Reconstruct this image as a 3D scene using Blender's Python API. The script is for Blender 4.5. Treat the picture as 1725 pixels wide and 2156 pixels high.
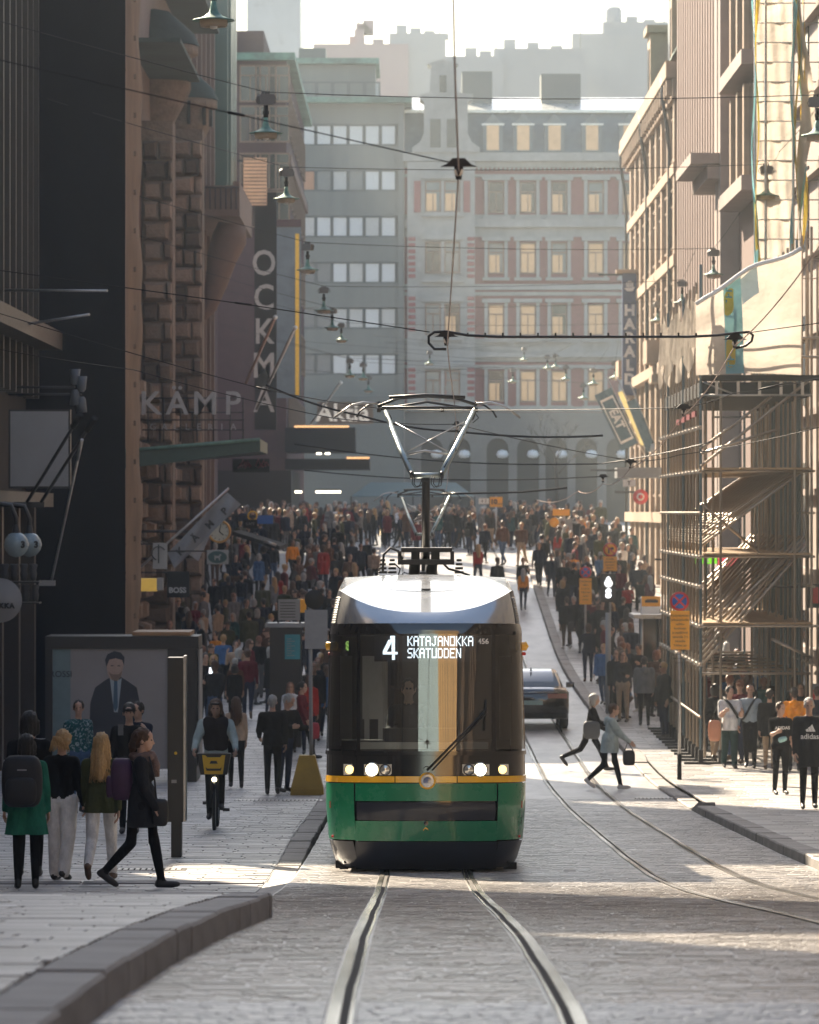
import bpy, math, random
import numpy as np
from mathutils import Vector, Matrix

# ------------------------------------------------------------------ camera, sky, sun, exposure
for o in list(bpy.data.objects):
    bpy.data.objects.remove(o)
scene = bpy.context.scene
COL = scene.collection
rnd = random.Random(7)
F = 9720.0                      # focal length in units of 1/1725 of the frame width

cam_data = bpy.data.cameras.new('camera')
cam = bpy.data.objects.new('camera', cam_data)
COL.objects.link(cam)
cam.location = (0, 0, 0)
cam.rotation_euler = (math.radians(90), 0, 0)
cam_data.sensor_fit = 'HORIZONTAL'
cam_data.sensor_width = 24.0
cam_data.lens = F * 24.0 / 1725.0
cam_data.clip_start = 0.5
cam_data.clip_end = 4000
cam_data.dof.use_dof = True
cam_data.dof.focus_distance = 54.0
cam_data.dof.aperture_fstop = 4.5
scene.camera = cam

SUN_AZ, SUN_EL = 26.0, 33.0     # degrees left of the street axis, above the horizon
world = bpy.data.worlds.new('World')
scene.world = world
world.use_nodes = True
wn = world.node_tree.nodes
wl = world.node_tree.links
wn.clear()
sky = wn.new('ShaderNodeTexSky')
sky.sky_type = 'NISHITA'
sky.sun_disc = False
sky.sun_elevation = math.radians(SUN_EL)
sky.sun_rotation = math.radians(-SUN_AZ)
sky.air_density = 1.2
sky.dust_density = 2.0
bg = wn.new('ShaderNodeBackground')
bg.inputs['Strength'].default_value = 0.066
wo = wn.new('ShaderNodeOutputWorld')
wl.new(sky.outputs[0], bg.inputs['Color'])
wl.new(bg.outputs[0], wo.inputs['Surface'])

sun_data = bpy.data.lights.new('sun', 'SUN')
sun_data.energy = 5.0
sun_data.angle = math.radians(0.6)
sun_data.color = (1.0, 0.84, 0.64)
sun = bpy.data.objects.new('sun', sun_data)
COL.objects.link(sun)
a, e = math.radians(SUN_AZ), math.radians(SUN_EL)
SUNV = Vector((-math.sin(a) * math.cos(e), math.cos(a) * math.cos(e), math.sin(e)))
sun.rotation_euler = SUNV.to_track_quat('Z', 'Y').to_euler()
sun.location = (0, 40, 60)

scene.view_settings.view_transform = 'Standard'
scene.view_settings.look = 'None'
scene.view_settings.exposure = 2.05
scene.view_settings.gamma = 1.0
scene.view_settings.use_curve_mapping = False
scene.cycles.use_denoising = True
scene.cycles.max_bounces = 6
scene.cycles.diffuse_bounces = 3
scene.cycles.glossy_bounces = 3
scene.cycles.transmission_bounces = 4
scene.cycles.transparent_max_bounces = 8
scene.cycles.volume_bounces = 0
scene.cycles.sample_clamp_indirect = 6.0

# ------------------------------------------------------------------ helpers
def at(x, y, d):
    """point seen at (x, y) of the 1725 x 2156 photograph, d metres down the street"""
    return Vector(((x - 862.5) * d / F, d, (1078.0 - y) * d / F))

def px(x, d):
    return (x - 862.5) * d / F

def pz(y, d):
    return (1078.0 - y) * d / F

GD = np.array([-120, 0, 18.7, 53, 67, 83, 95, 112, 130, 148, 170, 195, 230, 300, 700], float)
GZ = np.array([-1.2, -1.5, -2.075, -4.15, -4.68, -5.2, -5.42, -5.38, -5.25, -4.85, -3.55, -1.95, -1.2, -.8, -.5], float)
def _slopes():
    h = np.diff(GD); dl = np.diff(GZ) / h
    m = np.zeros(len(GD)); m[0] = dl[0]; m[-1] = dl[-1]
    for i in range(1, len(GD) - 1):
        if dl[i - 1] * dl[i] > 0:
            w1 = 2 * h[i] + h[i - 1]; w2 = h[i] + 2 * h[i - 1]
            m[i] = (w1 + w2) / (w1 / dl[i - 1] + w2 / dl[i])
    return m
GM = _slopes()
def gz(d):
    """street level at distance d (a dip, then a rise)"""
    i = int(np.clip(np.searchsorted(GD, d) - 1, 0, len(GD) - 2))
    h = GD[i + 1] - GD[i]; t = min(max((d - GD[i]) / h, 0), 1)
    return float((2*t**3 - 3*t*t + 1) * GZ[i] + (t**3 - 2*t*t + t) * h * GM[i]
                 + (-2*t**3 + 3*t*t) * GZ[i + 1] + (t**3 - t*t) * h * GM[i + 1])
KERB_L, KERB_R = -1.3, 4.8
def pave_l(d):
    return .17 if d < 32.5 else (-.07 if d < 50 else (.1 if d > 62 else -.07 + .17*(d-50)/12))
def pave(x, d):
    """height of whatever one stands on at (x, d)"""
    if x < KERB_L:
        return gz(d) + pave_l(d)
    if x > KERB_R:
        return gz(d) + 0.12
    return gz(d) + 0.006
_dt = np.arange(20, 320, 0.1)
_yt = np.array([1078 - gz(d) * F / d for d in _dt])
def d_of(y, up=0.1):
    """distance whose ground is seen at image height y"""
    yy = _yt - up * F / _dt
    ok = np.where(yy >= y)[0]
    return float(_dt[ok[-1]]) if len(ok) else 20.0

def link(o, parent=None):
    COL.objects.link(o)
    if parent is not None:
        o.parent = parent
    return o

def tag(o, label=None, cat=None, group=None, kind=None):
    if label: o['label'] = label
    if cat: o['category'] = cat
    if group: o['group'] = group
    if kind: o['kind'] = kind
    return o

def empty(name, loc, label=None, cat=None, group=None, kind=None, rz=0.0):
    o = bpy.data.objects.new(name, None)
    o.location = loc
    o.rotation_euler = (0, 0, rz)
    o.empty_display_size = 0.3
    return tag(link(o), label, cat, group, kind)

class MB:
    """collects geometry and links it as ONE mesh object"""
    def __init__(s):
        s.v = []; s.f = []; s.m = []; s.t = []; s.s = []
    def add(s, vs, fs, m=0, t=.5, smooth=False):
        k = len(s.v)
        s.v.extend(tuple(p) for p in vs)
        for f in fs:
            s.f.append(tuple(i + k for i in f)); s.m.append(m); s.t.append(t); s.s.append(smooth)
        return s
    def box(s, x0, x1, y0, y1, z0, z1, m=0, t=.5):
        vs = [(x0,y0,z0),(x1,y0,z0),(x1,y1,z0),(x0,y1,z0),(x0,y0,z1),(x1,y0,z1),(x1,y1,z1),(x0,y1,z1)]
        return s.add(vs, [(0,3,2,1),(4,5,6,7),(0,1,5,4),(1,2,6,5),(2,3,7,6),(3,0,4,7)], m, t)
    def cbox(s, x0, x1, y0, y1, z0, z1, b=.02, m=0, t=.5):
        """box with a chamfered front (-y), good for blocks and stones"""
        vs = [(x0,y1,z0),(x1,y1,z0),(x1,y1,z1),(x0,y1,z1),(x0,y0+b,z0),(x1,y0+b,z0),(x1,y0+b,z1),(x0,y0+b,z1),
              (x0+b,y0,z0+b),(x1-b,y0,z0+b),(x1-b,y0,z1-b),(x0+b,y0,z1-b)]
        return s.add(vs, [(0,3,2,1),(0,1,5,4),(1,2,6,5),(2,3,7,6),(3,0,4,7),(4,5,9,8),(5,6,10,9),(6,7,11,10),(7,4,8,11),(8,9,10,11)], m, t)
    def tube(s, pts, r, n=6, m=0, caps=True, t=.5, smooth=True):
        pts = [Vector(p) for p in pts]
        rs = r if isinstance(r, (list, tuple)) else [r] * len(pts)
        k = len(s.v); ref = None
        for i, p in enumerate(pts):
            d = (pts[min(i+1, len(pts)-1)] - pts[max(i-1, 0)])
            d = d.normalized() if d.length > 1e-9 else Vector((0,0,1))
            if ref is None:
                ref = Vector((0,0,1)) if abs(d.z) < .9 else Vector((1,0,0))
            u = d.cross(ref)
            if u.length < 1e-6: u = d.orthogonal()
            u.normalize(); w = u.cross(d).normalized(); ref = w
            for j in range(n):
                an = 2*math.pi*j/n
                s.v.append(tuple(p + (u*math.cos(an) + w*math.sin(an)) * rs[i]))
        for i in range(len(pts)-1):
            for j in range(n):
                a0 = k+i*n+j; b0 = k+i*n+(j+1)%n
                s.f.append((a0, b0, b0+n, a0+n)); s.m.append(m); s.t.append(t); s.s.append(smooth)
        if caps:
            s.f.append(tuple(k+j for j in reversed(range(n)))); s.m.append(m); s.t.append(t); s.s.append(False)
            q = k+(len(pts)-1)*n
            s.f.append(tuple(q+j for j in range(n))); s.m.append(m); s.t.append(t); s.s.append(False)
        return s
    def lathe(s, prof, c=(0,0,0), n=16, m=0, axis='Z', arc=(0, 2*math.pi), t=.5):
        k = len(s.v); full = abs(arc[1]-arc[0]-2*math.pi) < 1e-6
        nn = n if full else n+1
        for (r, z) in prof:
            for j in range(nn):
                an = arc[0] + (arc[1]-arc[0])*j/n
                p = (r*math.cos(an), r*math.sin(an), z)
                if axis == 'Y': p = (p[0], z, p[1])
                if axis == 'X': p = (z, p[0], p[1])
                s.v.append((p[0]+c[0], p[1]+c[1], p[2]+c[2]))
        for i in range(len(prof)-1):
            for j in range(n):
                j2 = (j+1) % nn
                a0 = k+i*nn+j; b0 = k+i*nn+j2
                fc = (a0, b0, b0+nn, a0+nn)
                if axis == 'Y': fc = fc[::-1]
                s.f.append(fc); s.m.append(m); s.t.append(t); s.s.append(True)
        return s
    def prism(s, poly, y0, y1, m=0, t=.5):
        """polygon in x-z, from depth y0 to y1"""
        n = len(poly)
        vs = [(x, y0, z) for x, z in poly] + [(x, y1, z) for x, z in poly]
        fs = [tuple(range(n)), tuple(range(2*n-1, n-1, -1))] + [(i, i+n, (i+1)%n+n, (i+1)%n) for i in range(n)]
        return s.add(vs, fs, m, t)
    def grid(s, fn, nu, nv, m=0, smooth=True, t=.5):
        k = len(s.v)
        for i in range(nu+1):
            for j in range(nv+1):
                s.v.append(tuple(fn(i/nu, j/nv)))
        for i in range(nu):
            for j in range(nv):
                a0 = k+i*(nv+1)+j
                s.f.append((a0, a0+nv+1, a0+nv+2, a0+1)); s.m.append(m); s.t.append(t); s.s.append(smooth)
        return s
    def mesh(s, name, mats, off=(0,0,0)):
        me = bpy.data.meshes.new(name)
        vs = [(x-off[0], y-off[1], z-off[2]) for x, y, z in s.v]
        me.from_pydata(vs, [], s.f)
        for mt in (mats if isinstance(mats, (list, tuple)) else [mats]):
            me.materials.append(mt)
        me.polygons.foreach_set('material_index', s.m)
        me.polygons.foreach_set('use_smooth', s.s)
        at_ = me.attributes.new('tint', 'FLOAT', 'FACE')
        at_.data.foreach_set('value', s.t)
        me.update()
        return me
    def build(s, name, mats, parent=None, loc=None, local=False):
        """world coordinates unless local; loc = origin of a top-level object"""
        off = (0,0,0)
        if not local:
            if parent is not None:
                off = tuple(parent.location)
                if parent.parent is not None:
                    off = tuple(parent.location + parent.parent.location)
            elif loc is not None:
                off = tuple(loc)
        me = s.mesh(name, mats, off)
        o = bpy.data.objects.new(name, me)
        if loc is not None and parent is None and not local:
            o.location = loc
        return link(o, parent)

def place_part(name, mesh, parent, loc, scale=(1,1,1), rot=(0,0,0), label=None, kind=None):
    """a part that shares mesh data; loc is in world axes relative to the parent's origin"""
    o = bpy.data.objects.new(name, mesh)
    o.location = loc; o.scale = scale; o.rotation_euler = rot
    if label: o['label'] = label
    if kind: o['kind'] = kind
    return link(o, parent)

def children_of(o):
    return list(o.children)

def copy_tree(o, parent=None):
    c = o.copy()
    COL.objects.link(c)
    if parent is not None:
        mpi = o.matrix_parent_inverse.copy()
        c.parent = parent
        c.matrix_parent_inverse = mpi
    for ch in children_of(o):
        copy_tree(ch, c)
    return c

FONTS = {}
def text_mesh(txt, size, extrude=.01, mat=None, align='CENTER', bold=0.0, spacing=1.0):
    cu = bpy.data.curves.new('lettering', 'FONT')
    cu.body = txt; cu.size = size; cu.extrude = extrude; cu.align_x = align; cu.align_y = 'CENTER'
    cu.offset = bold; cu.space_character = spacing; cu.resolution_u = 3
    ob = bpy.data.objects.new('lettering', cu)
    COL.objects.link(ob)
    dg = bpy.context.evaluated_depsgraph_get()
    me = bpy.data.meshes.new_from_object(ob.evaluated_get(dg))
    bpy.data.objects.remove(ob)
    me.materials.clear()
    if mat: me.materials.append(mat)
    me.name = 'lettering'
    return me

def lettering(txt, size, mat, parent, loc, rot=(math.pi/2, 0, 0), extrude=.01, bold=0.0, spacing=1.0, sx=1.0):
    me = text_mesh(txt, size, extrude, mat, bold=bold, spacing=spacing)
    o = bpy.data.objects.new('lettering', me)
    o.rotation_euler = rot
    o.scale = (sx, 1, 1)
    link(o, parent)
    o.location = Vector(loc) - (parent.location if parent is not None else Vector())
    return o

# ------------------------------------------------------------------ materials
MATS = {}
def mat(name, col, rough=.7, metal=0.0, var=.12, scale=6.0, bump=0.0, bscale=None, spec=.5, emit=None, estr=0.0,
        tint=0.0, stretch=None, coat=0.0, dirt=0.0, sheen=0.0):
    if name in MATS: return MATS[name]
    m = bpy.data.materials.new(name); m.use_nodes = True
    nt = m.node_tree; N = nt.nodes; L = nt.links
    b = N['Principled BSDF']
    b.inputs['Roughness'].default_value = rough
    b.inputs['Metallic'].default_value = metal
    b.inputs['Specular IOR Level'].default_value = spec
    b.inputs['Coat Weight'].default_value = coat
    b.inputs['Coat Roughness'].default_value = .06
    if sheen: b.inputs['Sheen Weight'].default_value = sheen
    tc = N.new('ShaderNodeTexCoord')
    vec = tc.outputs['Object']
    if stretch:
        mp = N.new('ShaderNodeMapping'); mp.inputs['Scale'].default_value = stretch
        L.new(vec, mp.inputs['Vector']); vec = mp.outputs['Vector']
    nz = N.new('ShaderNodeTexNoise'); nz.inputs['Scale'].default_value = scale
    nz.inputs['Detail'].default_value = 5.0; nz.inputs['Roughness'].default_value = .6
    L.new(vec, nz.inputs['Vector'])
    mr = N.new('ShaderNodeMapRange')
    mr.inputs['From Min'].default_value = .25; mr.inputs['From Max'].default_value = .75
    mr.inputs['To Min'].default_value = 1-var; mr.inputs['To Max'].default_value = 1+var
    L.new(nz.outputs['Fac'], mr.inputs['Value'])
    fac = mr.outputs['Result']
    if tint:
        an = N.new('ShaderNodeAttribute'); an.attribute_name = 'tint'
        m2 = N.new('ShaderNodeMapRange')
        m2.inputs['To Min'].default_value = 1-tint; m2.inputs['To Max'].default_value = 1+tint
        L.new(an.outputs['Fac'], m2.inputs['Value'])
        mu = N.new('ShaderNodeMath'); mu.operation = 'MULTIPLY'
        L.new(fac, mu.inputs[0]); L.new(m2.outputs['Result'], mu.inputs[1]); fac = mu.outputs[0]
    if dirt:
        n3 = N.new('ShaderNodeTexNoise'); n3.inputs['Scale'].default_value = scale*.13
        n3.inputs['Detail'].default_value = 6.0
        L.new(vec, n3.inputs['Vector'])
        m3 = N.new('ShaderNodeMapRange'); m3.inputs['From Min'].default_value = .4; m3.inputs['From Max'].default_value = .68
        m3.inputs['To Min'].default_value = 1.0; m3.inputs['To Max'].default_value = 1-dirt
        L.new(n3.outputs['Fac'], m3.inputs['Value'])
        mu = N.new('ShaderNodeMath'); mu.operation = 'MULTIPLY'
        L.new(fac, mu.inputs[0]); L.new(m3.outputs['Result'], mu.inputs[1]); fac = mu.outputs[0]
    vm = N.new('ShaderNodeVectorMath'); vm.operation = 'SCALE'
    vm.inputs[0].default_value = col
    L.new(fac, vm.inputs['Scale'])
    L.new(vm.outputs['Vector'], b.inputs['Base Color'])
    if rough > .12:
        rr = N.new('ShaderNodeMapRange')
        rr.inputs['To Min'].default_value = max(rough-.12, .03); rr.inputs['To Max'].default_value = min(rough+.12, 1)
        L.new(nz.outputs['Fac'], rr.inputs['Value']); L.new(rr.outputs['Result'], b.inputs['Roughness'])
    if bump:
        nb = N.new('ShaderNodeTexNoise'); nb.inputs['Scale'].default_value = bscale or scale*3
        nb.inputs['Detail'].default_value = 4.0
        L.new(vec, nb.inputs['Vector'])
        bp = N.new('ShaderNodeBump'); bp.inputs['Strength'].default_value = bump; bp.inputs['Distance'].default_value = .05
        L.new(nb.outputs['Fac'], bp.inputs['Height']); L.new(bp.outputs['Normal'], b.inputs['Normal'])
    if emit:
        b.inputs['Emission Color'].default_value = (*emit, 1); b.inputs['Emission Strength'].default_value = estr
    MATS[name] = m
    return m

def glass(name, tintc=(.5,.6,.6), dark=.5, rough=.02, ior=1.5):
    """thin pane: mirror reflection by fresnel over a tinted see-through layer"""
    if name in MATS: return MATS[name]
    m = bpy.data.materials.new(name); m.use_nodes = True
    N = m.node_tree.nodes; L = m.node_tree.links; N.clear()
    out = N.new('ShaderNodeOutputMaterial')
    tr = N.new('ShaderNodeBsdfTransparent'); tr.inputs['Color'].default_value = (*[c*dark for c in tintc], 1)
    gl = N.new('ShaderNodeBsdfGlossy'); gl.inputs['Roughness'].default_value = rough
    gl.inputs['Color'].default_value = (1,1,1,1)
    fr = N.new('ShaderNodeFresnel'); fr.inputs['IOR'].default_value = ior
    mx = N.new('ShaderNodeMixShader')
    L.new(fr.outputs[0], mx.inputs[0]); L.new(tr.outputs[0], mx.inputs[1]); L.new(gl.outputs[0], mx.inputs[2])
    L.new(mx.outputs[0], out.inputs['Surface'])
    MATS[name] = m
    return m

def sheet_mat(name, col, trans=.5):
    """thin plastic or cloth that glows when lit from behind"""
    if name in MATS: return MATS[name]
    m = bpy.data.materials.new(name); m.use_nodes = True
    N = m.node_tree.nodes; L = m.node_tree.links; N.clear()
    out = N.new('ShaderNodeOutputMaterial')
    tc = N.new('ShaderNodeTexCoord')
    nz = N.new('ShaderNodeTexNoise'); nz.inputs['Scale'].default_value = 1.3; nz.inputs['Detail'].default_value = 5
    L.new(tc.outputs['Object'], nz.inputs['Vector'])
    mr = N.new('ShaderNodeMapRange'); mr.inputs['To Min'].default_value = .5; mr.inputs['To Max'].default_value = 1.2
    L.new(nz.outputs['Fac'], mr.inputs['Value'])
    vm = N.new('ShaderNodeVectorMath'); vm.operation = 'SCALE'; vm.inputs[0].default_value = col
    L.new(mr.outputs['Result'], vm.inputs['Scale'])
    df = N.new('ShaderNodeBsdfDiffuse'); tl = N.new('ShaderNodeBsdfTranslucent')
    L.new(vm.outputs['Vector'], df.inputs['Color']); L.new(vm.outputs['Vector'], tl.inputs['Color'])
    bp = N.new('ShaderNodeBump'); bp.inputs['Strength'].default_value = .8; bp.inputs['Distance'].default_value = .15
    L.new(nz.outputs['Fac'], bp.inputs['Height'])
    L.new(bp.outputs[0], df.inputs['Normal']); L.new(bp.outputs[0], tl.inputs['Normal'])
    mx = N.new('ShaderNodeMixShader'); mx.inputs[0].default_value = trans
    L.new(df.outputs[0], mx.inputs[1]); L.new(tl.outputs[0], mx.inputs[2])
    L.new(mx.outputs[0], out.inputs['Surface'])
    MATS[name] = m
    return m

M_ROAD = mat('road_setts', (.38,.365,.35), .36, var=.35, scale=14, bump=.12, bscale=30, dirt=.45, stretch=(1,.35,1))
M_SETT = mat('sett_stone', (.385,.365,.345), .34, var=.22, scale=7, bump=.06, spec=.8, bscale=25, tint=.65, dirt=.5)
M_JOINT = mat('joint_sand', (.12,.11,.10), .9, var=.2, scale=10)
M_SLAB = mat('paving_stone', (.385,.37,.355), .42, var=.12, scale=7, bump=.08, bscale=40, tint=.5, dirt=.25)
M_GRANITE = mat('kerb_granite', (.2,.185,.175), .65, var=.16, scale=18, bump=.2, bscale=60, tint=.15, dirt=.25)
M_RAIL = mat('rail_steel', (.55,.53,.5), .2, 1.0, var=.15, scale=3, stretch=(1,.1,1))
M_GROOVE = mat('rail_groove', (.02,.018,.016), .9)
M_BLACK = mat('black_paint', (.015,.015,.017), .45)
M_BLACKM = mat('black_matte', (.013,.013,.015), .85, var=.25, scale=4, spec=.15)
M_STEEL = mat('galvanised_steel', (.42,.41,.4), .35, .85, var=.2, scale=9)
M_CABLE = mat('black_cable', (.012,.012,.013), .6)
M_WHITE = mat('white_paint', (.78,.77,.74), .5, var=.05)
M_GREYP = mat('grey_paint', (.25,.26,.27), .5)
M_ORANGE = mat('sign_orange', (.85,.38,.03), .5, var=.05)
M_YEL = mat('sign_yellow', (.75,.45,.03), .55, var=.08)
M_RED = mat('sign_red', (.6,.03,.03), .45, var=.05)
M_BLUE = mat('sign_blue', (.02,.12,.42), .45, var=.05)
M_TEAL = mat('teal_print', (.03,.25,.3), .5)
M_COPPER = mat('verdigris_copper', (.13,.27,.22), .6, .2, var=.35, scale=5, dirt=.5)
M_DKWIN = mat('dark_window', (.015,.018,.02), .08, spec=.8, var=.3, scale=.6)
M_WOOD = mat('scaffold_plank', (.33,.22,.12), .8, var=.3, scale=12, stretch=(1,8,8))
# ------------------------------------------------------------------ ground, street, rails, kerbs
YS = [-110, -80, -40] + [x for x in range(-20, 20, 4)] + [20 + i * 1.5 for i in range(0, 127)] + list(range(212, 330, 6))
def strip(name, x0, x1, up, material, ys=YS, kind='structure', upf=None):
    b = MB(); n = len(ys)
    vs = []
    for y in ys:
        z = gz(y) + (upf(y) if upf else up)
        vs += [(x0, y, z), (x1, y, z)]
    fs = [(2*i, 2*i+1, 2*i+3, 2*i+2) for i in range(n-1)]
    b.add(vs, fs, 0, .5, True)
    o = b.build(name, material)
    return tag(o, kind=kind)

gnd = MB()
gnd.add([(-900,-400,-7.6),(900,-400,-7.6),(900,1500,-7.6),(-900,1500,-7.6)], [(0,1,2,3)])
tag(gnd.build('ground', mat('ground_asphalt', (.06,.06,.06), .9)), kind='structure')
road = strip('road', KERB_L, KERB_R, 0.0, M_ROAD)
M_PAVE = mat('pavement_base', (.25,.245,.24), .6, var=.2, scale=9, bump=.3, dirt=.3)
pl = pave_l
ys_l = sorted(set(YS + [32.49, 32.51]))
pave_left = strip('pavement', -30, KERB_L-.3, 0, M_PAVE, ys_l, upf=lambda y: pl(y) - .008)
_yc = [32.4 + .5*i for i in range(39)]
fb_ = MB(); _v = []
for y in _yc: _v += [(KERB_L-.33, y, gz(y)+pl(y)-.012), (KERB_L+.02, y, gz(y)+.002)]
fb_.add(_v, [(2*i, 2*i+1, 2*i+3, 2*i+2) for i in range(len(_yc)-1)])
tag(fb_.build('pavement', M_PAVE), kind='structure')
pave_right = strip('pavement', KERB_R+.3, 30, .112, M_PAVE)
square = MB()
square.add([(-150,214,gz(214)-.01),(150,214,gz(214)-.01),(150,700,-.6),(-150,700,-.6)], [(0,1,2,3)])

# rails: two tracks, each rail a thing with running head and groove
M_SEAL = mat('rail_sealing', (.2,.195,.19), .6)
TRK_L, TRK_R = 0.19, 3.22
def rail(x, label):
    root = empty('tram_rail', (x, 20, gz(20)), label, 'tram rail', 'rails of the two tram tracks')
    for nm, a0, a1, up, mt in (('rail_head', -.03, .024, .012, M_RAIL), ('groove', .024, .062, .005, M_GROOVE),
                               ('guard_lip', .062, .078, .011, M_RAIL)):
        s = 1 if x in (TRK_L-.5, TRK_R-.5) else -1
        b = MB(); vs = []
        ys = [-20, 0, 10] + [18 + i*1.5 for i in range(0, 130)]
        for y in ys:
            w = .004*math.sin(y*.9 + x*3) + .002*math.sin(y*2.3+x)
            z = gz(y) + up
            q = sorted((x + s*a0, x + s*a1))
            vs += [(q[0]+w, y, z), (q[1]+w, y, z)]
        b.add(vs, [(2*i, 2*i+1, 2*i+3, 2*i+2) for i in range(len(ys)-1)], 0, .5, True)
        b.build(nm, mt, root)
rail(TRK_L-.5, 'steel rail running under the left wheels of the green tram')
rail(TRK_L+.5, 'steel rail running under the right wheels of the green tram')
rail(TRK_R-.5, 'steel rail of the empty track on the side nearer the tram')
rail(TRK_R+.5, 'steel rail of the empty track on the side nearer the sign post')

# stone setts of the road: nearest as parts, the rest joined
sett_b = MB().cbox(-.5, .5, -.5, .5, -.5, .5, .06)
def sett_unit(nm, t):
    b = MB()
    b.add([(-.5,-.5,-1),(.5,-.5,-1),(.5,.5,-1),(-.5,.5,-1),(-.5,-.5,-.15),(.5,-.5,-.15),(.5,.5,-.15),(-.5,.5,-.15),
           (-.42,-.4,0),(.42,-.4,0),(.42,.4,0),(-.42,.4,0)],
          [(0,1,5,4),(1,2,6,5),(2,3,7,6),(3,0,4,7),(4,5,9,8),(5,6,10,9),(6,7,11,10),(7,4,8,11),(8,9,10,11)], 0, t)
    return b.mesh(nm, M_SETT)
sett_m = [sett_unit('cobble', t) for t in (.15, .38, .5, .62, .85)]
slab_m = []
for t in (.1, .3, .5, .7, .95):
    b = MB()
    b.add([(-.5,-.5,-1),(.5,-.5,-1),(.5,.5,-1),(-.5,.5,-1),(-.5,-.5,-.1),(.5,-.5,-.1),(.5,.5,-.1),(-.5,.5,-.1),
           (-.485,-.47,0),(.485,-.47,0),(.485,.47,0),(-.485,.47,0)],
          [(0,1,5,4),(1,2,6,5),(2,3,7,6),(3,0,4,7),(4,5,9,8),(5,6,10,9),(6,7,11,10),(7,4,8,11),(8,9,10,11)], 0, t)
    slab_m.append(b.mesh('paving_stone', M_SLAB))
def lay(parent, pieces, meshes, name, single_n, material, mass_name):
    """pieces: (x, y, w, d, z, h, tone); the first single_n become parts, the rest one joined part"""
    rest = MB()
    tones = [m.attributes['tint'].data[0].value for m in meshes]
    for i, (x, y, w, d, z, h, k) in enumerate(pieces):
        sl = (pave(x, y+.4) - pave(x, y-.4)) / .8
        if abs(sl) > .13: sl = (gz(y+.4) - gz(y-.4)) / .8
        if i < single_n:
            place_part(name, meshes[k], parent, (x, y, z), (w, d, h), (math.atan(sl), 0, 0))
        else:
            hx, hy = w/2, d/2; e = min(.006, hx*.1); zz = lambda q: z + sl*q
            q = hy*.06 + .004
            rest.add([(x-hx,y-hy,zz(-hy)-h),(x+hx,y-hy,zz(-hy)-h),(x+hx,y+hy,zz(hy)-h),(x-hx,y+hy,zz(hy)-h),
                      (x-hx+e,y-hy+q,zz(-hy)),(x+hx-e,y-hy+q,zz(-hy)),(x+hx-e,y+hy-q,zz(hy)),(x-hx+e,y+hy-q,zz(hy))],
                     [(0,1,5,4),(1,2,6,5),(2,3,7,6),(3,0,4,7),(4,5,6,7)], 0, tones[k])
    if rest.v:
        tag(rest.build(mass_name, material, parent), kind='stuff')
rail_x = [TRK_L-.5, TRK_L+.5, TRK_R-.5, TRK_R+.5]
rlo = lambda r: .036 if r in (TRK_L-.5, TRK_R-.5) else .084
rhi = lambda r: .084 if r in (TRK_L-.5, TRK_R-.5) else .036
pc = []
y = 17.6
row = 0
while y < 84:
    dp = .1 if y < 48 else .16
    wide = (int(y*1.3) % 9) in (0, 4)                       # a row of longer setts now and then
    x = KERB_L + .02 - rnd.random()*.1
    rowtone = rnd.choice((0,1,2,2,3,3,4))
    while x < KERB_R - .06:
        w = (.3 if wide else .15) * rnd.uniform(.8, 1.2)
        x0, x1 = max(x, KERB_L+.01), min(x+w, KERB_R-.01)
        cut = [r for r in rail_x if x0 < r+rhi(r) and x1 > r-rlo(r)]
        if not cut and x1-x0 > .05:
            k = rowtone if rnd.random() < .5 else rnd.randrange(5)
            pc.append(((x0+x1)/2, y+dp/2, x1-x0-.012, dp-.012, gz(y+dp/2)+.003+rnd.uniform(-.002,.003), .03, k))
        elif cut:
            for r in cut[:1]:
                if r-rlo(r)-x0 > .03: pc.append(((x0+r-rlo(r))/2, y+dp/2, r-rlo(r)-x0-.006, dp-.012, gz(y+dp/2)+.004, .03, rnd.randrange(5)))
                if x1-r-rhi(r) > .03: pc.append(((x1+r+rhi(r))/2, y+dp/2, x1-r-rhi(r)-.006, dp-.012, gz(y+dp/2)+.004, .03, rnd.randrange(5)))
        x += w
    y += dp; row += 1
vis = [p for p in pc if abs(p[0])/p[1] < .0905 and p[1] > 18.6]
oth = [p for p in pc if not (abs(p[0])/p[1] < .0905 and p[1] > 18.6)]
lay(road, vis + oth, sett_m, 'cobble', 290, M_SETT, 'cobble_field')

def pave_pieces(x0, x1, ya, yb, edge, base, dark_from):
    out = []; y = ya; r = 0
    while y < yb:
        dp = .3 if y < 75 else .42
        dp = .55 if y > 115 else dp
        x = x0 + (r % 2) * .3
        x = x0
        light = (r % 3) == 0
        first = True
        xk = x1 + (max(0, .024*(y-18.7)) if edge < 0 and y < 32.3 else 0)
        while x < xk - .05:
            w = rnd.choice((.45, .6, .6, .75)) if not (first and r % 2) else .35
            first = False
            xe = min(x+w, xk)
            near_kerb = abs((x+xe)/2 - edge)
            if near_kerb < 1.25: k = rnd.choice((0,0,1,1,2))
            elif light: k = rnd.choice((3,4,4))
            else: k = rnd.choice((1,2,2,3))
            up = pave_l(y+dp/2) if edge < 0 else .12
            out.append(((x+xe)/2, y+dp/2, xe-x-.014, dp-.014, gz(y+dp/2)+up+rnd.uniform(-.003,.003), .035, k))
            x = xe
        y += dp; r += 1
    return out
pp = pave_pieces(-9.0, KERB_L-.3, 15.5, 150, KERB_L, 0, 0)
inv = lambda p: abs(p[0])/p[1] < .094
lay(pave_left, [p for p in pp if inv(p)] + [p for p in pp if not inv(p)], slab_m, 'paving_stone', 290, M_SLAB, 'paving_field')
pp = pave_pieces(KERB_R+.3, 10.2, 52, 190, KERB_R, 0, 0)
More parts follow.
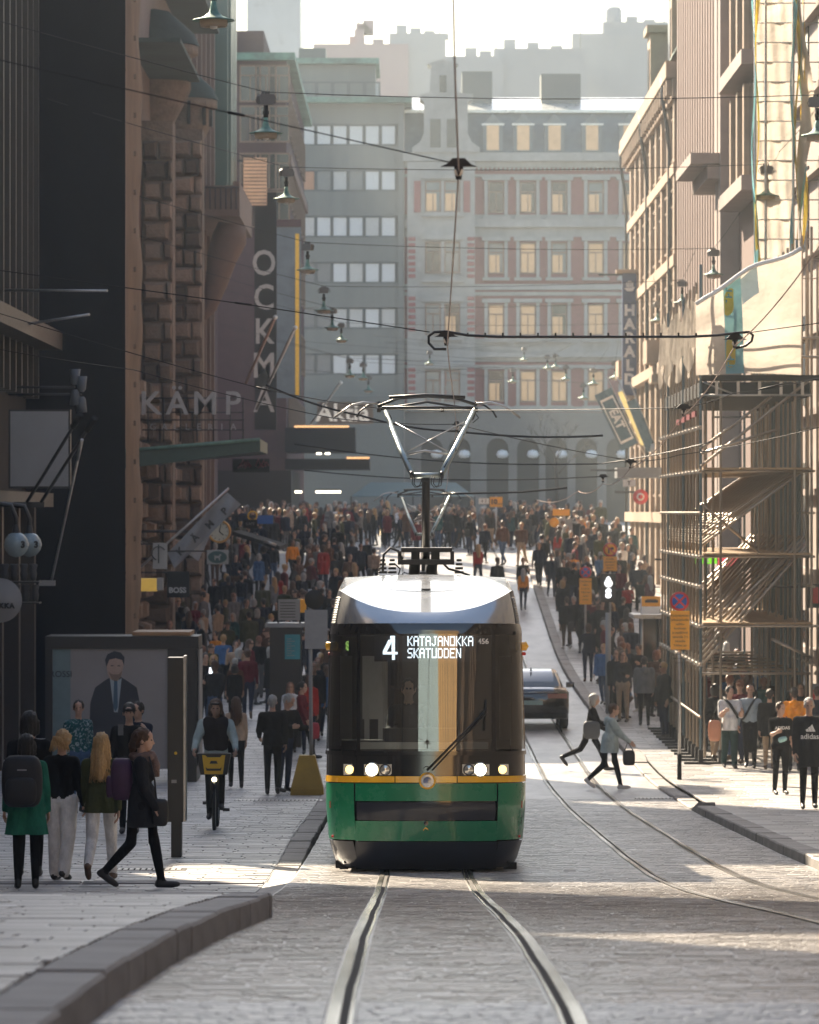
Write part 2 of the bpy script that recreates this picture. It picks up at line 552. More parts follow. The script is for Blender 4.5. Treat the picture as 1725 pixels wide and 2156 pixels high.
lay(pave_right, [p for p in pp if inv(p)] + [p for p in pp if not inv(p)], slab_m, 'paving_stone', 290, M_SLAB, 'paving_field')

# kerbs, stone by stone
kerb_m = []
for t in (.2, .5, .8):
    b = MB()
    b.add([(-.15,-.5,-1),(.15,-.5,-1),(.15,.5,-1),(-.15,.5,-1),(-.15,-.495,-.06),(.15,-.495,-.06),(.15,.495,-.06),(-.15,.495,-.06),
           (-.135,-.488,0),(.135,-.488,0),(.135,.488,0),(-.135,.488,0)],
          [(0,1,5,4),(1,2,6,5),(2,3,7,6),(3,0,4,7),(4,5,9,8),(5,6,10,9),(6,7,11,10),(7,4,8,11),(8,9,10,11)], 0, t)
    kerb_m.append(b.mesh('kerb_stone', M_GRANITE))
def kerb(label, xc, upf, ranges):
    root = empty('kerb', (xc, 20, gz(20)), None, None, None, 'structure')
    n = 0
    for (ya, yb) in ranges:
        y = ya
        while y < yb and n < 298:
            ln = min(rnd.uniform(.9, 1.25), yb-y)
            if ln < .15: break
            yc = y + ln/2
            up = upf(yc) + rnd.uniform(-.006, .008)
            sl = (gz(yc+.4)+upf(yc+.4)-gz(yc-.4)-upf(yc-.4))/.8
            if abs(sl) > .13: sl = (gz(yc+.4)-gz(yc-.4))/.8
            place_part('kerb_stone', rnd.choice(kerb_m), root, (rnd.uniform(-.008,.008) + (max(0, .024*(yc-18.7)) if xc < 0 and yc < 32.5 else 0), yc-20, gz(yc)+up-gz(20)), (1, ln, .3), (math.atan(sl), 0, rnd.uniform(-.003,.003) - (.024 if xc < 0 and yc < 32.5 else 0)))
            n += 1; y += ln
    return root
kl = kerb('left', KERB_L-.15, lambda y: pave_l(y)+.004 if y > 32.5 else .17, [(15, 32.5), (51.2, 205)])
kr = kerb('right', KERB_R+.15, lambda y: .055 if 78 < y < 99 else .13, [(40, 215)])
b = MB()                                                    # crossing kerb across the end of the left pavement
x = KERB_L-.3-8*1.01; i = 0
while x < KERB_L-.4:
    place_part('kerb_stone', kerb_m[i % 3], kl, (x+.5-kl.location.x, 51.2-.15-20, gz(51.1)+pl(51.2)+.02-gz(20)), (1, 1.0, .3), (0, 0, math.pi/2)); x += 1.01; i += 1
x = KERB_L+.03-4*.96
while x < KERB_L-.1:
    place_part('kerb_stone', kerb_m[i % 3], kl, (x+.45-kl.location.x, 32.35-20, gz(32.3)+.17-gz(20)), (1, .95, .3), (0, 0, math.pi/2)); x += .96; i += 1

def drain(x, y, w, label):
    g = empty('drain_grate', (x, y, pave(x, y)+.004), label, 'drain grate')
    b = MB().box(x-w, x+w, y-.16, y+.16, pave(x,y)+.002, pave(x,y)+.006)
    b.build('frame', M_GROOVE, g)
    b = MB(); n = int(w*2/.07)
    for i in range(n):
        xx = x - w + .02 + i*.07
        b.box(xx, xx+.045, y-.13, y+.13, pave(x,y)+.006, pave(x,y)+.012)
    b.build('grille', M_STEEL, g)
drain(px(330, 56.2), 54.4, .45, 'steel drain grate in the pavement by the dark coated woman')
drain(px(590, 80.5), 80.5, .8, 'pale drain grate beside the yellow block of the sign post')
drain(px(1395, 84), 84, .5, 'steel drain grate in the right pavement near the sign post base')

# ------------------------------------------------------------------ buildings: shared builders
def window_mesh(w, h, depth=.16, fw=.1, bars=1, cross=.68, arch=False, mats=None):
    """frame ring with bars (slot 0) set in the wall; the pane is a separate mesh"""
    b = MB()
    b.box(-w/2, -w/2+fw, -depth, 0, 0, h); b.box(w/2-fw, w/2, -depth, 0, 0, h)
    b.box(-w/2+fw, w/2-fw, -depth, 0, 0, fw); b.box(-w/2+fw, w/2-fw, -depth, 0, h-fw, h)
    for i in range(bars):
        x = -w/2 + w*(i+1)/(bars+1)
        b.box(x-fw*.35, x+fw*.35, -depth*.8, -.01, fw, h*cross if cross else h-fw)
    if cross:
        b.box(-w/2+fw, w/2-fw, -depth*.85, -.012, h*cross, h*cross+fw*.8)
    return b
def pane_mesh(w, h, y=-.03):
    return MB().add([(-w/2,y,0),(w/2,y,0),(w/2,y,h),(-w/2,y,h)], [(0,1,2,3)])

BD = 310.0                                                   # the block that closes the street
def bx(x): return px(x, BD)
def bz(y): return pz(y, BD)

# grey modern block -------------------------------------------------
M_GREYCLAD = mat('grey_green_cladding', (.17,.19,.18), .6, var=.16, scale=.5, stretch=(2,1,.2), dirt=.2)
M_CLADTRIM = mat('dark_grey_trim', (.1,.12,.12), .6)
M_BLIND = [mat('white_blind', (.62,.66,.66), .35, var=.04), mat('pale_blind', (.5,.52,.5), .35, var=.06),
           mat('grey_blind', (.2,.22,.22), .2, var=.1), mat('orange_blind', (.45,.24,.14), .4)]
mb = empty('office_building', (bx(735), BD, bz(1100)), 'grey green office block with rows of pale window bands at street end', 'building')
rows = [262, 358, 455, 552, 648, 745]
b = MB()
ybot = 1100
xL, xR = bx(560), bx(851)
edges = [bz(r) for r in rows]; whp = bz(0) - bz(44)
prev = bz(218)
for r in rows:                                               # spandrel bands between window bands
    b.box(xL, bx(838), BD, BD+14, bz(r)+.02, prev); prev = bz(r+44)-.02
b.box(xL, bx(838), BD, BD+14, bz(835), prev)
b.box(bx(838), xR, BD-.25, BD+14, bz(835), bz(218))
b.box(xL, bx(838), BD+.45, BD+14, bz(835)-.0, bz(219))
b.build('wall', M_GREYCLAD, mb)
MB().box(xL, bx(868), BD-1.0, BD+14, bz(218)+.01, bz(206)).build('roof_edge', M_COPPER, mb)
MB().box(xL, bx(790), BD+3, BD+13, bz(206)+.02, bz(126)).build('upper_storey', M_GREYCLAD, mb)
MB().box(xL, bx(798), BD+2.4, BD+13.4, bz(126)+.01, bz(114)).build('roof', M_COPPER, mb)
MB().box(bx(625), bx(682), BD+6, BD+11, bz(114)+.02, bz(82)).build('plant_room', M_CLADTRIM, mb)
MB().box(bx(600), bx(851), BD-1.2, BD+14, bz(1100), bz(835)-.02).build('ground_floor', M_CLADTRIM, mb)
wm = window_mesh(bx(33)-bx(0), whp, .1, .09, 0, 0).mesh('window', M_CLADTRIM)
pm = [pane_mesh(bx(33)-bx(0), whp, -.035).mesh('pane', q) for q in M_BLIND]
for ri, r in enumerate(rows + [200]):
    for ci in range(8):
        cx = 818 - ci*34
        if r == 200 and (ci == 0 or cx > 790): continue
        xw = bx(cx); zw = bz(r+44) if r != 200 else bz(207)
        yw = BD-.02 if r != 200 else BD+2.95
        w = place_part('window', wm, mb, (xw-mb.location.x, yw-mb.location.y+.12, zw-mb.location.z))
        q = rnd.choice((0,0,0,0,1,1)) if ri not in (1,) else rnd.choice((2,2,0,1,3,2))
        if ri >= 3 and cx < 700: q = 2
        place_part('pane', pm[q], w, (0, 0, 0))

# red brick palace ----------------------------------------------------
M_BRICK = mat('red_brick', (.28,.1,.095), .85, var=.25, scale=3, stretch=(1,1,4))
M_STONEG = mat('grey_stone_trim', (.36,.37,.35), .8, var=.15, scale=2, dirt=.2)
M_SLATE = mat('slate_roof', (.13,.17,.18), .6, var=.2, scale=2)
M_ROOFM = mat('bright_sheet_roof', (.6,.62,.6), .3, .6, var=.1, scale=1)
M_PANEX = mat('reflecting_pane', (.16,.2,.21), .1, var=.4, scale=.5)
M_PANEW = mat('lit_pane', (.36,.26,.16), .2, emit=(1.0,.62,.3), estr=.06, var=.3, scale=.8)
M_PANED = mat('dim_pane', (.05,.06,.06), .1, var=.3)
M_WFRAME = mat('brown_window_frame', (.2,.14,.1), .6)
rb = empty('palace_building', (bx(1100), BD, bz(1100)), 'ornate red brick and grey stone palace with lit windows at street end', 'building')
x0, x1 = bx(852), bx(1420)
cols = [(1045,34), (1112,34), (1178,34), (1255,34), (1328,34), (1395,34)]
cols2 = [(912,34), (952,34)]
rws = [(382,445), (510,583), (640,705), (780,846)]
b = MB()
b.box(x0, x1, BD+.35, BD+16, bz(1100), bz(322))
b.build('wall', M_BRICK, rb)
trim = MB()
for (ya, yb, pr) in ((340,322,.9), (352,340,.5), (372,366,.2), (478,462,.45), (610,598,.4), (622,614,.2), (752,742,.45), (775,768,.2), (866,856,.6), (890,882,.3)):
    trim.box(x0-.1, x1, BD+.345-pr, BD+.346+.2, bz(ya), bz(yb))
for (ya, yb) in ((498,451), (762,712)):
    trim.box(x0-.05, x1, BD+.28, BD+.36, bz(ya), bz(yb))
for i in range(60):                                          # dentils under the cornice
    xx = x0 + .2 + i*(x1-x0-.4)/60
    trim.box(xx, xx+.16, BD-.1, BD+.3, bz(358), bz(352)-.005)
trim.build('cornice', M_STONEG, rb)
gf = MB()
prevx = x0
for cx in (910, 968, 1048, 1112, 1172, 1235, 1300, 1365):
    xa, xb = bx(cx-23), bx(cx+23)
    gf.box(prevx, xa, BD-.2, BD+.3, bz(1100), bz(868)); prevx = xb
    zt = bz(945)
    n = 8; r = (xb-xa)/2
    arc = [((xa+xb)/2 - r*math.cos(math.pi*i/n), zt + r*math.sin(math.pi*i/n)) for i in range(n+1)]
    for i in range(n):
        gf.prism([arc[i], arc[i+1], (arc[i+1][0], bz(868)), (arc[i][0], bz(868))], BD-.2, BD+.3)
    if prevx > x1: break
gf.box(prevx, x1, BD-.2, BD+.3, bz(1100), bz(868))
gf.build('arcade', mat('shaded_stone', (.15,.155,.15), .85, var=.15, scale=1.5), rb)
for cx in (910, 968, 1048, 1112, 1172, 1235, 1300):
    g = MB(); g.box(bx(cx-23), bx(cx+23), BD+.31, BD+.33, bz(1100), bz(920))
    g.build('shop_window', mat('arch_dark_glass', (.02,.025,.027), .5, spec=.2), rb)  # dark matte glass in the arches
    gl = MB(); gl.lathe([(0,.0),(.3,.05),(.42,.25),(.3,.5),(0,.58)], (bx(cx+10), BD-.35, bz(965)), 10)
    gl.build('globe_lamp', mat('globe_glass', (.75,.78,.78), .3), rb)
wW, wH = bx(34)-bx(0), bz(0)-bz(66)
wmesh = window_mesh(wW, wH, .12, .1, 1, .66).mesh('window', M_WFRAME)
sur = MB()                                                    # stone surround with sill and hood
ww, hh = wW/2, wH
sur.box(-ww-.24, -ww-.02, -.3, .0, -.25, hh+.1); sur.box(ww+.02, ww+.24, -.3, 0, -.25, hh+.1)
sur.box(-ww-.4, ww+.4, -.42, 0, hh+.102, hh+.36); sur.box(-ww-.36, ww+.36, -.45, 0, -.45, -.252)
sur_m = sur.mesh('surround', M_STONEG)
pml = pane_mesh(wW, wH).mesh('pane', M_PANEW); pmd = pane_mesh(wW, wH).mesh('pane', M_PANED); pmx_ = pane_mesh(wW, wH).mesh('pane', M_PANEX)
half = MB().add([(-wW/2,-.04,wH*.05),(wW/2*.4,-.04,wH*.05),(wW/2*.4,-.04,wH*.6),(-wW/2,-.04,wH*.6)], [(0,1,2,3)]).mesh('curtain', M_PANEW)
def palace_window(cx, ytop, lit, y0=BD+.33, surround=True):
    w = place_part('window', wmesh, rb, (bx(cx)-rb.location.x, y0-rb.location.y, bz(ytop+66)-rb.location.z))
    place_part('pane', pml if lit == 2 else rnd.choice((pmd, pmd, pmx_)), w, (0,0,0))
    if lit == 1: place_part('curtain', half, w, (0,-.01,0))
    if surround: place_part('surround', sur_m, w, (0,0,0))
for ri, (ya, yb) in enumerate(rws):
    for (cx, ww_) in cols:
        lit = rnd.choice((2,2,1,1,0,2)) if ri < 3 else rnd.choice((1,2,0))
        palace_window(cx, ya, lit)
bay = MB()                                                    # projecting left bay with gable
bay.box(bx(858), bx(1000), BD-.6, BD+.34, bz(866), bz(342)); bay.build('bay', M_STONEG, rb)
brk = MB().cbox(0, bx(15)-bx(0), -.06, 0, 0, bz(0)-bz(8), .02).mesh('brick', M_BRICK)
q = MB()
for (ya, yb) in ((500,592), (625,712), (775,850)):            # banded brick quoins beside the bay windows
    for xa in (860, 984):
        n = int((yb-ya)/13)
        for i in range(n):
            place_part('brick', brk, rb, (bx(xa)-rb.location.x, BD-.602-rb.location.y, bz(ya+i*13+8)-rb.location.z))
for (xa, xb, ya, yb) in ((872,886,382,448), (976,990,382,448), (925,940,785,812), (925,940,822,845)):
    MB().box(bx(xa), bx(xb), BD-.66, BD-.601, bz(yb), bz(ya)).build('brick_panel', M_BRICK, rb)
for ri, (ya, yb) in enumerate(rws):
    for (cx, w_) in cols2:
        palace_window(cx, ya, rnd.choice((0,1,1,0)), BD-.62, surround=False)
    hd = MB(); hd.box(bx(888), bx(976), BD-.85, BD-.61, bz(ya-4), bz(ya-16)); hd.box(bx(888), bx(976), BD-.9, BD-.61, bz(yb+12), bz(yb+3))
    hd.box(bx(929), bx(935), BD-.75, BD-.61, bz(yb+2), bz(ya-3)); hd.box(bx(890), bx(894), BD-.75, BD-.61, bz(yb+2), bz(ya-3)); hd.box(bx(970), bx(974), BD-.75, BD-.61, bz(yb+2), bz(ya-3))
    hd.build('pediment', M_STONEG, rb)
g = MB()
gp = [(868,322),(868,312),(885,300),(893,282),(893,216),(884,210),(884,200),(905,196),(908,140),(900,136),(932,126),(965,136),(957,140),(960,196),(996,200),(996,210),(985,216),(985,282),(993,300),(1010,312),(1010,322)]
g.prism([(bx(x), bz(y)) for x, y in reversed(gp)], BD-.7, BD+2.0); g.build('gable', M_STONEG, rb)
for cx in (917, 952): MB().box(bx(cx-11), bx(cx+11), BD-.73, BD-.701, bz(312), bz(252)).build('gable_window', M_PANED, rb)
MB().box(bx(926), bx(940), BD-.73, BD-.701, bz(196), bz(160)).build('gable_window', M_PANED, rb)
mr_ = MB()
mr_.add([(x0,BD+.0,bz(322)+.01),(x1,BD,bz(322)+.01),(x1,BD+2.2,bz(228)),(x0,BD+2.2,bz(228))], [(0,1,2,3)])
mr_.build('mansard_roof', M_SLATE, rb)
tp = MB(); tp.add([(x0,BD+2.0,bz(228)+.02),(x1,BD+2.0,bz(228)+.02),(x1,BD+9,bz(180)),(x0,BD+9,bz(180))], [(0,1,2,3)])
tp.box(x0, x1, BD+1.8, BD+2.1, bz(232), bz(226)); tp.build('sheet_roof', M_ROOFM, rb)
for cx in (1038, 1102, 1168, 1247, 1326):
    d = MB(); xa, xb = bx(cx-16), bx(cx+16)
    d.prism([(xa-.15,bz(320)),(xb+.15,bz(320)),(xb+.15,bz(262)),((xa+xb)/2,bz(238)),(xa-.15,bz(262))], BD-.1, BD+2.4)
    dm = d.build('dormer', M_SLATE, rb)
    w = MB().box(xa+.1, xb-.1, BD-.13, BD-.102, bz(316), bz(264)); w.build('pane', M_PANEW, dm)
    w = MB().box(xa-.25, xb+.25, BD-.2, BD-.131, bz(264)+.01, bz(260)); w.build('hood', M_ROOFM, dm)
for cx0, cx1, ya in ((975,1040,132), (1145,1230,137)):
    MB().box(bx(cx0), bx(cx1), BD+6, BD+9, bz(200), bz(ya)).build('chimney', M_CLADTRIM, rb)

# far blocks that fade into the haze ---------------------------------------
M_FAR1 = mat('pinkish_render', (.36,.27,.26), .8, var=.08, scale=.2)
M_FAR2 = mat('pale_grey_render', (.34,.36,.36), .8, var=.08, scale=.2)
M_FARG = mat('curtain_wall', (.42,.46,.48), .3, var=.1, scale=.3)
def far_block(label, d, boxes, extra=None):
    x0, x1, yt, m = boxes[0]
    r = empty('distant_building', (px((x0+x1)/2, d), d, -1.0), label, 'building', 'distant buildings above the roofs')
    for i, (xa, xb, y, m) in enumerate(boxes):
        MB().box(px(xa,d), px(xb,d), d+i*.7, d+18+i*.7, -1.0, pz(y,d)).build('block', m, r)
        if xb-xa > 6000:
            fw_ = window_mesh(px(16,d)-px(0,d), pz(0,d)-pz(16,d), .1, .12, 1, 0).mesh('window', M_CLADTRIM)
            fp_ = pane_mesh(px(16,d)-px(0,d), pz(0,d)-pz(16,d)).mesh('pane', M_PANED)
            for k in range(int((xb-xa)/26)):
                for zr in range(3):
                    o = place_part('window', fw_, r, (px(xa+16+k*26,d)-r.location.x, d+i*.7-.01-r.location.y, pz(y+30+zr*36,d)-r.location.z)); place_part('pane', fp_, o, (0,0,0))
        for k in range(4):
            xx = px(xa + (xb-xa)*(.12+.25*k), d); hh = .5 + .9*((k*7+i*3) % 4)/3
            MB().box(xx, xx+1.1, d+6, d+8, pz(y,d)+.01, pz(y,d)+hh).build('chimney', m, r)
        MB().tube([(px(xb-12,d), d+7, pz(y,d)), (px(xb-12,d), d+7, pz(y,d)+2.4)], .06, 5).build('aerial', M_CLADTRIM, r)
    return r
far_block('tall pale glass tower rising at the left edge of the sky', 560, [(520,633,-60,M_FARG)])
far_block('faint pinkish block with flat roof right of the glass tower', 470, [(660,860,92,M_FAR1), (820,939,68,M_FAR2), (746,766,58,M_FAR1)])
far_block('hazy grey roofline between the two taller blocks', 430, [(935,1060,118,M_FAR2), (1040,1240,100,M_FAR2)])
fb = far_block('hazy stepped block carrying a round tank on its roof', 450, [(1205,1420,70,M_FAR2), (1270,1420,44,M_FAR2)])
MB().lathe([(.75,0),(.8,.3),(.8,1.5),(.6,1.8),(0,1.85)], (px(1297,450), 455, pz(42,450)), 14).build('roof_tank', M_FAR2, fb)
# ------------------------------------------------------------------ left side of the street
XL = -8.5
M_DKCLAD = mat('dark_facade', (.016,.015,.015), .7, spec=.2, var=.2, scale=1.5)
M_FIN = mat('bronze_fin', (.05,.042,.036), .5, .3, var=.15)
M_WRAP = mat('black_wrap', (.008,.008,.011), .9, var=.3, scale=.7, bump=.35, bscale=.8, spec=.06)
M_LITCANVAS = mat('beige_canvas', (.2,.14,.1), .9, spec=.1, var=.3, scale=1.2, bump=.6, bscale=1.5, stretch=(1,1,.35))  # beige stands for the warm light on the side edge of the wrap
M_KSTONE = mat('rough_brown_stone', (.21,.155,.115), .9, spec=.2, var=.3, scale=3, bump=.8, bscale=9, tint=.6, dirt=.3)
M_KPLASTER = mat('rose_plaster', (.18,.115,.09), .85, var=.15, scale=1.5, dirt=.25)
M_PURPLE = mat('purple_brown_brick', (.07,.036,.04), .85, spec=.2, var=.2, scale=2)
M_GRIB = mat('green_ribbed_glass', (.03,.08,.07), .25, var=.3, scale=1, stretch=(1,6,.2))
M_BEHIND = mat('side_street_facade', (.2,.16,.13), .8, var=.2, scale=.5)

def facade_windows(root, X, ys, zs, w, h, side, frame, pane, proud=.03):
    """windows on a wall parallel to the street"""
    fm = window_mesh(w, h, .12, .08, 1, .7).mesh('window', frame); pm_ = pane_mesh(w, h).mesh('pane', pane)
    for y in ys:
        for z in zs:
            o = place_part('window', fm, root, (X-root.location.x+side*proud, y-root.location.y, z-root.location.z), rot=(0,0, side*math.pi/2))
            place_part('pane', pm_, o, (0,0,0))

# unseen buildings before the frame; low blocks added to let sun streaks through
def plain_block(name, label, X0, X1, Y0, Y1, ztop, m):
    yc = (Y0+Y1)/2
    r = empty(name, ((X0+X1)/2, yc, gz(yc)), label, 'building')
    MB().box(X0, X1, Y0, Y1, gz(yc)-2.5, ztop).build('wall', m, r)
    MB().box(X0-.3, X1+.3, Y0-.3, Y1+.3, ztop+.01, ztop+.5).build('cornice', M_KPLASTER, r)
    side = 1 if X1 < 0 else -1
    X = X1 if X1 < 0 else X0
    n = int((Y1-Y0)/3.2)
    if n > 0:
        facade_windows(r, X, [Y0+1.6+i*3.2 for i in range(n)], [gz(yc)+z for z in (5.5, 9.5, 13.5, 17.5) if gz(yc)+z+2.5 < ztop], 1.4, 2.1, side, M_WFRAME, M_DKWIN)
    return r
plain_block('corner_building', 'stone corner building left of the near crossing', -26, XL, -70, 46.8, 21, M_BEHIND)
plain_block('side_building', 'two storey stone wing beside the tall corner building on the left', -26, XL, 47.2, 59.8, 10.5, M_BEHIND)  # added out of view, kept low for the sun streak across the road
plain_block('corner_building', 'narrow stone building between two side passages on the left', -26, XL, 60.2, 64.3, 20, M_BEHIND)  # added out of view, its height cuts the sun streaks off
plain_block('side_building', 'low pavilion between the narrow building and the ribbed store', -26, XL, 64.7, 89.6, 3.2, M_BEHIND)  # added out of view, kept low so sun reaches the left pavement

# ribbed dark store ---------------------------------------------------------
st = empty('department_store', (XL, 99, gz(99)), 'dark ribbed store facade with cornice and shop front at far left', 'building')
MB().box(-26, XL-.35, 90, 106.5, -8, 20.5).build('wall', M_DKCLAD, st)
fin = MB().box(0, .35, -.11, .11, 0, 16).mesh('fin', M_FIN)
for i in range(11):
    y = 90.6 + i*1.52
    place_part('fin', fin, st, (-.349, y-99, 2.6 - st.location.z))
MB().box(XL-.35, XL+.5, 90.1, 106.4, pz(716, 100), pz(700, 100)+.25).build('cornice', M_FIN, st)
MB().box(XL-.35, XL+.3, 90.2, 106.3, pz(1062, 100)-.05, pz(1036, 100)).build('fascia', mat('olive_fascia', (.16,.14,.11), .7), st)
for i in range(4):
    y = 91 + i*4.1
    MB().box(XL-.35, XL+.12, y-.22, y+.22, gz(y)-.2, pz(1064, 100)).build('pilaster', M_FIN, st)
    MB().box(XL-.34, XL-.3, y+.3, y+3.7, gz(y)-.2, pz(1070, 100)).build('shop_window', M_DKWIN, st)

# black wrapped scaffold ----------------------------------------------------
wr = empty('wrapped_scaffold', (-7.7, 112, gz(112)), 'tall black fabric wrapped scaffold with warm light painted into its canvas edge', 'wrapped scaffold')
WX0, WX1, WY0, WY1 = -9.6, px(264, 108), 108, 112.6
b = MB()
def wrapf(u, v):
    x = WX0 + (WX1-WX0)*u; z = gz(110)-.5 + v*19
    return (x, WY0 + .05*math.sin(x*5+z*.6)*math.sin(z*.9), z)
b.grid(wrapf, 10, 60); b.build('front_sheet', M_WRAP, wr)
b = MB()
def wrap2(u, v):
    y = WY0 - .12 + (WY1-WY0)*u; z = gz(110)-.5 + v*19
    bul = .1*math.sin(z*1.3+u*3) + .07*math.sin(z*3.1+1) + (.12*math.exp(-((z-pz(560,108))/.5)**2))
    return (WX1 + .02 + (.16+bul*.3)*math.sin(u*math.pi)*1.2, y, z)
b.grid(wrap2, 12, 120); b.build('canvas_edge', M_LITCANVAS, wr)
MB().box(WX0, WX1, WY0+.1, WY1-.1, gz(110)+18.2, gz(110)+18.4).build('deck', M_WOOD, wr)
b = MB()
for i in range(18):                                           # lacing along the canvas edge
    z = gz(110)+2 + i*.9
    b.box(WX1+.2, WX1+.26, WY0-.16, WY0-.1, z, z+.12)
b.build('lacing', M_LITCANVAS, wr)

# hidden low block added behind the wrap so the sun reaches the right pavement
lowb = plain_block('side_building', 'low plastered building behind the black wrapped scaffold', -26, XL-.1, 126.5, 136, 13, M_BEHIND)

# stone shopping gallery ------------------------------------------------------
kb = empty('gallery_building', (XL, 166, gz(166)), 'brown rusticated stone gallery with oriels and balconies behind sign', 'building')
MB().box(-26, XL, 136.2, 164, -7, 19).box(-26, XL, 164.01, 198, -7, 21.5).build('wall', M_KPLASTER, kb)
stone_ms = []
for t in (.1,.35,.6,.85):
    b = MB()
    vs = [(0,-.5,-.5),(0,.5,-.5),(0,.5,.5),(0,-.5,.5),(.6,-.47,-.45),(.6,.47,-.45),(.6,.47,.45),(.6,-.47,.45),(1,-.36,-.32),(1,.38,-.34),(1,.34,.33),(1,-.38,.3)]
    b.add(vs, [(0,1,5,4),(1,2,6,5),(2,3,7,6),(3,0,4,7),(4,5,9,8),(5,6,10,9),(6,7,11,10),(7,4,8,11),(8,9,10,11)], 0, t)
    stone_ms.append(b.mesh('stone', M_KSTONE))
n = 0
z = -4.6; r = 0
while z < 20 and n < 190:
    hgt = .62
    y = 138.2 + (.7 if r % 2 else 0)
    while y < 161 and n < 190:
        ln = rnd.uniform(1.1, 1.9) if z < 6 else rnd.uniform(1.6, 2.6)
        skip = (141 < y < 143.2 or 149 < y < 151.5) and int((z+5)/3.4) % 2 == 1
        if not skip:
            place_part('stone', rnd.choice(stone_ms), kb, (0.002, y+ln/2-166, z+hgt/2-kb.location.z), (rnd.uniform(.16,.6), ln-.05, hgt-.04)); n += 1
        y += ln
    z += hgt; r += 1
# towers of bosses, corbelled oriel, balcony
for (yc, X1, zb, zt) in ((147, -7.5, -4.5, 12.4), (163.5, -7.3, -3.8, 13.5)):
    MB().box(XL+.02, X1, yc-.8, yc+.8, zb, zt).build('pier', M_KSTONE, kb)
    z = zb + .3
    while z < zt - .6:
        x = XL + .05
        while x < X1 - .1:
            w_ = min(rnd.uniform(.45, .9), X1 - x)
            place_part('stone', rnd.choice(stone_ms), kb, (x+w_/2-XL, yc-.79-166, z+.3-kb.location.z), (rnd.uniform(.12,.5), w_-.04, .6), (0, 0, -math.pi/2)); x += w_
        z += .64
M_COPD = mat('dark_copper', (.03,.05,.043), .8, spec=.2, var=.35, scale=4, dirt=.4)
def oriel(yc, Xo, r, zb, zt, m):
    b = MB()
    prof = [(.02, zb-r*1.5), (r*.35, zb-r*1.25), (r*.6, zb-r*.8), (r*.95, zb-.15), (r, zb), (r, zt), (r*1.2, zt+.05), (r*1.2, zt+.35), (0, zt+.6)]
    b.lathe(prof, (Xo, yc, 0), 14); o = b.build('oriel', m, kb)
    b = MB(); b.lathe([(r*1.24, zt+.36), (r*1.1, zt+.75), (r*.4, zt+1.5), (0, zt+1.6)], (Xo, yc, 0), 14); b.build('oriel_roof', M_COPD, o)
    b = MB()
    for k in range(5):
        an = -1.2+k*.6
        b.box(Xo+r*math.cos(an)-.05, Xo+r*math.cos(an)+.07, yc+r*math.sin(an)-.25, yc+r*math.sin(an)+.25, zb+.8, zt-.6)
    b.build('oriel_window', M_DKWIN, o)
oriel(152, -8.4, 1.2, pz(190,152), pz(120,152), M_KSTONE)
oriel(166, -8.3, 1.15, pz(265,166), pz(232,166), M_KSTONE)
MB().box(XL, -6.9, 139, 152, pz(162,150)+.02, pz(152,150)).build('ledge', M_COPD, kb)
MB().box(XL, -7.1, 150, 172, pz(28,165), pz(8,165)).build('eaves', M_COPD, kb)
# balcony on carved bracket
bal = MB(); X1 = px(520, 184)
bal.box(XL, X1, 176, 190, pz(482,184), pz(470,184)); bal.box(X1-.25, X1, 176, 190, pz(470,184)+.005, pz(412,184)); 
bal.box(XL, X1-.26, 176, 176.3, pz(470,184)+.005, pz(420,184)); bo = bal.build('balcony', M_KPLASTER, kb)
b = MB()
for i in range(9):
    x = XL + .3 + i*.2
    b.tube([(x, 175.95, pz(468,184)), (x, 175.95, pz(425,184))], .025, 5)
b.tube([(XL, 175.95, pz(424,184)), (X1, 175.95, pz(424,184))], .03, 5); b.build('railing', M_BLACK, bo)
b = MB()
cs = [(X1-.35, pz(492,184), .55), (X1-.45, pz(520,184), .7), (X1-.75, pz(560,184), .6), (X1-.95, pz(610,184), .45), (X1-1.25, pz(660,184), .32), (XL+.1, pz(700,184), .2)]
b.tube([(c[0], 178, c[1]) for c in cs], [c[2] for c in cs], 10); b.build('carved_bracket', M_KPLASTER, bo)
facade_windows(kb, XL, [175, 179, 183, 187, 191], [gz(180)+z for z in (4.5, 8.6, 12.6, 16.6)], 1.5, 2.4, 1, M_WFRAME, M_DKWIN)
for y in (172.5, 177, 181, 185, 189, 193):
    MB().box(XL+.005, XL+.35, y-.25, y+.25, -4, 21).build('pilaster', M_KPLASTER, kb)
gb = MB()
for i in range(9):
    y = 196.5 + i*.9
    gb.box(XL-1, px(470,203)+.45+ (i%2)*.12, y, y+.84, pz(430,203), 23)
gl_ = empty('glazed_bay', (XL, 200, gz(200)), 'dark green ribbed glass bay beyond the stone gallery', 'building bay')
gb.build('ribbed_glass', M_GRIB, gl_)
MB().box(XL-1, XL-.02, 198.1, 205, -3, 23).build('wall', M_PURPLE, gl_)

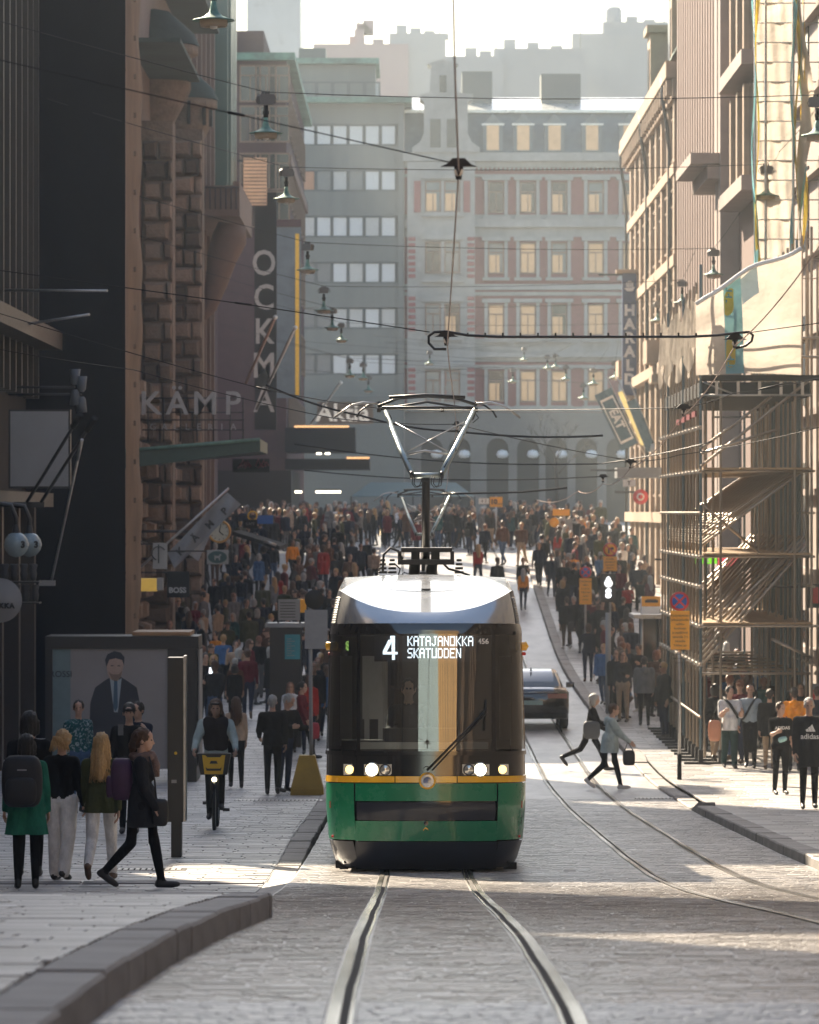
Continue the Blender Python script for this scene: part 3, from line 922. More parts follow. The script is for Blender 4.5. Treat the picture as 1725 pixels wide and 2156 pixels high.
# white screen and black vertical sign hang beyond it
def hung_sign(name, label, cat, d, xa, xb, ya, yb, m, th=.15, group=None):
    r = empty(name, at((xa+xb)/2, yb, d), label, cat, group)
    MB().box(px(xa,d), px(xb,d), d, d+th, pz(yb,d), pz(ya,d)).build('panel', m, r)
    MB().box(px(xa,d)-1.0, px(xa,d)-.002, d+.04, d+.1, pz(ya+8,d), pz(ya+4,d)).build('bracket', M_BLACK, r)
    return r
s = hung_sign('hanging_screen', 'pale louvred panel hanging on the dark facade above the vertical sign', 'panel', 206, 513, 562, 332, 432, sheet_mat('pale_canvas', (.62,.5,.42), .5))
b = MB()
for i in range(13): b.box(px(514,206), px(561,206), 205.97, 205.998, pz(428-i*7.6,206), pz(426-i*7.6,206))
b.build('seam', M_CLADTRIM, s)
s = hung_sign('vertical_sign', 'black vertical department store sign with pale letters hung on facade', 'sign', 208, 536, 582, 405, 905, M_BLACKM, .6)
for i, ch in enumerate('OCKMA'):
    lettering(ch, 1.6, mat('letter_grey', (.36,.36,.36), .5), s, at(556, 556+i*72, 208)-Vector((0,.03,0)), rot=(math.pi/2, math.pi/2*0, 0), bold=.02, sx=.85)
s = hung_sign('banner', 'blue grey street banner with a yellow stripe by the black sign', 'banner', 222, 583, 634, 478, 838, sheet_mat('blue_grey_cloth', (.22,.27,.31), .35), .04)
MB().box(px(622,222), px(630,222), 221.97, 221.995, pz(832,222), pz(492,222)).build('stripe', M_YEL, s)
MB().box(px(583,222), px(634,222), 221.9, 222.2, pz(477,222), pz(462,222)).build('top_rail', M_PURPLE, s)

# purple corner building --------------------------------------------------------
XC = px(603, 236)
pb = empty('corner_building', ((XL+XC)/2, 240, gz(240)), 'dark purple brick corner house with green cornice beyond the gallery', 'building')
MB().box(-26, XC, 236, 276, -3, pz(128, 236)).build('wall', M_PURPLE, pb)
MB().box(-26, XC+.45, 235.5, 276.5, pz(128,236)+.01, pz(112,236)).build('cornice', M_COPPER, pb)
MB().box(-26, XC-1.2, 237.5, 274, pz(112,236)+.02, pz(58,236)).build('attic', M_PURPLE, pb)
MB().box(XC, XC+.25, 236.3, 275.5, pz(345,236), pz(325,236)).build('string_course', M_KPLASTER, pb)
fm = window_mesh(1.1, 1.9, .12, .08, 1, .7).mesh('window', M_WFRAME); pmx = pane_mesh(1.1, 1.9).mesh('pane', M_DKWIN)
for x in (527, 560, 588):
    for y in (215, 300, 400, 480):
        p = at(x, y, 236)
        o = place_part('window', fm, pb, (p.x-pb.location.x, 236-.01-240, p.z-pb.location.z)); place_part('pane', pmx, o, (0,0,0))
facade_windows(pb, XC, [240+i*4 for i in range(9)], [gz(250)+z for z in (5, 9, 13, 17, 20.5)], 1.3, 2.2, 1, M_WFRAME, M_DKWIN)
p = MB(); p.tube([at(530,-20,225), at(565,60,232), at(572,110,236)], .22, 6); 
# dark eaves with brackets above the gallery, top left
# ------------------------------------------------------------------ right side of the street
XR = 9.3
M_CREAM = mat('cream_stone', (.4,.29,.2), .8, var=.18, scale=1.5, dirt=.25, bump=.2)
M_RIBD = mat('red_brown_wall', (.15,.09,.075), .8)
M_RIB = mat('red_brown_ribs', (.24,.165,.14), .75, var=.12, scale=1)
M_PINKST = mat('pinkish_granite', (.3,.24,.21), .8, var=.15, scale=1.5, dirt=.2)
M_GUTTER = mat('dark_downpipe', (.04,.05,.055), .5)
plain_block('corner_building', 'dark stone building on the right before the scaffold', 10.2, 28, -46, 92, 12, mat('ochre_stone', (.07,.058,.05), .8, var=.3, scale=.8, spec=.2))
cr = empty('cream_house', (XR, 185, gz(185)), 'ornate cream stone house with green roof and dark downpipes on right', 'building')
XC2 = 9.75; CT = 15.6
MB().box(XC2, 28, 166, 202, -5, CT).build('wall', M_CREAM, cr)
MB().box(XC2-.55, 28, 165.6, 202.3, CT+.01, CT+.6).build('cornice', M_CREAM, cr)
MB().box(XC2-.3, 28, 165.7, 202.2, CT-.7, CT).build('frieze', M_CREAM, cr)
for i in range(24):
    MB().cbox(XC2-.5, XC2-.31, 166.2+i*1.5, 166.6+i*1.5, CT-.6, CT-.01).build('bracket', M_CREAM, cr)
b = MB(); b.add([(XC2-.4,165.8,CT+.62),(XC2-.4,202,CT+.62),(XC2+2.2,202,CT+5.4),(XC2+2.2,165.8,CT+5.4)], [(0,1,2,3)])
b.box(XC2+2.21, 28, 166, 202, CT+.63, CT+5.35)
b.build('mansard_roof', M_COPPER, cr)
for y in (171, 186):
    d = MB(); d.box(XC2-.1, XC2+1.5, y-1.1, y+1.1, CT+.63, CT+3.6); d.box(XC2-.25, XC2+1.6, y-1.3, y+1.3, CT+3.61, CT+3.9)
    dd = d.build('dormer', M_CREAM, cr)
    MB().box(XC2-.14, XC2-.102, y-.6, y+.6, CT+1, CT+3).build('pane', M_DKWIN, dd)
for z1, pr in ((5.2,.45), (8.9,.25), (12.2,.25), (-.4,.35)):
    MB().box(XC2-pr, XC2+.05, 166.2, 201.8, z1, z1+.4).build('string_course', M_CREAM, cr)
facade_windows(cr, XC2, [169+i*4.1 for i in range(8)], [.6, 6.2, 9.6, 12.8], 1.5, 2.2, -1, M_WFRAME, M_DKWIN)
for y in (167, 171, 175.2, 179.2, 183.4, 187.4, 191.5, 195.6, 199.7):
    MB().cbox(XC2-.2, XC2+.1, y-.4, y+.4, -4, CT-.71).build('pilaster', M_CREAM, cr)
for y in (169, 185, 202.3):
    b = MB(); b.tube([(XC2-.5,y,CT+.3), (XC2-.48,y,CT-.5), (XC2-.3,y,CT-1.6), (XC2-.24,y,CT-2.4), (XC2-.24,y,-3)], .07, 7); b.build('downpipe', M_GUTTER, cr)
for y in (175.5, 199):                                 # balcony boxes that catch the sun
    b = MB(); b.box(XC2-.8, XC2, y-1.4, y+1.4, 5.66+rnd.uniform(-.1,.1), 6.5); b.box(XC2-.6, XC2, y-1.1, y+1.1, 4.9, 5.195); b.build('balcony', M_CREAM, cr)

rt = empty('ribbed_building', (XR, 150, gz(150)), 'brown vertically ribbed facade rising between cream house and white wrap', 'building')
MB().box(XR+.3, 28, 124.1, 165.4, -6, 24).build('wall', M_RIBD, rt)
rib = MB().box(-.07, .01, -.3, .3, 0, 19).mesh('rib', M_RIB)
for i in range(21):
    place_part('rib', rib, rt, (.29, 137.4+i*1.32-150, 4.5-rt.location.z))
for y in (134.9, 136.3):
    MB().cbox(XR-.25, XR+.31, y-.45, y+.45, -5.5, 23).build('pilaster', M_PINKST, rt)
MB().box(XR-1.1, XR+.3, 134.6, 142, pz(362,138), pz(340,138)).build('cornice', M_PINKST, rt)
MB().box(XR-.6, XR+.3, 134.7, 141.8, pz(392,138), pz(364,138)).build('frieze', M_PINKST, rt)
facade_windows(rt, XR+.3, [138, 141], [pz(600,138), -1.5], 1.4, 3.4, -1, M_WFRAME, M_DKWIN)
for i in range(8):
    y = 138+i*3.6
    MB().box(XR+.26, XR+.298, y-1.2, y+1.2, gz(y), gz(y)+4.2).build('shop_window', M_DKWIN, rt)

# stone bay with tall windows nearer the wrap
for k, z in enumerate((9.2, 12.6, 16.0)):
    MB().box(XR-.35, XR+.29, 124.5, 133.8, z-.5, z-.1).build('string_course', M_PINKST, rt)
    for y in (126, 128.6, 131.2):
        MB().box(XR+.05, XR+.298, y-1.0, y+1.0, z, z+2.5).build('window', M_DKWIN, rt)
        MB().cbox(XR-.1, XR+.28, y+1.05, y+1.5, z, z+2.6).build('pilaster', M_CREAM, rt)
# white wrapped house with its sheets
wb = empty('wrapped_house', (9.4, 120, gz(120)), 'house front on right wrapped in white plastic sheets above the scaffold', 'building')
MB().box(9.7, 28, 97, 124, -6, 22).build('wall', M_PINKST, wb)
for i in range(6):
    for k in range(7):
        y = 99.5 + i*4.4; z = -4.6 + k*3.6
        MB().box(9.66, 9.698, y-.7, y+.7, z, z+2.2).build('window', M_DKWIN, wb) if k < 6 else None
for k in range(12):
    MB().box(9.5, 9.72, 97.01, 123.9, -3.4+k*1.9, -3.25+k*1.9).build('string_course', M_PINKST, wb)
for y in (97.2,):
    for k in range(16):
        MB().cbox(9.55, 11.5, 96.7, 97.5, -5+k*1.15, -3.88+k*1.15, .04).build('stone', M_PINKST, wb)
M_SHEET = sheet_mat('white_plastic_sheet', (.52,.47,.41), .5)
M_SHEETB = sheet_mat('blue_plastic_strip', (.26,.55,.62), .5)
M_SHEETY = sheet_mat('yellow_plastic_print', (.8,.58,.08), .5)
sh = empty('sheeted_scaffold', (8.3, 108, pz(600,108)), 'tall white plastic sheets on scaffold tubes against right facade', 'sheeted scaffold')
for k in range(17):
    za, zb_ = 5.0 + k*.46, 5.0 + (k+1)*.46
    b = MB(); b.grid(lambda u, v: (px(1591,108) + (px(1669,108)-px(1591,108))*u, 108 + .04*math.sin(u*19+k)+.05*math.sin(u*7+k*2), za + (zb_-za)*v), 14, 2); b.build('sheet', M_SHEET, sh)
    MB().tube([(px(1590,108), 107.93, zb_), (px(1740,108), 107.93, zb_)], .016, 6).build('ledger', M_STEEL, sh)
for xx in (1590, 1612, 1670):
    MB().tube([(px(xx,108), 107.9, gz(108)+.2), (px(xx,108), 107.9, 15)], .035, 6).build('standard', M_STEEL, sh)
for j, (xa, m) in enumerate(((1586, M_SHEETB), (1593, M_SHEETY), (1668, M_SHEETB), (1676, M_SHEETY), (1682, M_SHEET), (1688, M_SHEETB), (1690, M_SHEETY))):
    d = 107.6 if xa < 1600 else 107+j*.1
    b = MB(); zt = 14; zb_ = pz(600,d) if xa < 1600 else pz(530,d)
    b.grid(lambda u, v: (px(xa,d) + (.045 if m is not M_SHEET else .2)*u*(1+.7*math.sin(v*9+j)) + .05*math.sin(v*14+j*2), d + .2*math.sin(u*3+v*16+j), zb_ + (zt-zb_)*v), 5, 50); b.build('loose_strip', m, sh)

# the building behind the camera: sunlit fronts that the tram mirrors
M_GOLD = mat('gilded_stone', (.62,.4,.17), .7, var=.3, scale=.9, stretch=(5,1,.5))
bb = empty('facing_building', (4, -50, gz(-50)), 'golden stone house at the near end of the street', 'building')
MB().box(3.21, 19, -62, -48, -4, 42).build('bay', M_GOLD, bb)
MB().box(19.01, 34, -62, -50, -4, 16).build('wall', mat('umber_stone', (.06,.04,.03), .8, var=.3, scale=1), bb)
for i in range(12): MB().cbox(19.5+i*1.2, 19.8+i*1.2+(i%3)*.2, -50.5, -50.01, -4, 16).build('pilaster', M_GOLD, bb)
for i in range(13): MB().box(3.7+i*1.2, 3.9+i*1.2+((i*5)%4)*.17, -47.99, -47.9, -4, 42).build('groove', M_WOOD, bb)
b2 = empty('facing_building', (-1, -50, gz(-50)), 'pale blue rendered house at the near end of the street', 'building')
MB().box(-.6, 3.2, -60, -49, -4, 44).build('wall', mat('pale_blue_render', (.38,.52,.57), .6), b2)
b3 = empty('facing_building', (-14, -50, gz(-50)), 'dark house at the near end of the street', 'building')
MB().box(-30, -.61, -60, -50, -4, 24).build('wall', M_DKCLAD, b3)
# ------------------------------------------------------------------ the tram
M_TGREEN = mat('tram_green', (.006,.18,.085), .28, var=.1, scale=3, coat=.55, spec=.3)
M_TYEL = mat('tram_yellow', (.85,.45,.02), .25, var=.05, coat=.8)
M_TSILV = mat('tram_silver', (.55,.56,.56), .22, .75, var=.06, scale=2, coat=.6)
M_TROOF = mat('tram_roof', (.34,.35,.36), .26, .5, var=.05, scale=2, coat=.8)
M_TDARK = mat('tram_dark_blue', (.008,.012,.026), .4, spec=.3, var=.15, coat=.4)
M_TBLACK = mat('tram_black_gloss', (.006,.007,.009), .08, coat=1.0)
M_UNDER = mat('tram_underside', (.008,.008,.009), .8)
M_LAMP = mat('lamp_on', (.9,.85,.6), .3, emit=(1.0,.9,.6), estr=3.0)
M_LAMPA = mat('lamp_amber', (.9,.6,.2), .3, emit=(1.0,.65,.2), estr=.8)
M_LAMPOFF = mat('lamp_reflector', (.7,.68,.6), .12, .8)
M_HOUS = mat('lamp_housing', (.6,.58,.52), .3, .3)
M_LED = mat('led_white', (.8,.8,.8), .4, emit=(.9,.95,1.0), estr=.7)
M_LEDG = mat('led_green', (.5,.7,.2), .4, emit=(.6,.9,.2), estr=.8)
M_DISP = mat('display_black', (.03,.028,.034), .5)
M_INT = mat('cab_grey', (.34,.33,.33), .6)
M_INTD = mat('cab_dark', (.02,.02,.023), .7)
G_WIND = glass('windscreen', (.75,.85,.88), .7, .01, 2.1)
G_SIDE = glass('side_glass', (.6,.7,.72), .35, .01, 1.9)

HZ = [.05,.12,.36,.75,1.03,1.11,1.36,2.80,2.86]
HW = [1.02,1.06,1.13,1.16,1.165,1.165,1.16,1.12,1.10]
HY = [.30,.16,.05,.0,.02,.03,.05,.19,.21]
NN, PP = .95, 3.2
def tw(z): return float(np.interp(z, HZ, HW))
def ty(z): return float(np.interp(z, HZ, HY))
def S(t, z, off=0.0):
    """point of the tram's nose: t in degrees round the plan from -90 to 90, off = outwards"""
    w = tw(z) + off; r = math.radians(t)
    x = w * math.copysign(abs(math.sin(r))**(2/PP), t)
    y = ty(z) + NN*(1 - abs(math.cos(r))**(2/PP)) - off
    return (x, y, z)
def tx(x, z):
    w = tw(z); return math.degrees(math.asin(min(1, (abs(x)/w))**(PP/2))) * (1 if x >= 0 else -1)
def SX(x, z, off=0.0):
    t = tx(x, z); p = S(t, z); return (x, p[1]-off, z)
def lx(x): return (x-897)/183.0
def lz(y): return (1835-y)/183.0

tram = empty('tram', (TRK_L, 52.9, gz(52.9)), 'green and yellow tram with lit headlights and number 4 coming down the street', 'tram')
tram.rotation_euler = (math.radians(-2.0), 0, 0)
def tp(b, name, m, parent=None, label=None):
    o = b.build(name, m, parent or tram, local=True)
    if label: o['label'] = label
    return o
def patch(b, t0, t1, z0, z1, nt=14, nz=3, off=0.0, m=0):
    b.grid(lambda u, v: S(t0+(t1-t0)*u, z0+(z1-z0)*v, off), nt, nz, m)
    return b
def xp(b, xa, xb, z0, z1, nt=14, nz=3, off=0.0, m=0):
    b.grid(lambda u, v: SX(xa+(xb-xa)*u, z0+(z1-z0)*v, off), nt, nz, m)
    return b
# dark shell behind the panels
b = MB(); patch(b, -90, 90, .05, 1.36, 40, 10, -.03); tp(b, 'body_shell', M_TBLACK)
EX = .813
tp(xp(MB(), -EX, EX, .37, .60), 'bumper_panel', M_TGREEN)
tp(xp(MB(), -EX+.015, EX-.015, .612, .815, off=-.012), 'bumper_insert', M_TDARK)
tp(xp(MB(), -EX, EX, .83, 1.03, nz=4), 'nose_panel', M_TGREEN)
tp(xp(MB(), -EX, EX, .03, .36, nz=3, off=-.01), 'front_skirt', M_TDARK)
for s in (-1, 1):
    tp(patch(MB(), *((tx(EX+.015,.8), 90) if s > 0 else (-90, -tx(EX+.015,.8))), .38, 1.03, 16, 5), 'corner_panel', M_TGREEN)
    tp(patch(MB(), *((tx(EX+.015,.3), 90) if s > 0 else (-90, -tx(EX+.015,.3))), .05, .365, 16, 3, -.004), 'corner_skirt', M_TDARK)
    m = MB(); m.box(lx(1096)*s*.985-.03, lx(1096)*s*.985+.03, .75, .79, .79, .87)
    tp(MB().box(s*1.085-.03, s*1.085+.03, .43, .47, .74, .82), 'marker_light', mat('marker_red', (.5,.06,.02), .3, coat=.5))
    tp(MB().box(s*1.08-.012, s*1.08+.012, .43, .47, .4, .425), 'reflector', M_RED)
# yellow band in three pieces, badge
for xa, xb in ((-1.0, -.36), (-.35, .35), (.36, 1.0)):
    ta, tb = tx(xa,1.07), tx(xb,1.07)
    if xa < -.9: ta = -90
    if xb > .9: tb = 90
    b = MB(); b.grid(lambda u, v: S(ta+(tb-ta)*u, 1.042+.072*v, .006), 12, 1); tp(b, 'yellow_band', M_TYEL)
b = MB(); b.lathe([(.098,.0),(.098,-.03),(.08,-.04),(.074,-.03)], (0.015, ty(1.07)-.0, 1.062), 28, axis='Y'); ring = tp(b, 'badge', M_TYEL)
b = MB(); b.lathe([(.074,-.031),(.0,-.033)], (0.015, ty(1.07), 1.062), 28, axis='Y'); tp(b, 'badge_disc', mat('badge_silver', (.6,.62,.64), .2, .6), ring)
b = MB(); y_ = ty(1.07)-.038
pts = [(-.045,-.03),(-.05,0),(-.035,.03),(-.005,.047),(.03,.038),(.05,.012),(.02,.018),(.0,.012),(.03,.0),(-.002,-.004),(.02,-.02),(-.012,-.018),(.0,-.038),(-.025,-.02)]
b.prism([(.015+x, 1.062+z) for x, z in reversed(pts)], y_, y_+.006); tp(b, 'badge_emblem', mat('badge_blue', (.12,.16,.3), .3), ring)
tp(MB().lathe([(.026,-.012),(.026,.0)], (.0, ty(.58)-.0, .575), 12, axis='Y').lathe([(.026,-.012),(0,-.013)], (.0, ty(.58), .575), 12, axis='Y'), 'tow_cap', M_TBLACK)
tp(MB().prism([(-.03,.49),(-.012,.515),(.03,.495),(.02,.515),(-.008,.533),(-.035,.50)][::-1], ty(.5)-.008, ty(.5)+.004), 'tow_mark', M_TYEL)
# headlight band
b = MB(); patch(b, -90, 90, 1.118, 1.355, 40, 3, -.004); tp(b, 'headlight_band', M_TBLACK)
def lamp(xpx, rpx, mt, hous, name='headlight'):
    x, z = lx(xpx), lz(1617.5)
    p = SX(x, z, .0)
    hb = MB().box(x+hous[0], x+hous[1], p[1]-.006, p[1]+.12, z-.062, z+.062)
    h = tp(hb, name, M_HOUS)
    r = rpx/183
    l = MB().lathe([(r*1.22,.0),(r*1.22,-.012),(r,-.016),(r*.95,-.008)], (x, p[1]-.006, z), 20, axis='Y'); tp(l, 'lamp_ring', M_BLACK if mt is M_LAMPOFF else M_LAMPOFF, h)
    l = MB().lathe([(r,-.012),(r*.7,-.022),(0,-.026)], (x, p[1]-.006, z), 20, axis='Y'); tp(l, 'lens', mt, h)
lamp(736, 9, M_LAMPA, (-.07,.075)); lamp(783, 13, M_LAMP, (-.09,.085)); lamp(811, 10, M_LAMPOFF, (-.066,.075))
lamp(987, 10, M_LAMPOFF, (-.075,.066)); lamp(1011, 13, M_LAMP, (-.062,.105)); lamp(1058, 9, M_LAMPA, (-.075,.07))
# windscreen, side windows, pillars
b = MB(); xp(b, -.755, .755, 1.375, 2.80, 18, 10, .0); tp(b, 'windscreen', G_WIND)
for s in (-1, 1):
    t0 = tx(.80, 2); r = (t0, 82) if s > 0 else (-82, -t0)
    tp(patch(MB(), *r, 1.42, 2.78, 14, 8), 'side_window', G_SIDE)
    b = MB(); b.grid(lambda u, v: SX(s*(.757+.043*u), 1.37+1.45*v, .006), 2, 8); tp(b, 'pillar', M_TBLACK)
    r = (80, 90) if s > 0 else (-90, -80)
    tp(patch(MB(), *r, 1.36, 2.82, 3, 6, .004), 'corner_post', M_TYEL if s > 0 else M_TBLACK)  # right post is yellow for the golden reflection on that flank
b = MB(); patch(b, -90, 90, 1.355, 1.40, 40, 1, .012); tp(b, 'sill_strip', M_TBLACK)
b = MB(); patch(b, -90, 90, 2.75, 2.87, 40, 2, .004); tp(b, 'head_strip', M_TBLACK)
# cab behind the glass
cab = tp(MB().box(-.98, .98, .62, .98, 1.36, 1.52).box(-.5, .35, .5, .7, 1.52, 1.66), 'dashboard', M_INTD)
tp(MB().box(-1.0, 1.0, 2.3, 2.34, 1.0, 2.75), 'bulkhead', M_INTD)
tp(MB().box(-1.04, 1.04, .5, 2.4, 2.74, 2.78), 'cab_ceiling', M_INTD)
for xa, xb, ya in ((-1.0,-.86,1.0), (.86,1.0,1.0), (-.56,-.47,1.6), (-.72,-.66,1.2)):
    tp(MB().box(xa, xb, ya, ya+.06, 1.45, 2.5), 'cab_post', M_INT)
tp(MB().box(-.75, -.45, 1.9, 1.93, 1.75, 2.5), 'cab_door_panel', M_INT)
tp(MB().cbox(-.42, .06, 1.42, 1.55, 1.2, 2.15, .05), 'driver_seat', M_INTD)
tp(MB().box(-.78, .72, .36, .38, 1.42, 1.5), 'instrument_ledge', M_INT)
# destination display
def disp_y(z): return ty(z) + .06
dz0, dz1 = lz(1390), lz(1335)
tp(MB().box(lx(788), lx(1012), disp_y(2.6), disp_y(2.6)+.05, dz0, dz1), 'destination_display', M_DISP)
F57 = {'K':('10001','10010','10100','11000','10100','10010','10001'),'A':('01110','10001','10001','11111','10001','10001','10001'),
 'T':('11111','00100','00100','00100','00100','00100','00100'),'J':('00111','00010','00010','00010','00010','10010','01100'),
 'N':('10001','11001','11001','10101','10011','10011','10001'),'O':('11111','10001','10001','10001','10001','10001','11111'),
 'S':('01111','10000','10000','01110','00001','00001','11110'),'U':('10001','10001','10001','10001','10001','10001','11111'),
 'D':('11110','10001','10001','10001','10001','10001','11110'),'E':('11111','10000','10000','11110','10000','10000','11111')}
def led_text(b, txt, x0, ztop, pw, ph):
    yy = disp_y(2.6) - .004
    for i, ch in enumerate(txt):
        g = F57[ch]
        for r, line in enumerate(g):
            for c, bit in enumerate(line):
                if bit == '1':
                    X = x0 + (i*6+c)*pw; Z = ztop - r*ph
                    b.box(X, X+pw*.98, yy, yy+.003, Z-ph*.93, Z)
disp = [o for o in tram.children if o.name.startswith('destination_display')][0]
b = MB(); led_text(b, 'KATAJANOKKA', lx(858), lz(1336.5), .01165, .0165); led_text(b, 'SKATUDDEN', lx(858), lz(1362), .01165, .0165)
tp(b, 'lettering', M_LED, disp)
b = MB(); yy = disp_y(2.6)-.004                               # the line number, row of dots by row
x4, z4 = lx(806), lz(1336)
four = []
for r in range(18):
    f = r/17
    if r < 12:
        xl = .085 - .085*(r/11); segs = [(max(xl, 0), xl+.055), (.105, .14)] if r > 2 else [(.085, .14)]
    elif r < 14: segs = [(0.0, .17)]
    else: segs = [(.105, .14)]
    if r < 12 and r > 2: segs = [(xl, xl+.05), (.1, .14)]
    for s0, s1 in segs: b.box(x4+s0, x4+s1, yy, yy+.003, z4-r*.0155-.0115, z4-r*.0155)
tp(b, 'lettering', M_LED, disp)
b = MB()
for r in range(9):
    for c in range(3):
        if (r*3+c*5) % 4: b.box(lx(727)+c*.012, lx(727)+c*.012+.009, ty(2.65)+.33, ty(2.65)+.333, lz(1347)-r*.012-.009, lz(1347)-r*.012)
tp(b, 'side_indicator', M_LEDG)
nm = text_mesh('456', .085, .002, M_WHITE, bold=.002)
o = bpy.data.objects.new('fleet_number', nm); link(o, tram); o.rotation_euler = (math.pi/2, 0, 0)
p = SX(lx(1018), lz(1348), .006); o.location = (p[0], p[1]-.004, p[2])
# wiper
w0 = SX(lx(899), lz(1618), .04); w1 = SX(lx(1022), lz(1494), .06); w2 = SX(lx(925), lz(1598), .05)
b = MB().tube([w0, w1], .014, 6); wip = tp(b, 'wiper', M_BLACK)
tp(MB().tube([(w0[0]+.06, w0[1], w0[2]), (w1[0]+.005, w1[1], w1[2]-.03)], .01, 6), 'wiper_rod', M_BLACK, wip)
tp(MB().tube([SX(lx(1024), lz(1470), .03), SX(lx(1020), lz(1535), .03)], .011, 6), 'wiper_blade', M_CABLE, wip)
tp(MB().lathe([(.03,-.03),(.03,.0)], (w1[0], w1[1], w1[2]), 10, axis='Y').lathe([(.05,-.05),(.05,.02)], w0, 10, axis='Y'), 'wiper_pivot', M_STEEL, wip)
# mirror cameras
for s, xx in ((-1, 697), (1, 1103)):
    x = lx(xx)
    b = MB().lathe([(0,-.085),(.05,-.07),(.055,.05),(.0,.08)], (x, 1.0, lz(1357)), 12, axis='X')
    c = tp(b, 'mirror_camera', M_TYEL)
    tp(MB().box(x-s*.1-.03, x-s*.1+.03, .97, 1.03, lz(1357)-.03, lz(1357)+.03), 'camera_arm', M_TBLACK, c)
    tp(MB().lathe([(0,-.03),(.02,-.02),(.02,.02),(0,.03)], (x+s*.02, 1.05, lz(1373)), 8, axis='X'), 'turn_signal', M_RED)
# roof fairing: silver brow that sweeps up at the corners, white top behind it
def brow_top(t):
    x = abs(S(t, 2.86)[0]); return 3.0 + .26*min(1, x/1.07)**2.6
def brow(t, v):
    zt = brow_top(t); p = S(t, 2.86); z = 2.872 + (zt-2.872)*v
    k = 1 - .045*v - .02*v*v
    return (p[0]*k, p[1] + .1*v + .05*v*v, z)
b = MB(); b.grid(lambda u, v: brow(-66+132*u, v), 44, 5); tp(b, 'roof_brow', M_TSILV)
for s in (-1, 1):
    b = MB(); b.grid(lambda u, v: brow(s*(66+24*u), v), 8, 5); gr = tp(b, 'louvre_panel', M_TDARK)
    for i in range(11):
        b = MB(); v = .04 + i*.075
        b.grid(lambda u, q: tuple(np.array(brow(s*(67.5+22*u), v+.03*q)) + np.array((s*.012*(1-q), -.012*(1-q), 0))), 6, 1); tp(b, 'louvre', M_TSILV, gr)
def top(u, v):
    t = -90+180*u; A = np.array(brow(t, 1.0)); B = np.array((-.98+1.96*u, 3.6, 3.47))
    q = v; C = A*(1-q)+B*q; C[2] += .035*math.sin(math.pi*u)*math.sin(math.pi*v*.5)
    return tuple(C)
b = MB(); b.grid(top, 40, 14); tp(b, 'roof_top', M_TROOF)
b = MB(); b.grid(lambda u, v: tuple(np.array(top(.22+.56*u, .52+.05*v*math.sin(math.pi*u))) + np.array((0,-.01,.012))), 20, 1); tp(b, 'roof_slot', M_TBLACK)
b = MB()
for s in (-1, 1):
    b.grid(lambda u, v: (s*(1.04-.06*v), 1.25+2.4*u, 3.2+.16*v+.1*u), 6, 1)
tp(b, 'roof_edge', M_TSILV)
# body modules
def module(y0, y1, dz):
    L = y1-y0
    m = MB(); m.box(-1.165, 1.165, y0, y1, .36+dz, 1.03+dz); mo = tp(m, 'body_side', M_TGREEN)
    tp(MB().box(-1.168, 1.168, y0, y1, 1.035+dz, 1.11+dz), 'side_band', M_TYEL, mo)
    tp(MB().box(-1.16, 1.16, y0, y1, 1.115+dz, 2.8+dz), 'window_band', M_TBLACK, mo)
    for i in range(int(L/1.6)):
        yy = y0+.25+i*1.6
        tp(MB().box(1.161, 1.168, yy, yy+1.3, 1.45+dz, 2.5+dz).box(-1.168, -1.161, yy, yy+1.3, 1.45+dz, 2.5+dz), 'side_pane', M_DKWIN, mo)
    tp(MB().box(-1.12, 1.12, y0, y1, 2.81+dz, 2.95+dz).box(-1.0, 1.0, y0, y1, 2.955+dz, 3.3+dz), 'roof', M_TROOF, mo)
    tp(MB().box(-1.05, 1.05, y0, y1, .1+dz, .355+dz), 'skirt', M_TDARK, mo)
module(2.5, 8.6, 0); module(9.1, 17.0, -.0); module(17.5, 25.5, -.05)
tp(MB().box(-1.0, 1.0, 8.6, 9.1, .4, 3.0).box(-1.0, 1.0, 17.0, 17.5, .4, 3.0), 'gangway', M_UNDER)
b = MB()
b.box(-.95, .95, .5, 2.4, .1, .35)
b.box(lx(1062), lx(1090), .7, .74, .02, .1); b.box(-lx(1062)-.1, -lx(1062)+.0, .7, .74, .02, .1)
b.box(lx(705), lx(740), .75, .8, .03, .12); tp(b, 'undercarriage', M_UNDER)
for yy in (1.6, 3.3, 12, 14, 21, 23):
    for s in (-1, 1):
        tp(MB().lathe([(0,-.05),(.3,-.05),(.3,.05),(0,.05)], (s*.5, yy, .31), 16, axis='X'), 'wheel', M_UNDER)

# pantograph: built where it stands in world space, then carried into the tram's own frame
bpy.context.view_layer.update()
TI = (Matrix.Translation(tram.location) @ tram.rotation_euler.to_matrix().to_4x4()).inverted()
PD = 58.0
def pp_(x, y, d=PD): return TI @ at(x, y, d)
panto = tp(MB().tube([pp_(889.5,1180), pp_(897,1012)], [.001,.001], 4), 'pantograph', M_BLACK)
def pt(name, m, *segs):
    b = MB()
    for pts, r in segs: b.tube([pp_(*p) for p in pts], r, 8)
    return tp(b, name, m, panto)
pt('lower_arm', M_BLACK, ([(897,1178,58.4),(897,1008,57.2)], .05))
M_ALU = mat('grey_green_tube', (.36,.42,.41), .3, .7)
pt('fork', M_ALU, ([(868,1001,57.2),(929,1001,57.2)], .035), ([(869,1001,57.2),(843,945,57.8),(812,866,58.6)], [.042,.036,.026]), ([(928,1001,57.2),(958,945,57.8),(1000,862,58.6)], [.042,.036,.026]))
pt('cross_stay', M_STEEL, ([(833,890,58.3),(942,950,57.8)], .008), ([(978,888,58.3),(858,951,57.8)], .008), ([(860,956,57.8),(895,949,57.8),(945,957,57.8)], .014))
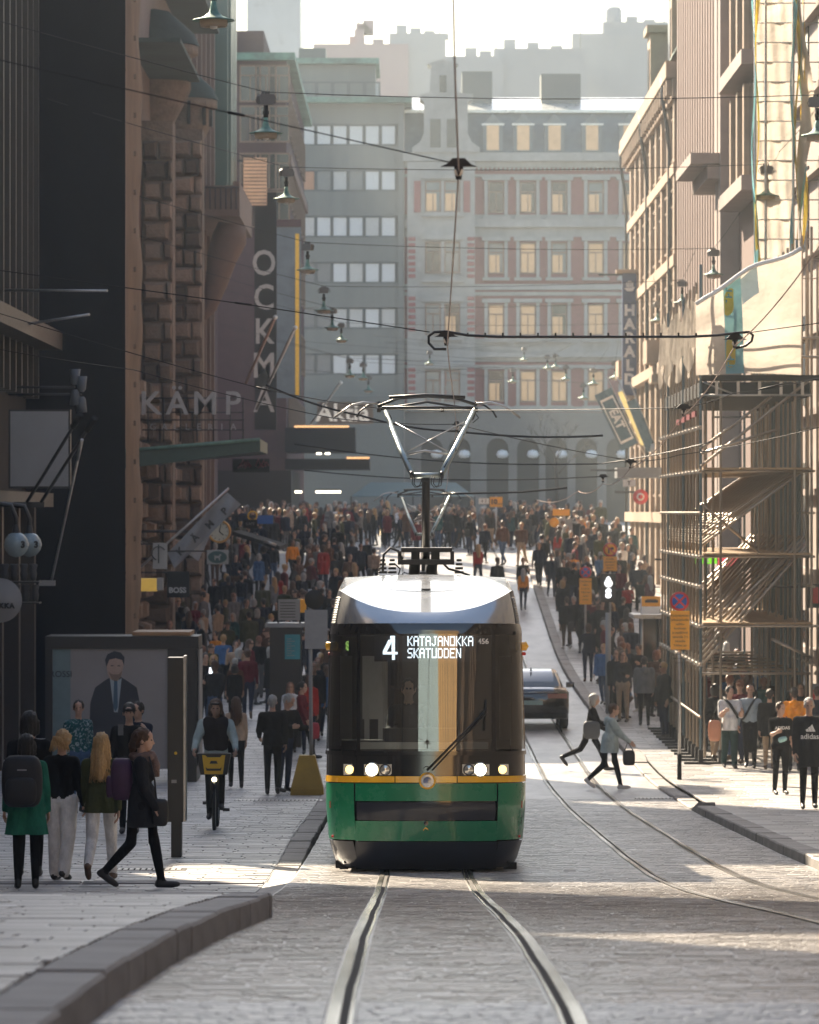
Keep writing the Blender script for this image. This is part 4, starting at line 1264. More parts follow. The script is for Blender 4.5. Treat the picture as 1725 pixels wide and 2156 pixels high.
hd = pt('collector_head', M_BLACK, ([(795,856,58.5),(840,838,58.5),(900,834,58.5),(960,838,58.5),(1005,853,58.5)], .02), ([(800,862,58.9),(900,846,58.9),(1000,862,58.9)], .016), ([(803,858,58.7),(1002,858,58.7)], .018))
pt('horn', M_STEEL, ([(795,850,58.5),(765,847,58.5),(740,853,58.5),(703,880,58.5)], .014)); pt('horn', M_STEEL, ([(1003,850,58.5),(1035,847,58.5),(1062,855,58.5),(1096,880,58.5)], .014))
pt('horn', M_BLACK, ([(800,846,58.9),(775,853,58.9),(758,866,58.9),(751,878,58.9)], .012)); pt('horn', M_BLACK, ([(1000,846,58.9),(1020,853,58.9),(1038,866,58.9),(1046,879,58.9)], .012))
pt('carbon_strip', M_BLACK, ([(820,836.5,58.4),(900,832,58.4),(980,836.5,58.4)], .022))
pt('spring_box', M_BLACK, ([(798,858,58.6),(798,868,58.6)], .025), ([(1002,858,58.6),(1002,868,58.6)], .025), ([(932,860,58.6),(932,867,58.6)], .025))
pt('arm_cable', M_CABLE, ([(990,880,58.4),(965,935,57.9),(935,985,57.3)], .01), ([(1000,868,58.5),(1008,880,58.5),(996,890,58.4)], .006), *[([(870+q,1003,57.1),(868+q,1018,57.1),(874+q,1026,57.1),(884+q,1022,57.1),(890+q*.9,1006,57.1)], .006) for q in (0,4,40,45)])
pt('knuckle', M_BLACK, ([(864,1000,57.2),(870,1000,57.2)], .05), ([(928,1000,57.2),(934,1000,57.2)], .05), ([(815,870,58.6),(820,882,58.5)], .035), ([(998,866,58.6),(993,880,58.5)], .035))
b = MB()
for (xa, xb, ya, yb, d0, d1) in ((845,952,1153,1162,57.6,58.6), (838,956,1178,1188,57.4,58.8), (838,846,1160,1180,57.5,57.7), (948,956,1160,1180,57.5,57.7), (866,884,1160,1180,57.8,58.2), (908,926,1162,1180,57.8,58.2)):
    q0, q1 = at(xa,yb,57.9), at(xb,ya,57.9)
    vs = [TI @ Vector((x, y, z)) for x, y, z in [(q0.x,d0,q0.z),(q1.x,d0,q0.z),(q1.x,d1,q0.z),(q0.x,d1,q0.z),(q0.x,d0,q1.z),(q1.x,d0,q1.z),(q1.x,d1,q1.z),(q0.x,d1,q1.z)]]
    b.add(vs, [(0,3,2,1),(4,5,6,7),(0,1,5,4),(1,2,6,5),(2,3,7,6),(3,0,4,7)])
tp(b, 'base_frame', M_BLACK, panto)
for xx in (826, 967, 806):
    pt('insulator', M_BLACK, *[([(xx, 1216-k*8.5, 57.6), (xx, 1211-k*8.5, 57.6)], .065-.008*k) for k in range(5)])
for xx in (874, 910): pt('support_leg', M_BLACK, ([(xx,1186,58),(xx-3,1225,57.9)], .07))
pt('base_cable', M_CABLE, ([(848,1178,57.5),(838,1160,57.5),(822,1154,57.5),(808,1168,57.5),(806,1205,57.5)], .016), ([(935,1188,57.5),(945,1198,57.5),(965,1203,57.5),(990,1212,57.5)], .014), ([(830,1186,57.5),(843,1198,57.5),(838,1214,57.5)], .01))

tram2 = copy_tree(tram)
tram2.location = (TRK_L+.12, 103.4, gz(110)+.12)
tram2.rotation_euler = (0, 0, 0)
tram2['label'] = 'second tram queued behind the green one, only its current collector showing'
for c in list(tram2.children):                                # its lights and print are hidden behind the first tram
    if c.name.split('.')[0] in ('fleet_number', 'side_indicator'):
        bpy.data.objects.remove(c)

# ------------------------------------------------------------------ overhead wires
def wire(name, label, pts, r, sag=0.0, m=None, cat='wire', group=None, nseg=8):
    P = []
    for i in range(len(pts)-1):
        A, B = Vector(pts[i]), Vector(pts[i+1])
        sg = sag[i] if isinstance(sag, (list, tuple)) else sag
        for k in range(nseg):
            q = k/nseg; p = A.lerp(B, q); p.z -= sg*4*q*(1-q); P.append(p)
    P.append(Vector(pts[-1]))
    b = MB().tube(P, r, 5)
    o = b.build(name, m or M_CABLE, loc=tuple(P[len(P)//2]))
    return tag(o, label, cat, group)
def hanger(x, y, d, label, w=.09):
    p = at(x, y, d)
    r = empty('wire_hanger', p, label, 'wire hanger', 'hangers of the contact wires')
    b = MB().prism([(p.x-w*.45,p.z+.04),(p.x-w*.9,p.z+.0),(p.x-w*1.3,p.z-.015),(p.x+w*1.3,p.z-.015),(p.x+w*.9,p.z+.0),(p.x+w*.45,p.z+.04)][::-1], d-.03, d+.03); b.build('saddle', M_BLACK, r)
    b = MB().tube([(p.x, d, p.z-.015), (p.x, d, p.z-.1)], [.03,.018], 8); b.build('stem', M_BLACK, r)
    b = MB().lathe([(.03,-.02),(.03,.02)], (p.x, d, p.z-.05), 10, axis='Y').lathe([(.0,-.021),(.03,-.02)], (p.x, d, p.z-.05), 10, axis='Y'); b.build('clamp', M_STEEL, r)
    return r
hanger(966, 346, 30.3, 'black hanger clamp where the slanting span meets the left contact wire')
hanger(940, 706, 45, 'black hanger clamp at the left loop of the insulated rod')
hanger(1548, 712, 45, 'black hanger clamp at the right loop of the insulated rod')
hanger(1440, 858, 54, 'small black hanger in front of the scaffold poles')
hanger(1328, 972, 67.5, 'tiny black hanger left of the scaffold above the crowd')
hanger(1270, 1003, 80, 'tiny black hanger over the crowd, left of the other small one')
hanger(962, 893, 62, 'small black hanger just right of the tram current collector', .05)
wire('contact_wire', 'left contact wire coming over the tram current collector', [at(950,-260,24), at(957,115,26.3), at(966,362,30.3), at(942,726,45), at(956,838,58.4), at(962,905,62), at(945,985,72), at(940,1030,86), at(935,1052,100), at(930,1068,118)], .0065, [.02,.03,.02,.05,.02,.0,.02,.02,.02,.02], mat('copper_wire', (.16,.08,.05), .35, .8), group='contact wires above the tracks')
wire('contact_wire', 'right contact wire sweeping past the scaffold front', [at(1930,60,30), at(1725,520,36), at(1548,728,45), at(1440,874,54), at(1328,986,67.5), at(1270,1018,80), at(1218,1034,95), at(1130,1052,112)], .0065, [.05,.06,.07,.09,.1,.1,.14,.1], mat('copper_wire', (.2,.1,.06), .3, .8), group='contact wires above the tracks')
b = MB()
rodp = [(940,735,45),(915,735,45),(903,722,45),(903,708,45),(915,699,45),(940,698,45),(985,706,45),(1050,709,45),(1250,709,45),(1450,709,45),(1510,706,45),(1560,700,45),(1578,699,45),(1586,706,45),(1583,718,45),(1570,728,45),(1549,733,45)]
b.tube([at(*p) for p in rodp], .0135, 7)
ro = tag(b.build('insulated_rod', M_BLACK, loc=tuple(at(1245,709,45))), 'thick black insulated rod with looped ends spanning both tracks', 'rod')
for i in range(14):
    p = at(985+i*37, 704.5, 45)
    MB().box(p.x-.009, p.x+.009, p.y-.018, p.y+.018, p.z-.02, p.z+.018).build('clip', M_BLACK, ro)
G_SP = 'span wires across the street'
def span(label, pts, r=.011, sag=0.0): wire('span_wire', label, [at(*p) for p in pts], r, sag, group=G_SP)
span('slanting span wire from upper left to the nearest hanger', [(-300,20,30.3),(0,126,30.3),(400,218,30.3),(480,236,30.3),(962,345,30.3)], .0042)
span('span wire with an insulator tying the rod loop to the left wall', [(-200,520,45),(0,569,45),(500,638,45),(905,699,45)], .0055)
span('thin wire from the right rod loop to the right edge', [(1580,700,45),(1725,680,45),(1900,655,45)], .005)
span('wire crossing in front of the Galleria sign', [(-200,610,54),(0,660,54),(550,818,54),(820,862,58),(1440,858,54),(1545,828,54),(1725,795,54),(1900,765,54)], .0055, .02)
span('thin wire sloping past the gallery canopy', [(-100,715,62),(280,778,62),(700,880,62),(960,893,62),(1330,970,67.5),(1430,958,67),(1725,900,66)], .006, .03)
span('insulated cable drooping behind the current collector', [(560,810,70),(760,875,70),(960,908,70),(1270,917,70)], .016, [.05,.05,.05])
span('faint low wire above the crowd level left', [(620,935,82),(940,972,82),(1270,976,82),(1500,930,80)], .011, .03)
span('faint lower wire above the far crowd', [(640,990,95),(940,1010,95),(1270,1003,95)], .012, .03)
span('black tie rod low over the far crowd', [(930,1040,88),(1100,1036,88),(1195,1027,88)], .02)
for (p1, p2) in (((480,236),(515,243)), ((495,637),(530,642)), ((1600,820),(1650,808)), ((540,815),(570,823))):
    d = 30.3 if p1[1] < 300 else (45 if p1[1] < 700 else 54)
    b = MB().tube([at(*p1,d), at(*p2,d)], .011, 7)
    tag(b.build('wire_insulator', M_CABLE, loc=tuple(at(*p1,d))), {480:'insulator on the slanting wire at upper left', 495:'insulator on the wire left of the office block', 1600:'insulator on the wire before the scaffold deck', 540:'insulator on the wire at the end of the gallery sign'}[p1[0]], 'insulator')

# ------------------------------------------------------------------ hanging street lamps
M_LGLASS = sheet_mat('opal_glass', (.62,.52,.42), .5)
M_VERD = mat('lamp_verdigris', (.11,.24,.19), .55, .3, var=.5, scale=9, dirt=.5)
M_LBOX = mat('lamp_box', (.1,.095,.09), .6)
def make_lamp():
    r = empty('street_lamp', (0,0,0), 'street lamp', 'street lamp', 'lamps hung over the street')
    b = MB().lathe([(.0,.30),(.035,.30),(.045,.2),(.07,.11),(.13,.06),(.2,.03),(.30,.005),(.305,-.01),(.2,.005),(.13,.02)], (0,0,0), 20); b.build('shade', M_VERD, r, local=True)
    b = MB().lathe([(.2,.0),(.2,-.06),(.185,-.095),(.15,-.1),(.13,-.07)], (0,0,0), 18); b.build('glass_bowl', M_LGLASS, r, local=True)
    b = MB().lathe([(.06,-.06),(.05,-.12),(.0,-.13)], (0,0,0), 10); b.build('bulb', M_WHITE, r, local=True)
    b = MB().tube([(0,0,.28),(0,0,.5)], [.045,.04], 10).lathe([(.055,.34),(.06,.37),(.055,.4)], (0,0,0), 10); b.build('neck', M_BLACKM, r, local=True)
    b = MB().prism([(-.13,.52),(.13,.52),(.15,.66),(.12,.7),(-.12,.7),(-.15,.66)], -.09, .09); bx_ = b.build('gear_box', M_LBOX, r, local=True)
    b = MB()
    for x in (-.06,.0,.05): b.box(x-.015, x+.015, -.02, .02, .7, .755)
    b.tube([(-.15,0,.66),(-.19,0,.6),(-.16,0,.52)], .008, 5); b.tube([(.14,0,.68),(.2,0,.62),(.17,0,.54)], .008, 5); b.build('wire_clamp', M_BLACK, r, local=True)
    return r
lamp0 = make_lamp()
LP = [ # x, y of the shade rim, distance, label
 (450, 42, 66, 'nearest lamp hanging at the top left edge of the picture'),
 (560, 280, 83, 'green lamp hung before the purple corner house, below the top lamp'),
 (603, 418, 108, 'green lamp hung right of the pale louvred panel'),
 (648, 568, 124, 'green lamp hung before the office block by the blue banner top'),
 (682, 653, 142, 'lamp hung low over the left pavement, first of a tight chain of three'),
 (700, 690, 170, 'lamp in the middle of the tight chain of three at left'),
 (719, 716, 195, 'small lamp, last of the tight chain of three at left'),
 (737, 790, 200, 'small lamp above the lit sign letters at the office block'),
 (765, 796, 215, 'small lamp in the cluster left of the palace, upper one'),
 (776, 822, 230, 'small lamp in the cluster left of the palace, lower one'),
 (905, 765, 265, 'tiny brass lamp before the arched windows, left of contact wire'),
 (1722, 285, 84, 'dark lamp cut by the right picture edge'),
 (1614, 412, 108, 'green lamp hanging before the white plastic sheets'),
 (1503, 578, 130, 'green lamp hanging above the printed plastic sheet'),
 (1437, 637, 150, 'green lamp hung just left of the printed plastic sheet'),
 (1385, 675, 176, 'lamp before the cream house left of the sheeted scaffold'),
 (1328, 717, 200, 'lamp hung in front of the tall blue vertical sign'),
 (1296, 795, 205, 'lamp hung left of the lower letters of the blue vertical sign'),
 (1250, 808, 215, 'brass lamp left of the blue sign over the crowd'),
 (1229, 838, 228, 'lowest brass lamp left of the tilted dark flags'),
 (1192, 798, 240, 'small brass lamp before the arched palace windows, rightmost of five'),
 (1153, 775, 255, 'small brass lamp before the arched palace windows, upper middle'),
 (1170, 772, 262, 'small brass lamp close to the upper middle one, on its right'),
 (1080, 803, 258, 'small brass lamp before the arched palace windows, lower left'),
 (1104, 757, 275, 'tiny brass lamp before the palace, highest of the far ones')]
tops = []
for i, (x, y, d, lab) in enumerate(LP):
    o = lamp0 if i == 0 else copy_tree(lamp0)
    o.location = at(x, y, d); o['label'] = lab
    o.rotation_euler = (0, 0, rnd.uniform(-.5,.5))
    tops.append(Vector(o.location) + Vector((0,0,.74)))
def lspan(i, j, label, zl=1.6, zr=1.0):
    A, B = tops[i], tops[j]
    l = Vector((XL, A.y, A.z + zl)); r_ = Vector((XR, B.y, B.z + zr))
    wire('span_wire', label, [l, A, B, r_], .0085, [.03,.1,.03], group=G_SP)
lspan(1, 11, 'topmost lamp wire crossing the whole picture'); lspan(2, 12, 'lamp wire crossing level with the palace cornice')
lspan(3, 13, 'lamp wire crossing at the second window row of the palace'); lspan(4, 14, 'lamp wire crossing at the third window row, from chain of three')
lspan(5, 15, 'lamp wire below it toward the cream house'); lspan(6, 16, 'lamp wire ending near the blue vertical sign')
lspan(7, 17, 'faint lamp wire above the arched windows, upper'); lspan(8, 18, 'faint lamp wire above the arched windows, lower')
for k, (i, lab) in enumerate(((9,'short hanger wire of the lower cluster lamp at left'),(10,'hanger wire of the tiny lamp left of the contact wire'),(19,'hanger wire of the lowest brass lamp'),(20,'hanger wire of the rightmost small brass lamp'),(21,'hanger wire of the upper middle brass lamp'),(22,'hanger wire right of the upper middle brass lamp'),(23,'hanger wire of the lower left brass lamp'),(24,'hanger wire of the highest far brass lamp'),(0,'wire carrying the lamp at the top left edge'))):
    A = tops[i]
    l = Vector((max(XL, A.x-9), A.y, A.z+.7)); r_ = Vector((min(XR, A.x+9), A.y, A.z+.7))
    wire('span_wire', lab, [l, A, r_], .008, .05, group=G_SP)
# ------------------------------------------------------------------ scaffold tunnel over the right pavement
M_POLE = mat('scaffold_tube', (.3,.25,.2), .32, .7, var=.25, scale=6)
M_POLEB = mat('scaffold_tube_blue', (.1,.15,.18), .4, .6, var=.2)
sc = empty('scaffold', (7.2, 104, gz(104)), 'steel tube scaffold tunnel with diagonal braces and decks over the right pavement', 'scaffold')
SX0, SX1 = 6.12, 8.45
def unit_tube(nm, m, r=.028):
    return MB().tube([(0,0,0),(0,0,1)], r, 8).mesh(nm, m)
UP, UL, UB, UPB = unit_tube('pole', M_POLE, .029), unit_tube('ledger', M_POLE), unit_tube('brace', M_POLE, .03), unit_tube('pole', M_POLEB, .031)
def stick(nm, me, A, B):
    A = Vector(A); B = Vector(B); d = B - A
    o = bpy.data.objects.new(nm, me); o.rotation_mode = 'XYZ'
    o.rotation_euler = d.to_track_quat('Z', 'Y').to_euler(); o.scale = (1, 1, d.length)
    link(o, sc); o.location = A - sc.location
    return o
def sd(y): return pz(y, 97)
decks = [sd(1318), sd(1172), sd(992), sd(800)]
foot = MB().box(-.35, .35, -.09, .09, 0, .05).box(-.05, .05, -.05, .05, .05, .3).mesh('base_plate', M_CABLE)
for i in range(13):
    y = 97 + i*1.22
    zb = pave(7, y)
    for j, (x, ztop) in enumerate(((SX0, 4.9 if i else 5.2), (SX0+.42, 4.6), (SX1, 6.0), (SX1+.45 if i % 2 else SX1-.35, 5.5))):
        if j == 1 and i % 2: continue
        stick('pole', UPB if (i+j) % 5 == 0 else UP, (x, y, zb+.05), (x, y, ztop-i*.02))
        if j < 2: place_part('base_plate', foot, sc, (x-7.2, y-104, zb-sc.location.z), (1,1,1))
    for z in decks[:3] + [decks[0]-1.0]:
        if i % 2 == 0 or z in decks[:1]: stick('ledger', UL, (SX0, y+.04, z), (SX1, y+.04, z))
    stick('brace', UB, (SX0, y+.07, sd(1405)), (SX1-.1, y+.07, sd(1150)))
    stick('brace', UB, (SX0, y+.07, sd(1150)), (SX1-.1, y+.07, sd(985)))
    stick('brace', UB, (SX0, y+.5, sd(1385)), (SX1-.1, y+.5, sd(1130)))
    stick('brace', UB, (SX0, y+.5, sd(1130)), (SX1-.25, y+.5, sd(985)))
    if i: stick('pole', UP, (SX0+.2, y+.6, zb+.05), (SX0+.2, y+.6, 4.3)); stick('pole', UPB, (SX1-.1, y+.6, zb+.05), (SX1-.1, y+.6, 4.9))
    if i % 3 == 0: stick('brace', UB, (SX0+.0, y+.09, sd(1345)), (SX1-.3, y+.09, sd(1150)))
for x in (SX0-.03, SX1+.03):
    for z in decks[:3] + [sd(1235), sd(1080), sd(900), -3.2, -4.3]:
        stick('ledger', UL, (x, 96.7, z), (x, 112.0, z))
for A, B in (((SX0,96.95,sd(945)),(7.6,96.95,sd(835))), ((SX0,96.92,sd(982)),(8.4,96.92,sd(800))), ((SX0,96.9,sd(955)),(7.7,96.9,sd(905))), ((SX0,96.9,sd(1060)),(7.4,97.5,sd(1165))), ((8.5,96.9,sd(1420)),(9.6,96.9,sd(1280))), ((7.6,96.9,sd(1345)),(8.45,96.9,sd(1385)))):
    stick('brace', UB, A, B)
for z in (sd(712), sd(752), sd(1318)): stick('ledger', UL, (SX0, 96.9, z), (10.6, 96.9, z))
for x in (9.0, 9.6, 10.1, 10.5):
    stick('pole', UPB, (x, 97.1, pave(9,97)), (x, 97.1, 5.5))
for k, z in enumerate(decks):
    for i in range(6):
        x = SX0 + .05 + i*.385
        MB().box(x, x+.37, 96.85, 111.8 if k < 3 else 99.2, z+.035, z+.075).build('deck_plank', M_WOOD, sc)
MB().box(SX0, SX1+2.0, 96.78, 96.83, decks[3]-.02, decks[3]+.1).build('edge_beam', M_BLACKM, sc)
b = MB(); b.tube([(SX0,96.9,decks[3]-.32),(SX1,96.9,decks[3]-.32)], .025, 6)
for i in range(5): b.box(SX0+.3+i*.45, SX0+.36+i*.45, 96.86, 96.92, decks[3]-.32, decks[3]-.03)
b.tube([(SX0+.05,96.9,decks[3]-.05),(SX0+.7,96.9,decks[3]-.3)], .02, 6); b.build('lattice_beam', M_STEEL, sc)
MB().box(SX0, SX1, 97.2, 111, decks[3]-.34, decks[3]-.04).build('underside_boards', M_BLACKM, sc)
cpl = MB().box(-.05, .05, -.05, .05, -.045, .045).mesh('coupler', M_STEEL)
for i in range(13):
    for z in decks[:3] + [-3.2, sd(1235), sd(900)]:
        place_part('coupler', cpl, sc, (SX0-.03-7.2, 97+i*1.22-104, z-sc.location.z))
tape = MB()
for i in range(4):
    p = (SX0-.04, 98+i*1.9, sd(875)+i*-.02); tape.box(p[0]-.02, p[0]+.02, p[1], p[1]+1.2, p[2], p[2]+.12)
tape.build('warning_tape', mat('sign_dim_red', (.16,.012,.02), .5), sc)
# translucent net over the upper left lift and the printed sheet
net = MB(); net.grid(lambda u, v: (SX0-.06+.05*math.sin(u*60+v*5), 97.2+14.5*u, 3.2 + .3*math.sin(u*23)*(1-v) + (1.2+.18*math.sin(u*31)+.12*math.sin(u*77))*v), 60, 6)
tag(net.build('plastic_sheet', M_SHEET, loc=(SX0, 104, 3.3)), 'ragged white plastic sheet glowing on top of the scaffold poles', 'plastic sheet')
pr = empty('printed_sheet', at(1575, 790, 96.6), 'white plastic sheet with blue and yellow print draped on the scaffold top', 'plastic sheet')
def psheet(u, v, off=0):
    xa, xb = 1466, 1688
    yt = 640 - (u**.8)*120 + 6*math.sin(u*9); yb = 790 - 4*math.sin(u*3)
    x = xa + (xb-xa)*u; y = yb + (yt-yb)*v
    p = at(x, y, 96.55); p.y += .06*math.sin(u*8+v*3)+.05*math.sin(v*9) - off
    return tuple(p)
b = MB(); b.grid(psheet, 30, 16); b.build('sheet', M_SHEET, pr)
b = MB(); b.grid(lambda u, v: psheet(.255+.17*u+.03*(1-v), v*.97, .012), 6, 16); b.build('print_stripe', M_SHEETB, pr)
b = MB(); b.grid(lambda u, v: psheet(.44+.16*u-.02*v, .68+.26*v+.06*u, .013), 4, 6); b.build('print_stripe', sheet_mat('pale_blue_plastic',(.45,.6,.68),.5), pr)
for (ua, va, vb) in ((.31, .64, .93), (.33, .07, .40)):
    pl_ = MB(); n = 16
    hw, h2 = .045, (vb-va)/2
    ring_ = []
    for k in range(24):
        an = 2*math.pi*k/24
        cx_ = math.cos(an)*hw; cz_ = (h2-.06)*(1 if math.sin(an) > 0 else -1) + math.sin(an)*.06
        ring_.append(psheet(ua+cx_, (va+vb)/2+cz_, .02))
    pl_.add(ring_, [tuple(range(24))]); pl_.build('print_logo', M_SHEETY, pr)
    p = psheet(ua, (va+vb)/2, .03)
    mk = MB()
    for k in range(5):
        z0 = p[2]-.3+k*.13
        mk.box(p[0]-.07, p[0]+.07, p[1]-.004, p[1]-.001, z0, z0+.03).box(p[0]-.07+.05*(k%2), p[0]-.04+.05*(k%2), p[1]-.004, p[1]-.001, z0+.032, z0+.09)
    mk.build('print_mark', M_TEAL, pr)
b = MB(); b.tube([psheet(u/12, 1.0, .03) for u in range(13)], .05, 6); b.build('rolled_edge', M_WHITE, pr)

# ------------------------------------------------------------------ signs and posts
def post_sign(label, x, ybase, d, top, r=.03, cat='road sign', m=M_STEEL):
    X = px(x, d); zb = pave(X, d)
    r_ = empty('road_sign', (X, d, zb), label, cat)
    MB().tube([(X, d, zb), (X, d, pz(top, d))], r, 10).build('post', m, r_)
    return r_
def disc(root, x, y, d, rad, m, name='disc', off=0.0, n=28, th=.012):
    p = at(x, y, d)
    b = MB().lathe([(0,-.06-off),(rad,-.06-off),(rad,-.06-off+th)], (p.x, d, p.z), n, axis='Y')
    return b.build(name, m, root)
def plate(root, x, y, d, w, h, m, name='plate', off=0.0, th=.012):
    p = at(x, y, d)
    return MB().box(p.x-w/2, p.x+w/2, d-.06-off, d-.06-off+th, p.z-h/2, p.z+h/2).build(name, m, root)
def ppx(v, d): return v*d/F
def no_stop(root, x, y, d, rpx):
    disc(root, x, y, d, ppx(rpx,d), M_RED); disc(root, x, y, d, ppx(rpx*.76,d), M_BLUE, 'disc_face', .006)
    p = at(x, y, d); R = ppx(rpx*.78, d)
    for a_ in (45, 135):
        c, s = math.cos(math.radians(a_)), math.sin(math.radians(a_)); w = R*.12
        b = MB().prism([(p.x+c*R-s*w,p.z+s*R+c*w),(p.x-c*R-s*w,p.z-s*R+c*w),(p.x-c*R+s*w,p.z-s*R-c*w),(p.x+c*R+s*w,p.z+s*R-c*w)][::(1)], d-.074+a_*.00002, d-.066+a_*.00002); b.build('cross_bar', M_RED, root)
def text_lines(root, x, y, d, w, lines, size, m=M_BLACK, step=1.35):
    p = at(x, y, d)
    for i, t in enumerate(lines):
        lettering(t, size, m, root, (p.x, d-.075, p.z - i*size*step), extrude=.002, bold=.0)
d = 90.6
s = post_sign('no stopping sign over an orange text plate on a post before the scaffold', 1431, 1612, d, 1250)
no_stop(s, 1431, 1266, d, 20.5); plate(s, 1432, 1327, d, ppx(40,d), ppx(82,d), M_ORANGE)
text_lines(s, 1432, 1296, d, 1, ['Pysäyttäminen','jalkakäytävälle','sallittu','huoltoajo','ja pysäköinti','tavaralla 3 t','takseille','Tillåtet att','stanna på','gångbana för','service och','taxi 3 t'], .062)
MB().tube([(px(1431,d), d, pave(5.3,d)), (px(1431,d), d, pave(5.3,d)+.5)], .045, 10).build('sleeve', M_BLACKM, s)
d = 150
s = post_sign('no right turn sign with orange text plate above the crowd by scaffold', 1285, 1400, d, 1142, .035)
disc(s, 1285, 1157, d, ppx(14.5,d), M_RED); disc(s, 1285, 1157, d, ppx(11.5,d), M_ORANGE, 'disc_face', .006); plate(s, 1285, 1187, d, ppx(29,d), ppx(31,d), M_ORANGE)
p = at(1285, 1157, d)
MB().prism([(p.x-.07,p.z-.12),(p.x-.02,p.z-.12),(p.x-.02,p.z+.0),(p.x+.05,p.z+.0),(p.x+.05,p.z-.04),(p.x+.13,p.z+.03),(p.x+.05,p.z+.1),(p.x+.05,p.z+.06),(p.x-.07,p.z+.06)][::1], d-.078, d-.07).build('arrow', M_BLACK, s)
c_, s_ = .707, .707; R = ppx(12,d); w = .02
MB().prism([(p.x+c_*R+s_*w,p.z-s_*R+c_*w),(p.x-c_*R+s_*w,p.z+s_*R+c_*w),(p.x-c_*R-s_*w,p.z+s_*R-c_*w),(p.x+c_*R-s_*w,p.z-s_*R-c_*w)], d-.084, d-.079).build('cross_bar', M_RED, s)
text_lines(s, 1285, 1177, d, 1, ['Ei koske','jalkakäytävän','huoltoajoa','Gäller ej','service'], .07)
d = 140
s = post_sign('dim no stopping sign over a tall orange plate left of tram signal', 1233, 1400, d, 1190, .035)
no_stop(s, 1233, 1205, d, 12.5); plate(s, 1233, 1245, d, ppx(26,d), ppx(55,d), M_ORANGE)
text_lines(s, 1233, 1224, d, 1, ['Pysäyttäminen','sallittu','huoltoajo','Tillåtet att','stanna','service'], .065, step=1.7)
d = 119.5
X = px(1281, d)
s = empty('tram_signal', (X, d, pave(X, d)), 'black tram signal with white S and dot lights on a dark post', 'tram signal')
MB().tube([(X, d, pave(X,d)), (X, d, pz(1290,d))], .075, 10).build('post', M_GREYP, s)
MB().box(X-.19, X+.19, d-.12, d+.1, pz(1268,d), pz(1208,d)).build('signal_box', M_BLACK, s)
lettering('S', .3, M_LED, s, at(1281,1250,d)-Vector((0,.13,0)), bold=.018)
MB().lathe([(.0,-.135),(.11,-.135),(.11,-.121)], (X, d, pz(1228,d)), 16, axis='Y').build('signal_light', mat('signal_white', (.9,.9,.9), .3, emit=(1,1,1), estr=.35), s)
MB().prism([(X-.07,pz(1220,d)),(X+.07,pz(1220,d)),(X+.02,pz(1214,d)),(X-.02,pz(1214,d))][::-1], d-.135, d-.121).build('arrow_light', M_LED, s)
d = 122
X = px(1371, d)
s = empty('tram_stop', (X, d, pave(X, d)), 'orange tram stop sign over a small dark shelter roof by the scaffold', 'tram stop')
MB().tube([(px(1352,d), d, pave(X,d)), (px(1352,d), d, pz(1256,d))], .035, 8).build('post', M_STEEL, s)
plate(s, 1371, 1266, d, ppx(40,d), ppx(21,d), M_ORANGE); plate(s, 1371, 1285, d, ppx(40,d), ppx(16,d), M_WHITE)
p = at(1372, 1266, d); MB().box(p.x-.17, p.x+.17, d-.078, d-.066, p.z-.035, p.z+.035).box(p.x-.13, p.x+.13, d-.078, d-.067, p.z+.04, p.z+.055).build('pictogram', M_BLACK, s)
MB().box(px(1333,d), px(1400,d), d-.4, d+2.2, pz(1302,d), pz(1294,d)).build('shelter_roof', M_STEEL, s)
MB().box(px(1352,d), px(1400,d), d+1.4, d+1.46, pave(X,d), pz(1303,d)).build('back_wall', M_DKWIN, s)
for xx in (1354, 1392): MB().tube([(px(xx,d), d+1.3, pave(X,d)), (px(xx,d), d+1.3, pz(1302,d))], .04, 8).build('support', M_BLACK, s)
d = 205
s = post_sign('orange speed sign reading 10 km/h with a small white plate, far off', 1045, 1170, d, 1045, .04)
plate(s, 1045, 1057, d, ppx(27,d), ppx(21,d), M_ORANGE); plate(s, 1019, 1055, d, ppx(22,d), ppx(12,d), M_WHITE)
lettering('10', .3, M_BLACK, s, at(1040,1057,d)-Vector((0,.085,0)), bold=.012); lettering('km/h', .12, M_BLACK, s, at(1053,1061,d)-Vector((0,.085,0)))
lettering('4 3', .2, M_BLACK, s, at(1019,1055,d)-Vector((0,.085,0)))
s = post_sign('orange notice board on a dark stand far off at right of the crowd', 1188, 1150, 190, 1070, .05)
plate(s, 1182, 1079, 190, ppx(36,190), ppx(14,190), M_ORANGE); MB().box(px(1176,190), px(1206,190), 190, 190.5, pave(6,190), pz(1092,190)).build('cabinet', M_GREYP, s)
disc(s, 1167, 1100, 190, ppx(10,190), M_ORANGE, 'round_sign', -.02)

# hanging things on the right facade
s = hung_sign('vertical_sign', 'tall dark blue vertical sign with white letters HARALD on cream house', 'sign', 194, 1311, 1341, 572, 832, mat('deep_blue', (.03,.06,.16), .5), .5)
MB().box(px(1298,194), px(1360,194), 193.9, 194.6, pz(575,194), pz(567,194)).build('top_bracket', M_CREAM, s)
for i, ch in enumerate('HARALD'):
    lettering(ch, .62, M_WHITE, s, at(1326, 654+i*29, 194)-Vector((0,.03,0)), bold=.03)
p = at(1326, 602, 194); b = MB()
b.prism([(p.x-.22,p.z-.1),(p.x-.1,p.z-.22),(p.x+.14,p.z-.22),(p.x+.24,p.z-.02),(p.x+.1,p.z-.08),(p.x-.08,p.z-.08)], 193.96, 193.99)
for k in range(4): b.box(p.x-.14+k*.08, p.x-.09+k*.08, 193.96, 193.99, p.z-.06, p.z+.24-abs(k-1.5)*.05)
b.build('ship_emblem', M_WHITE, s)
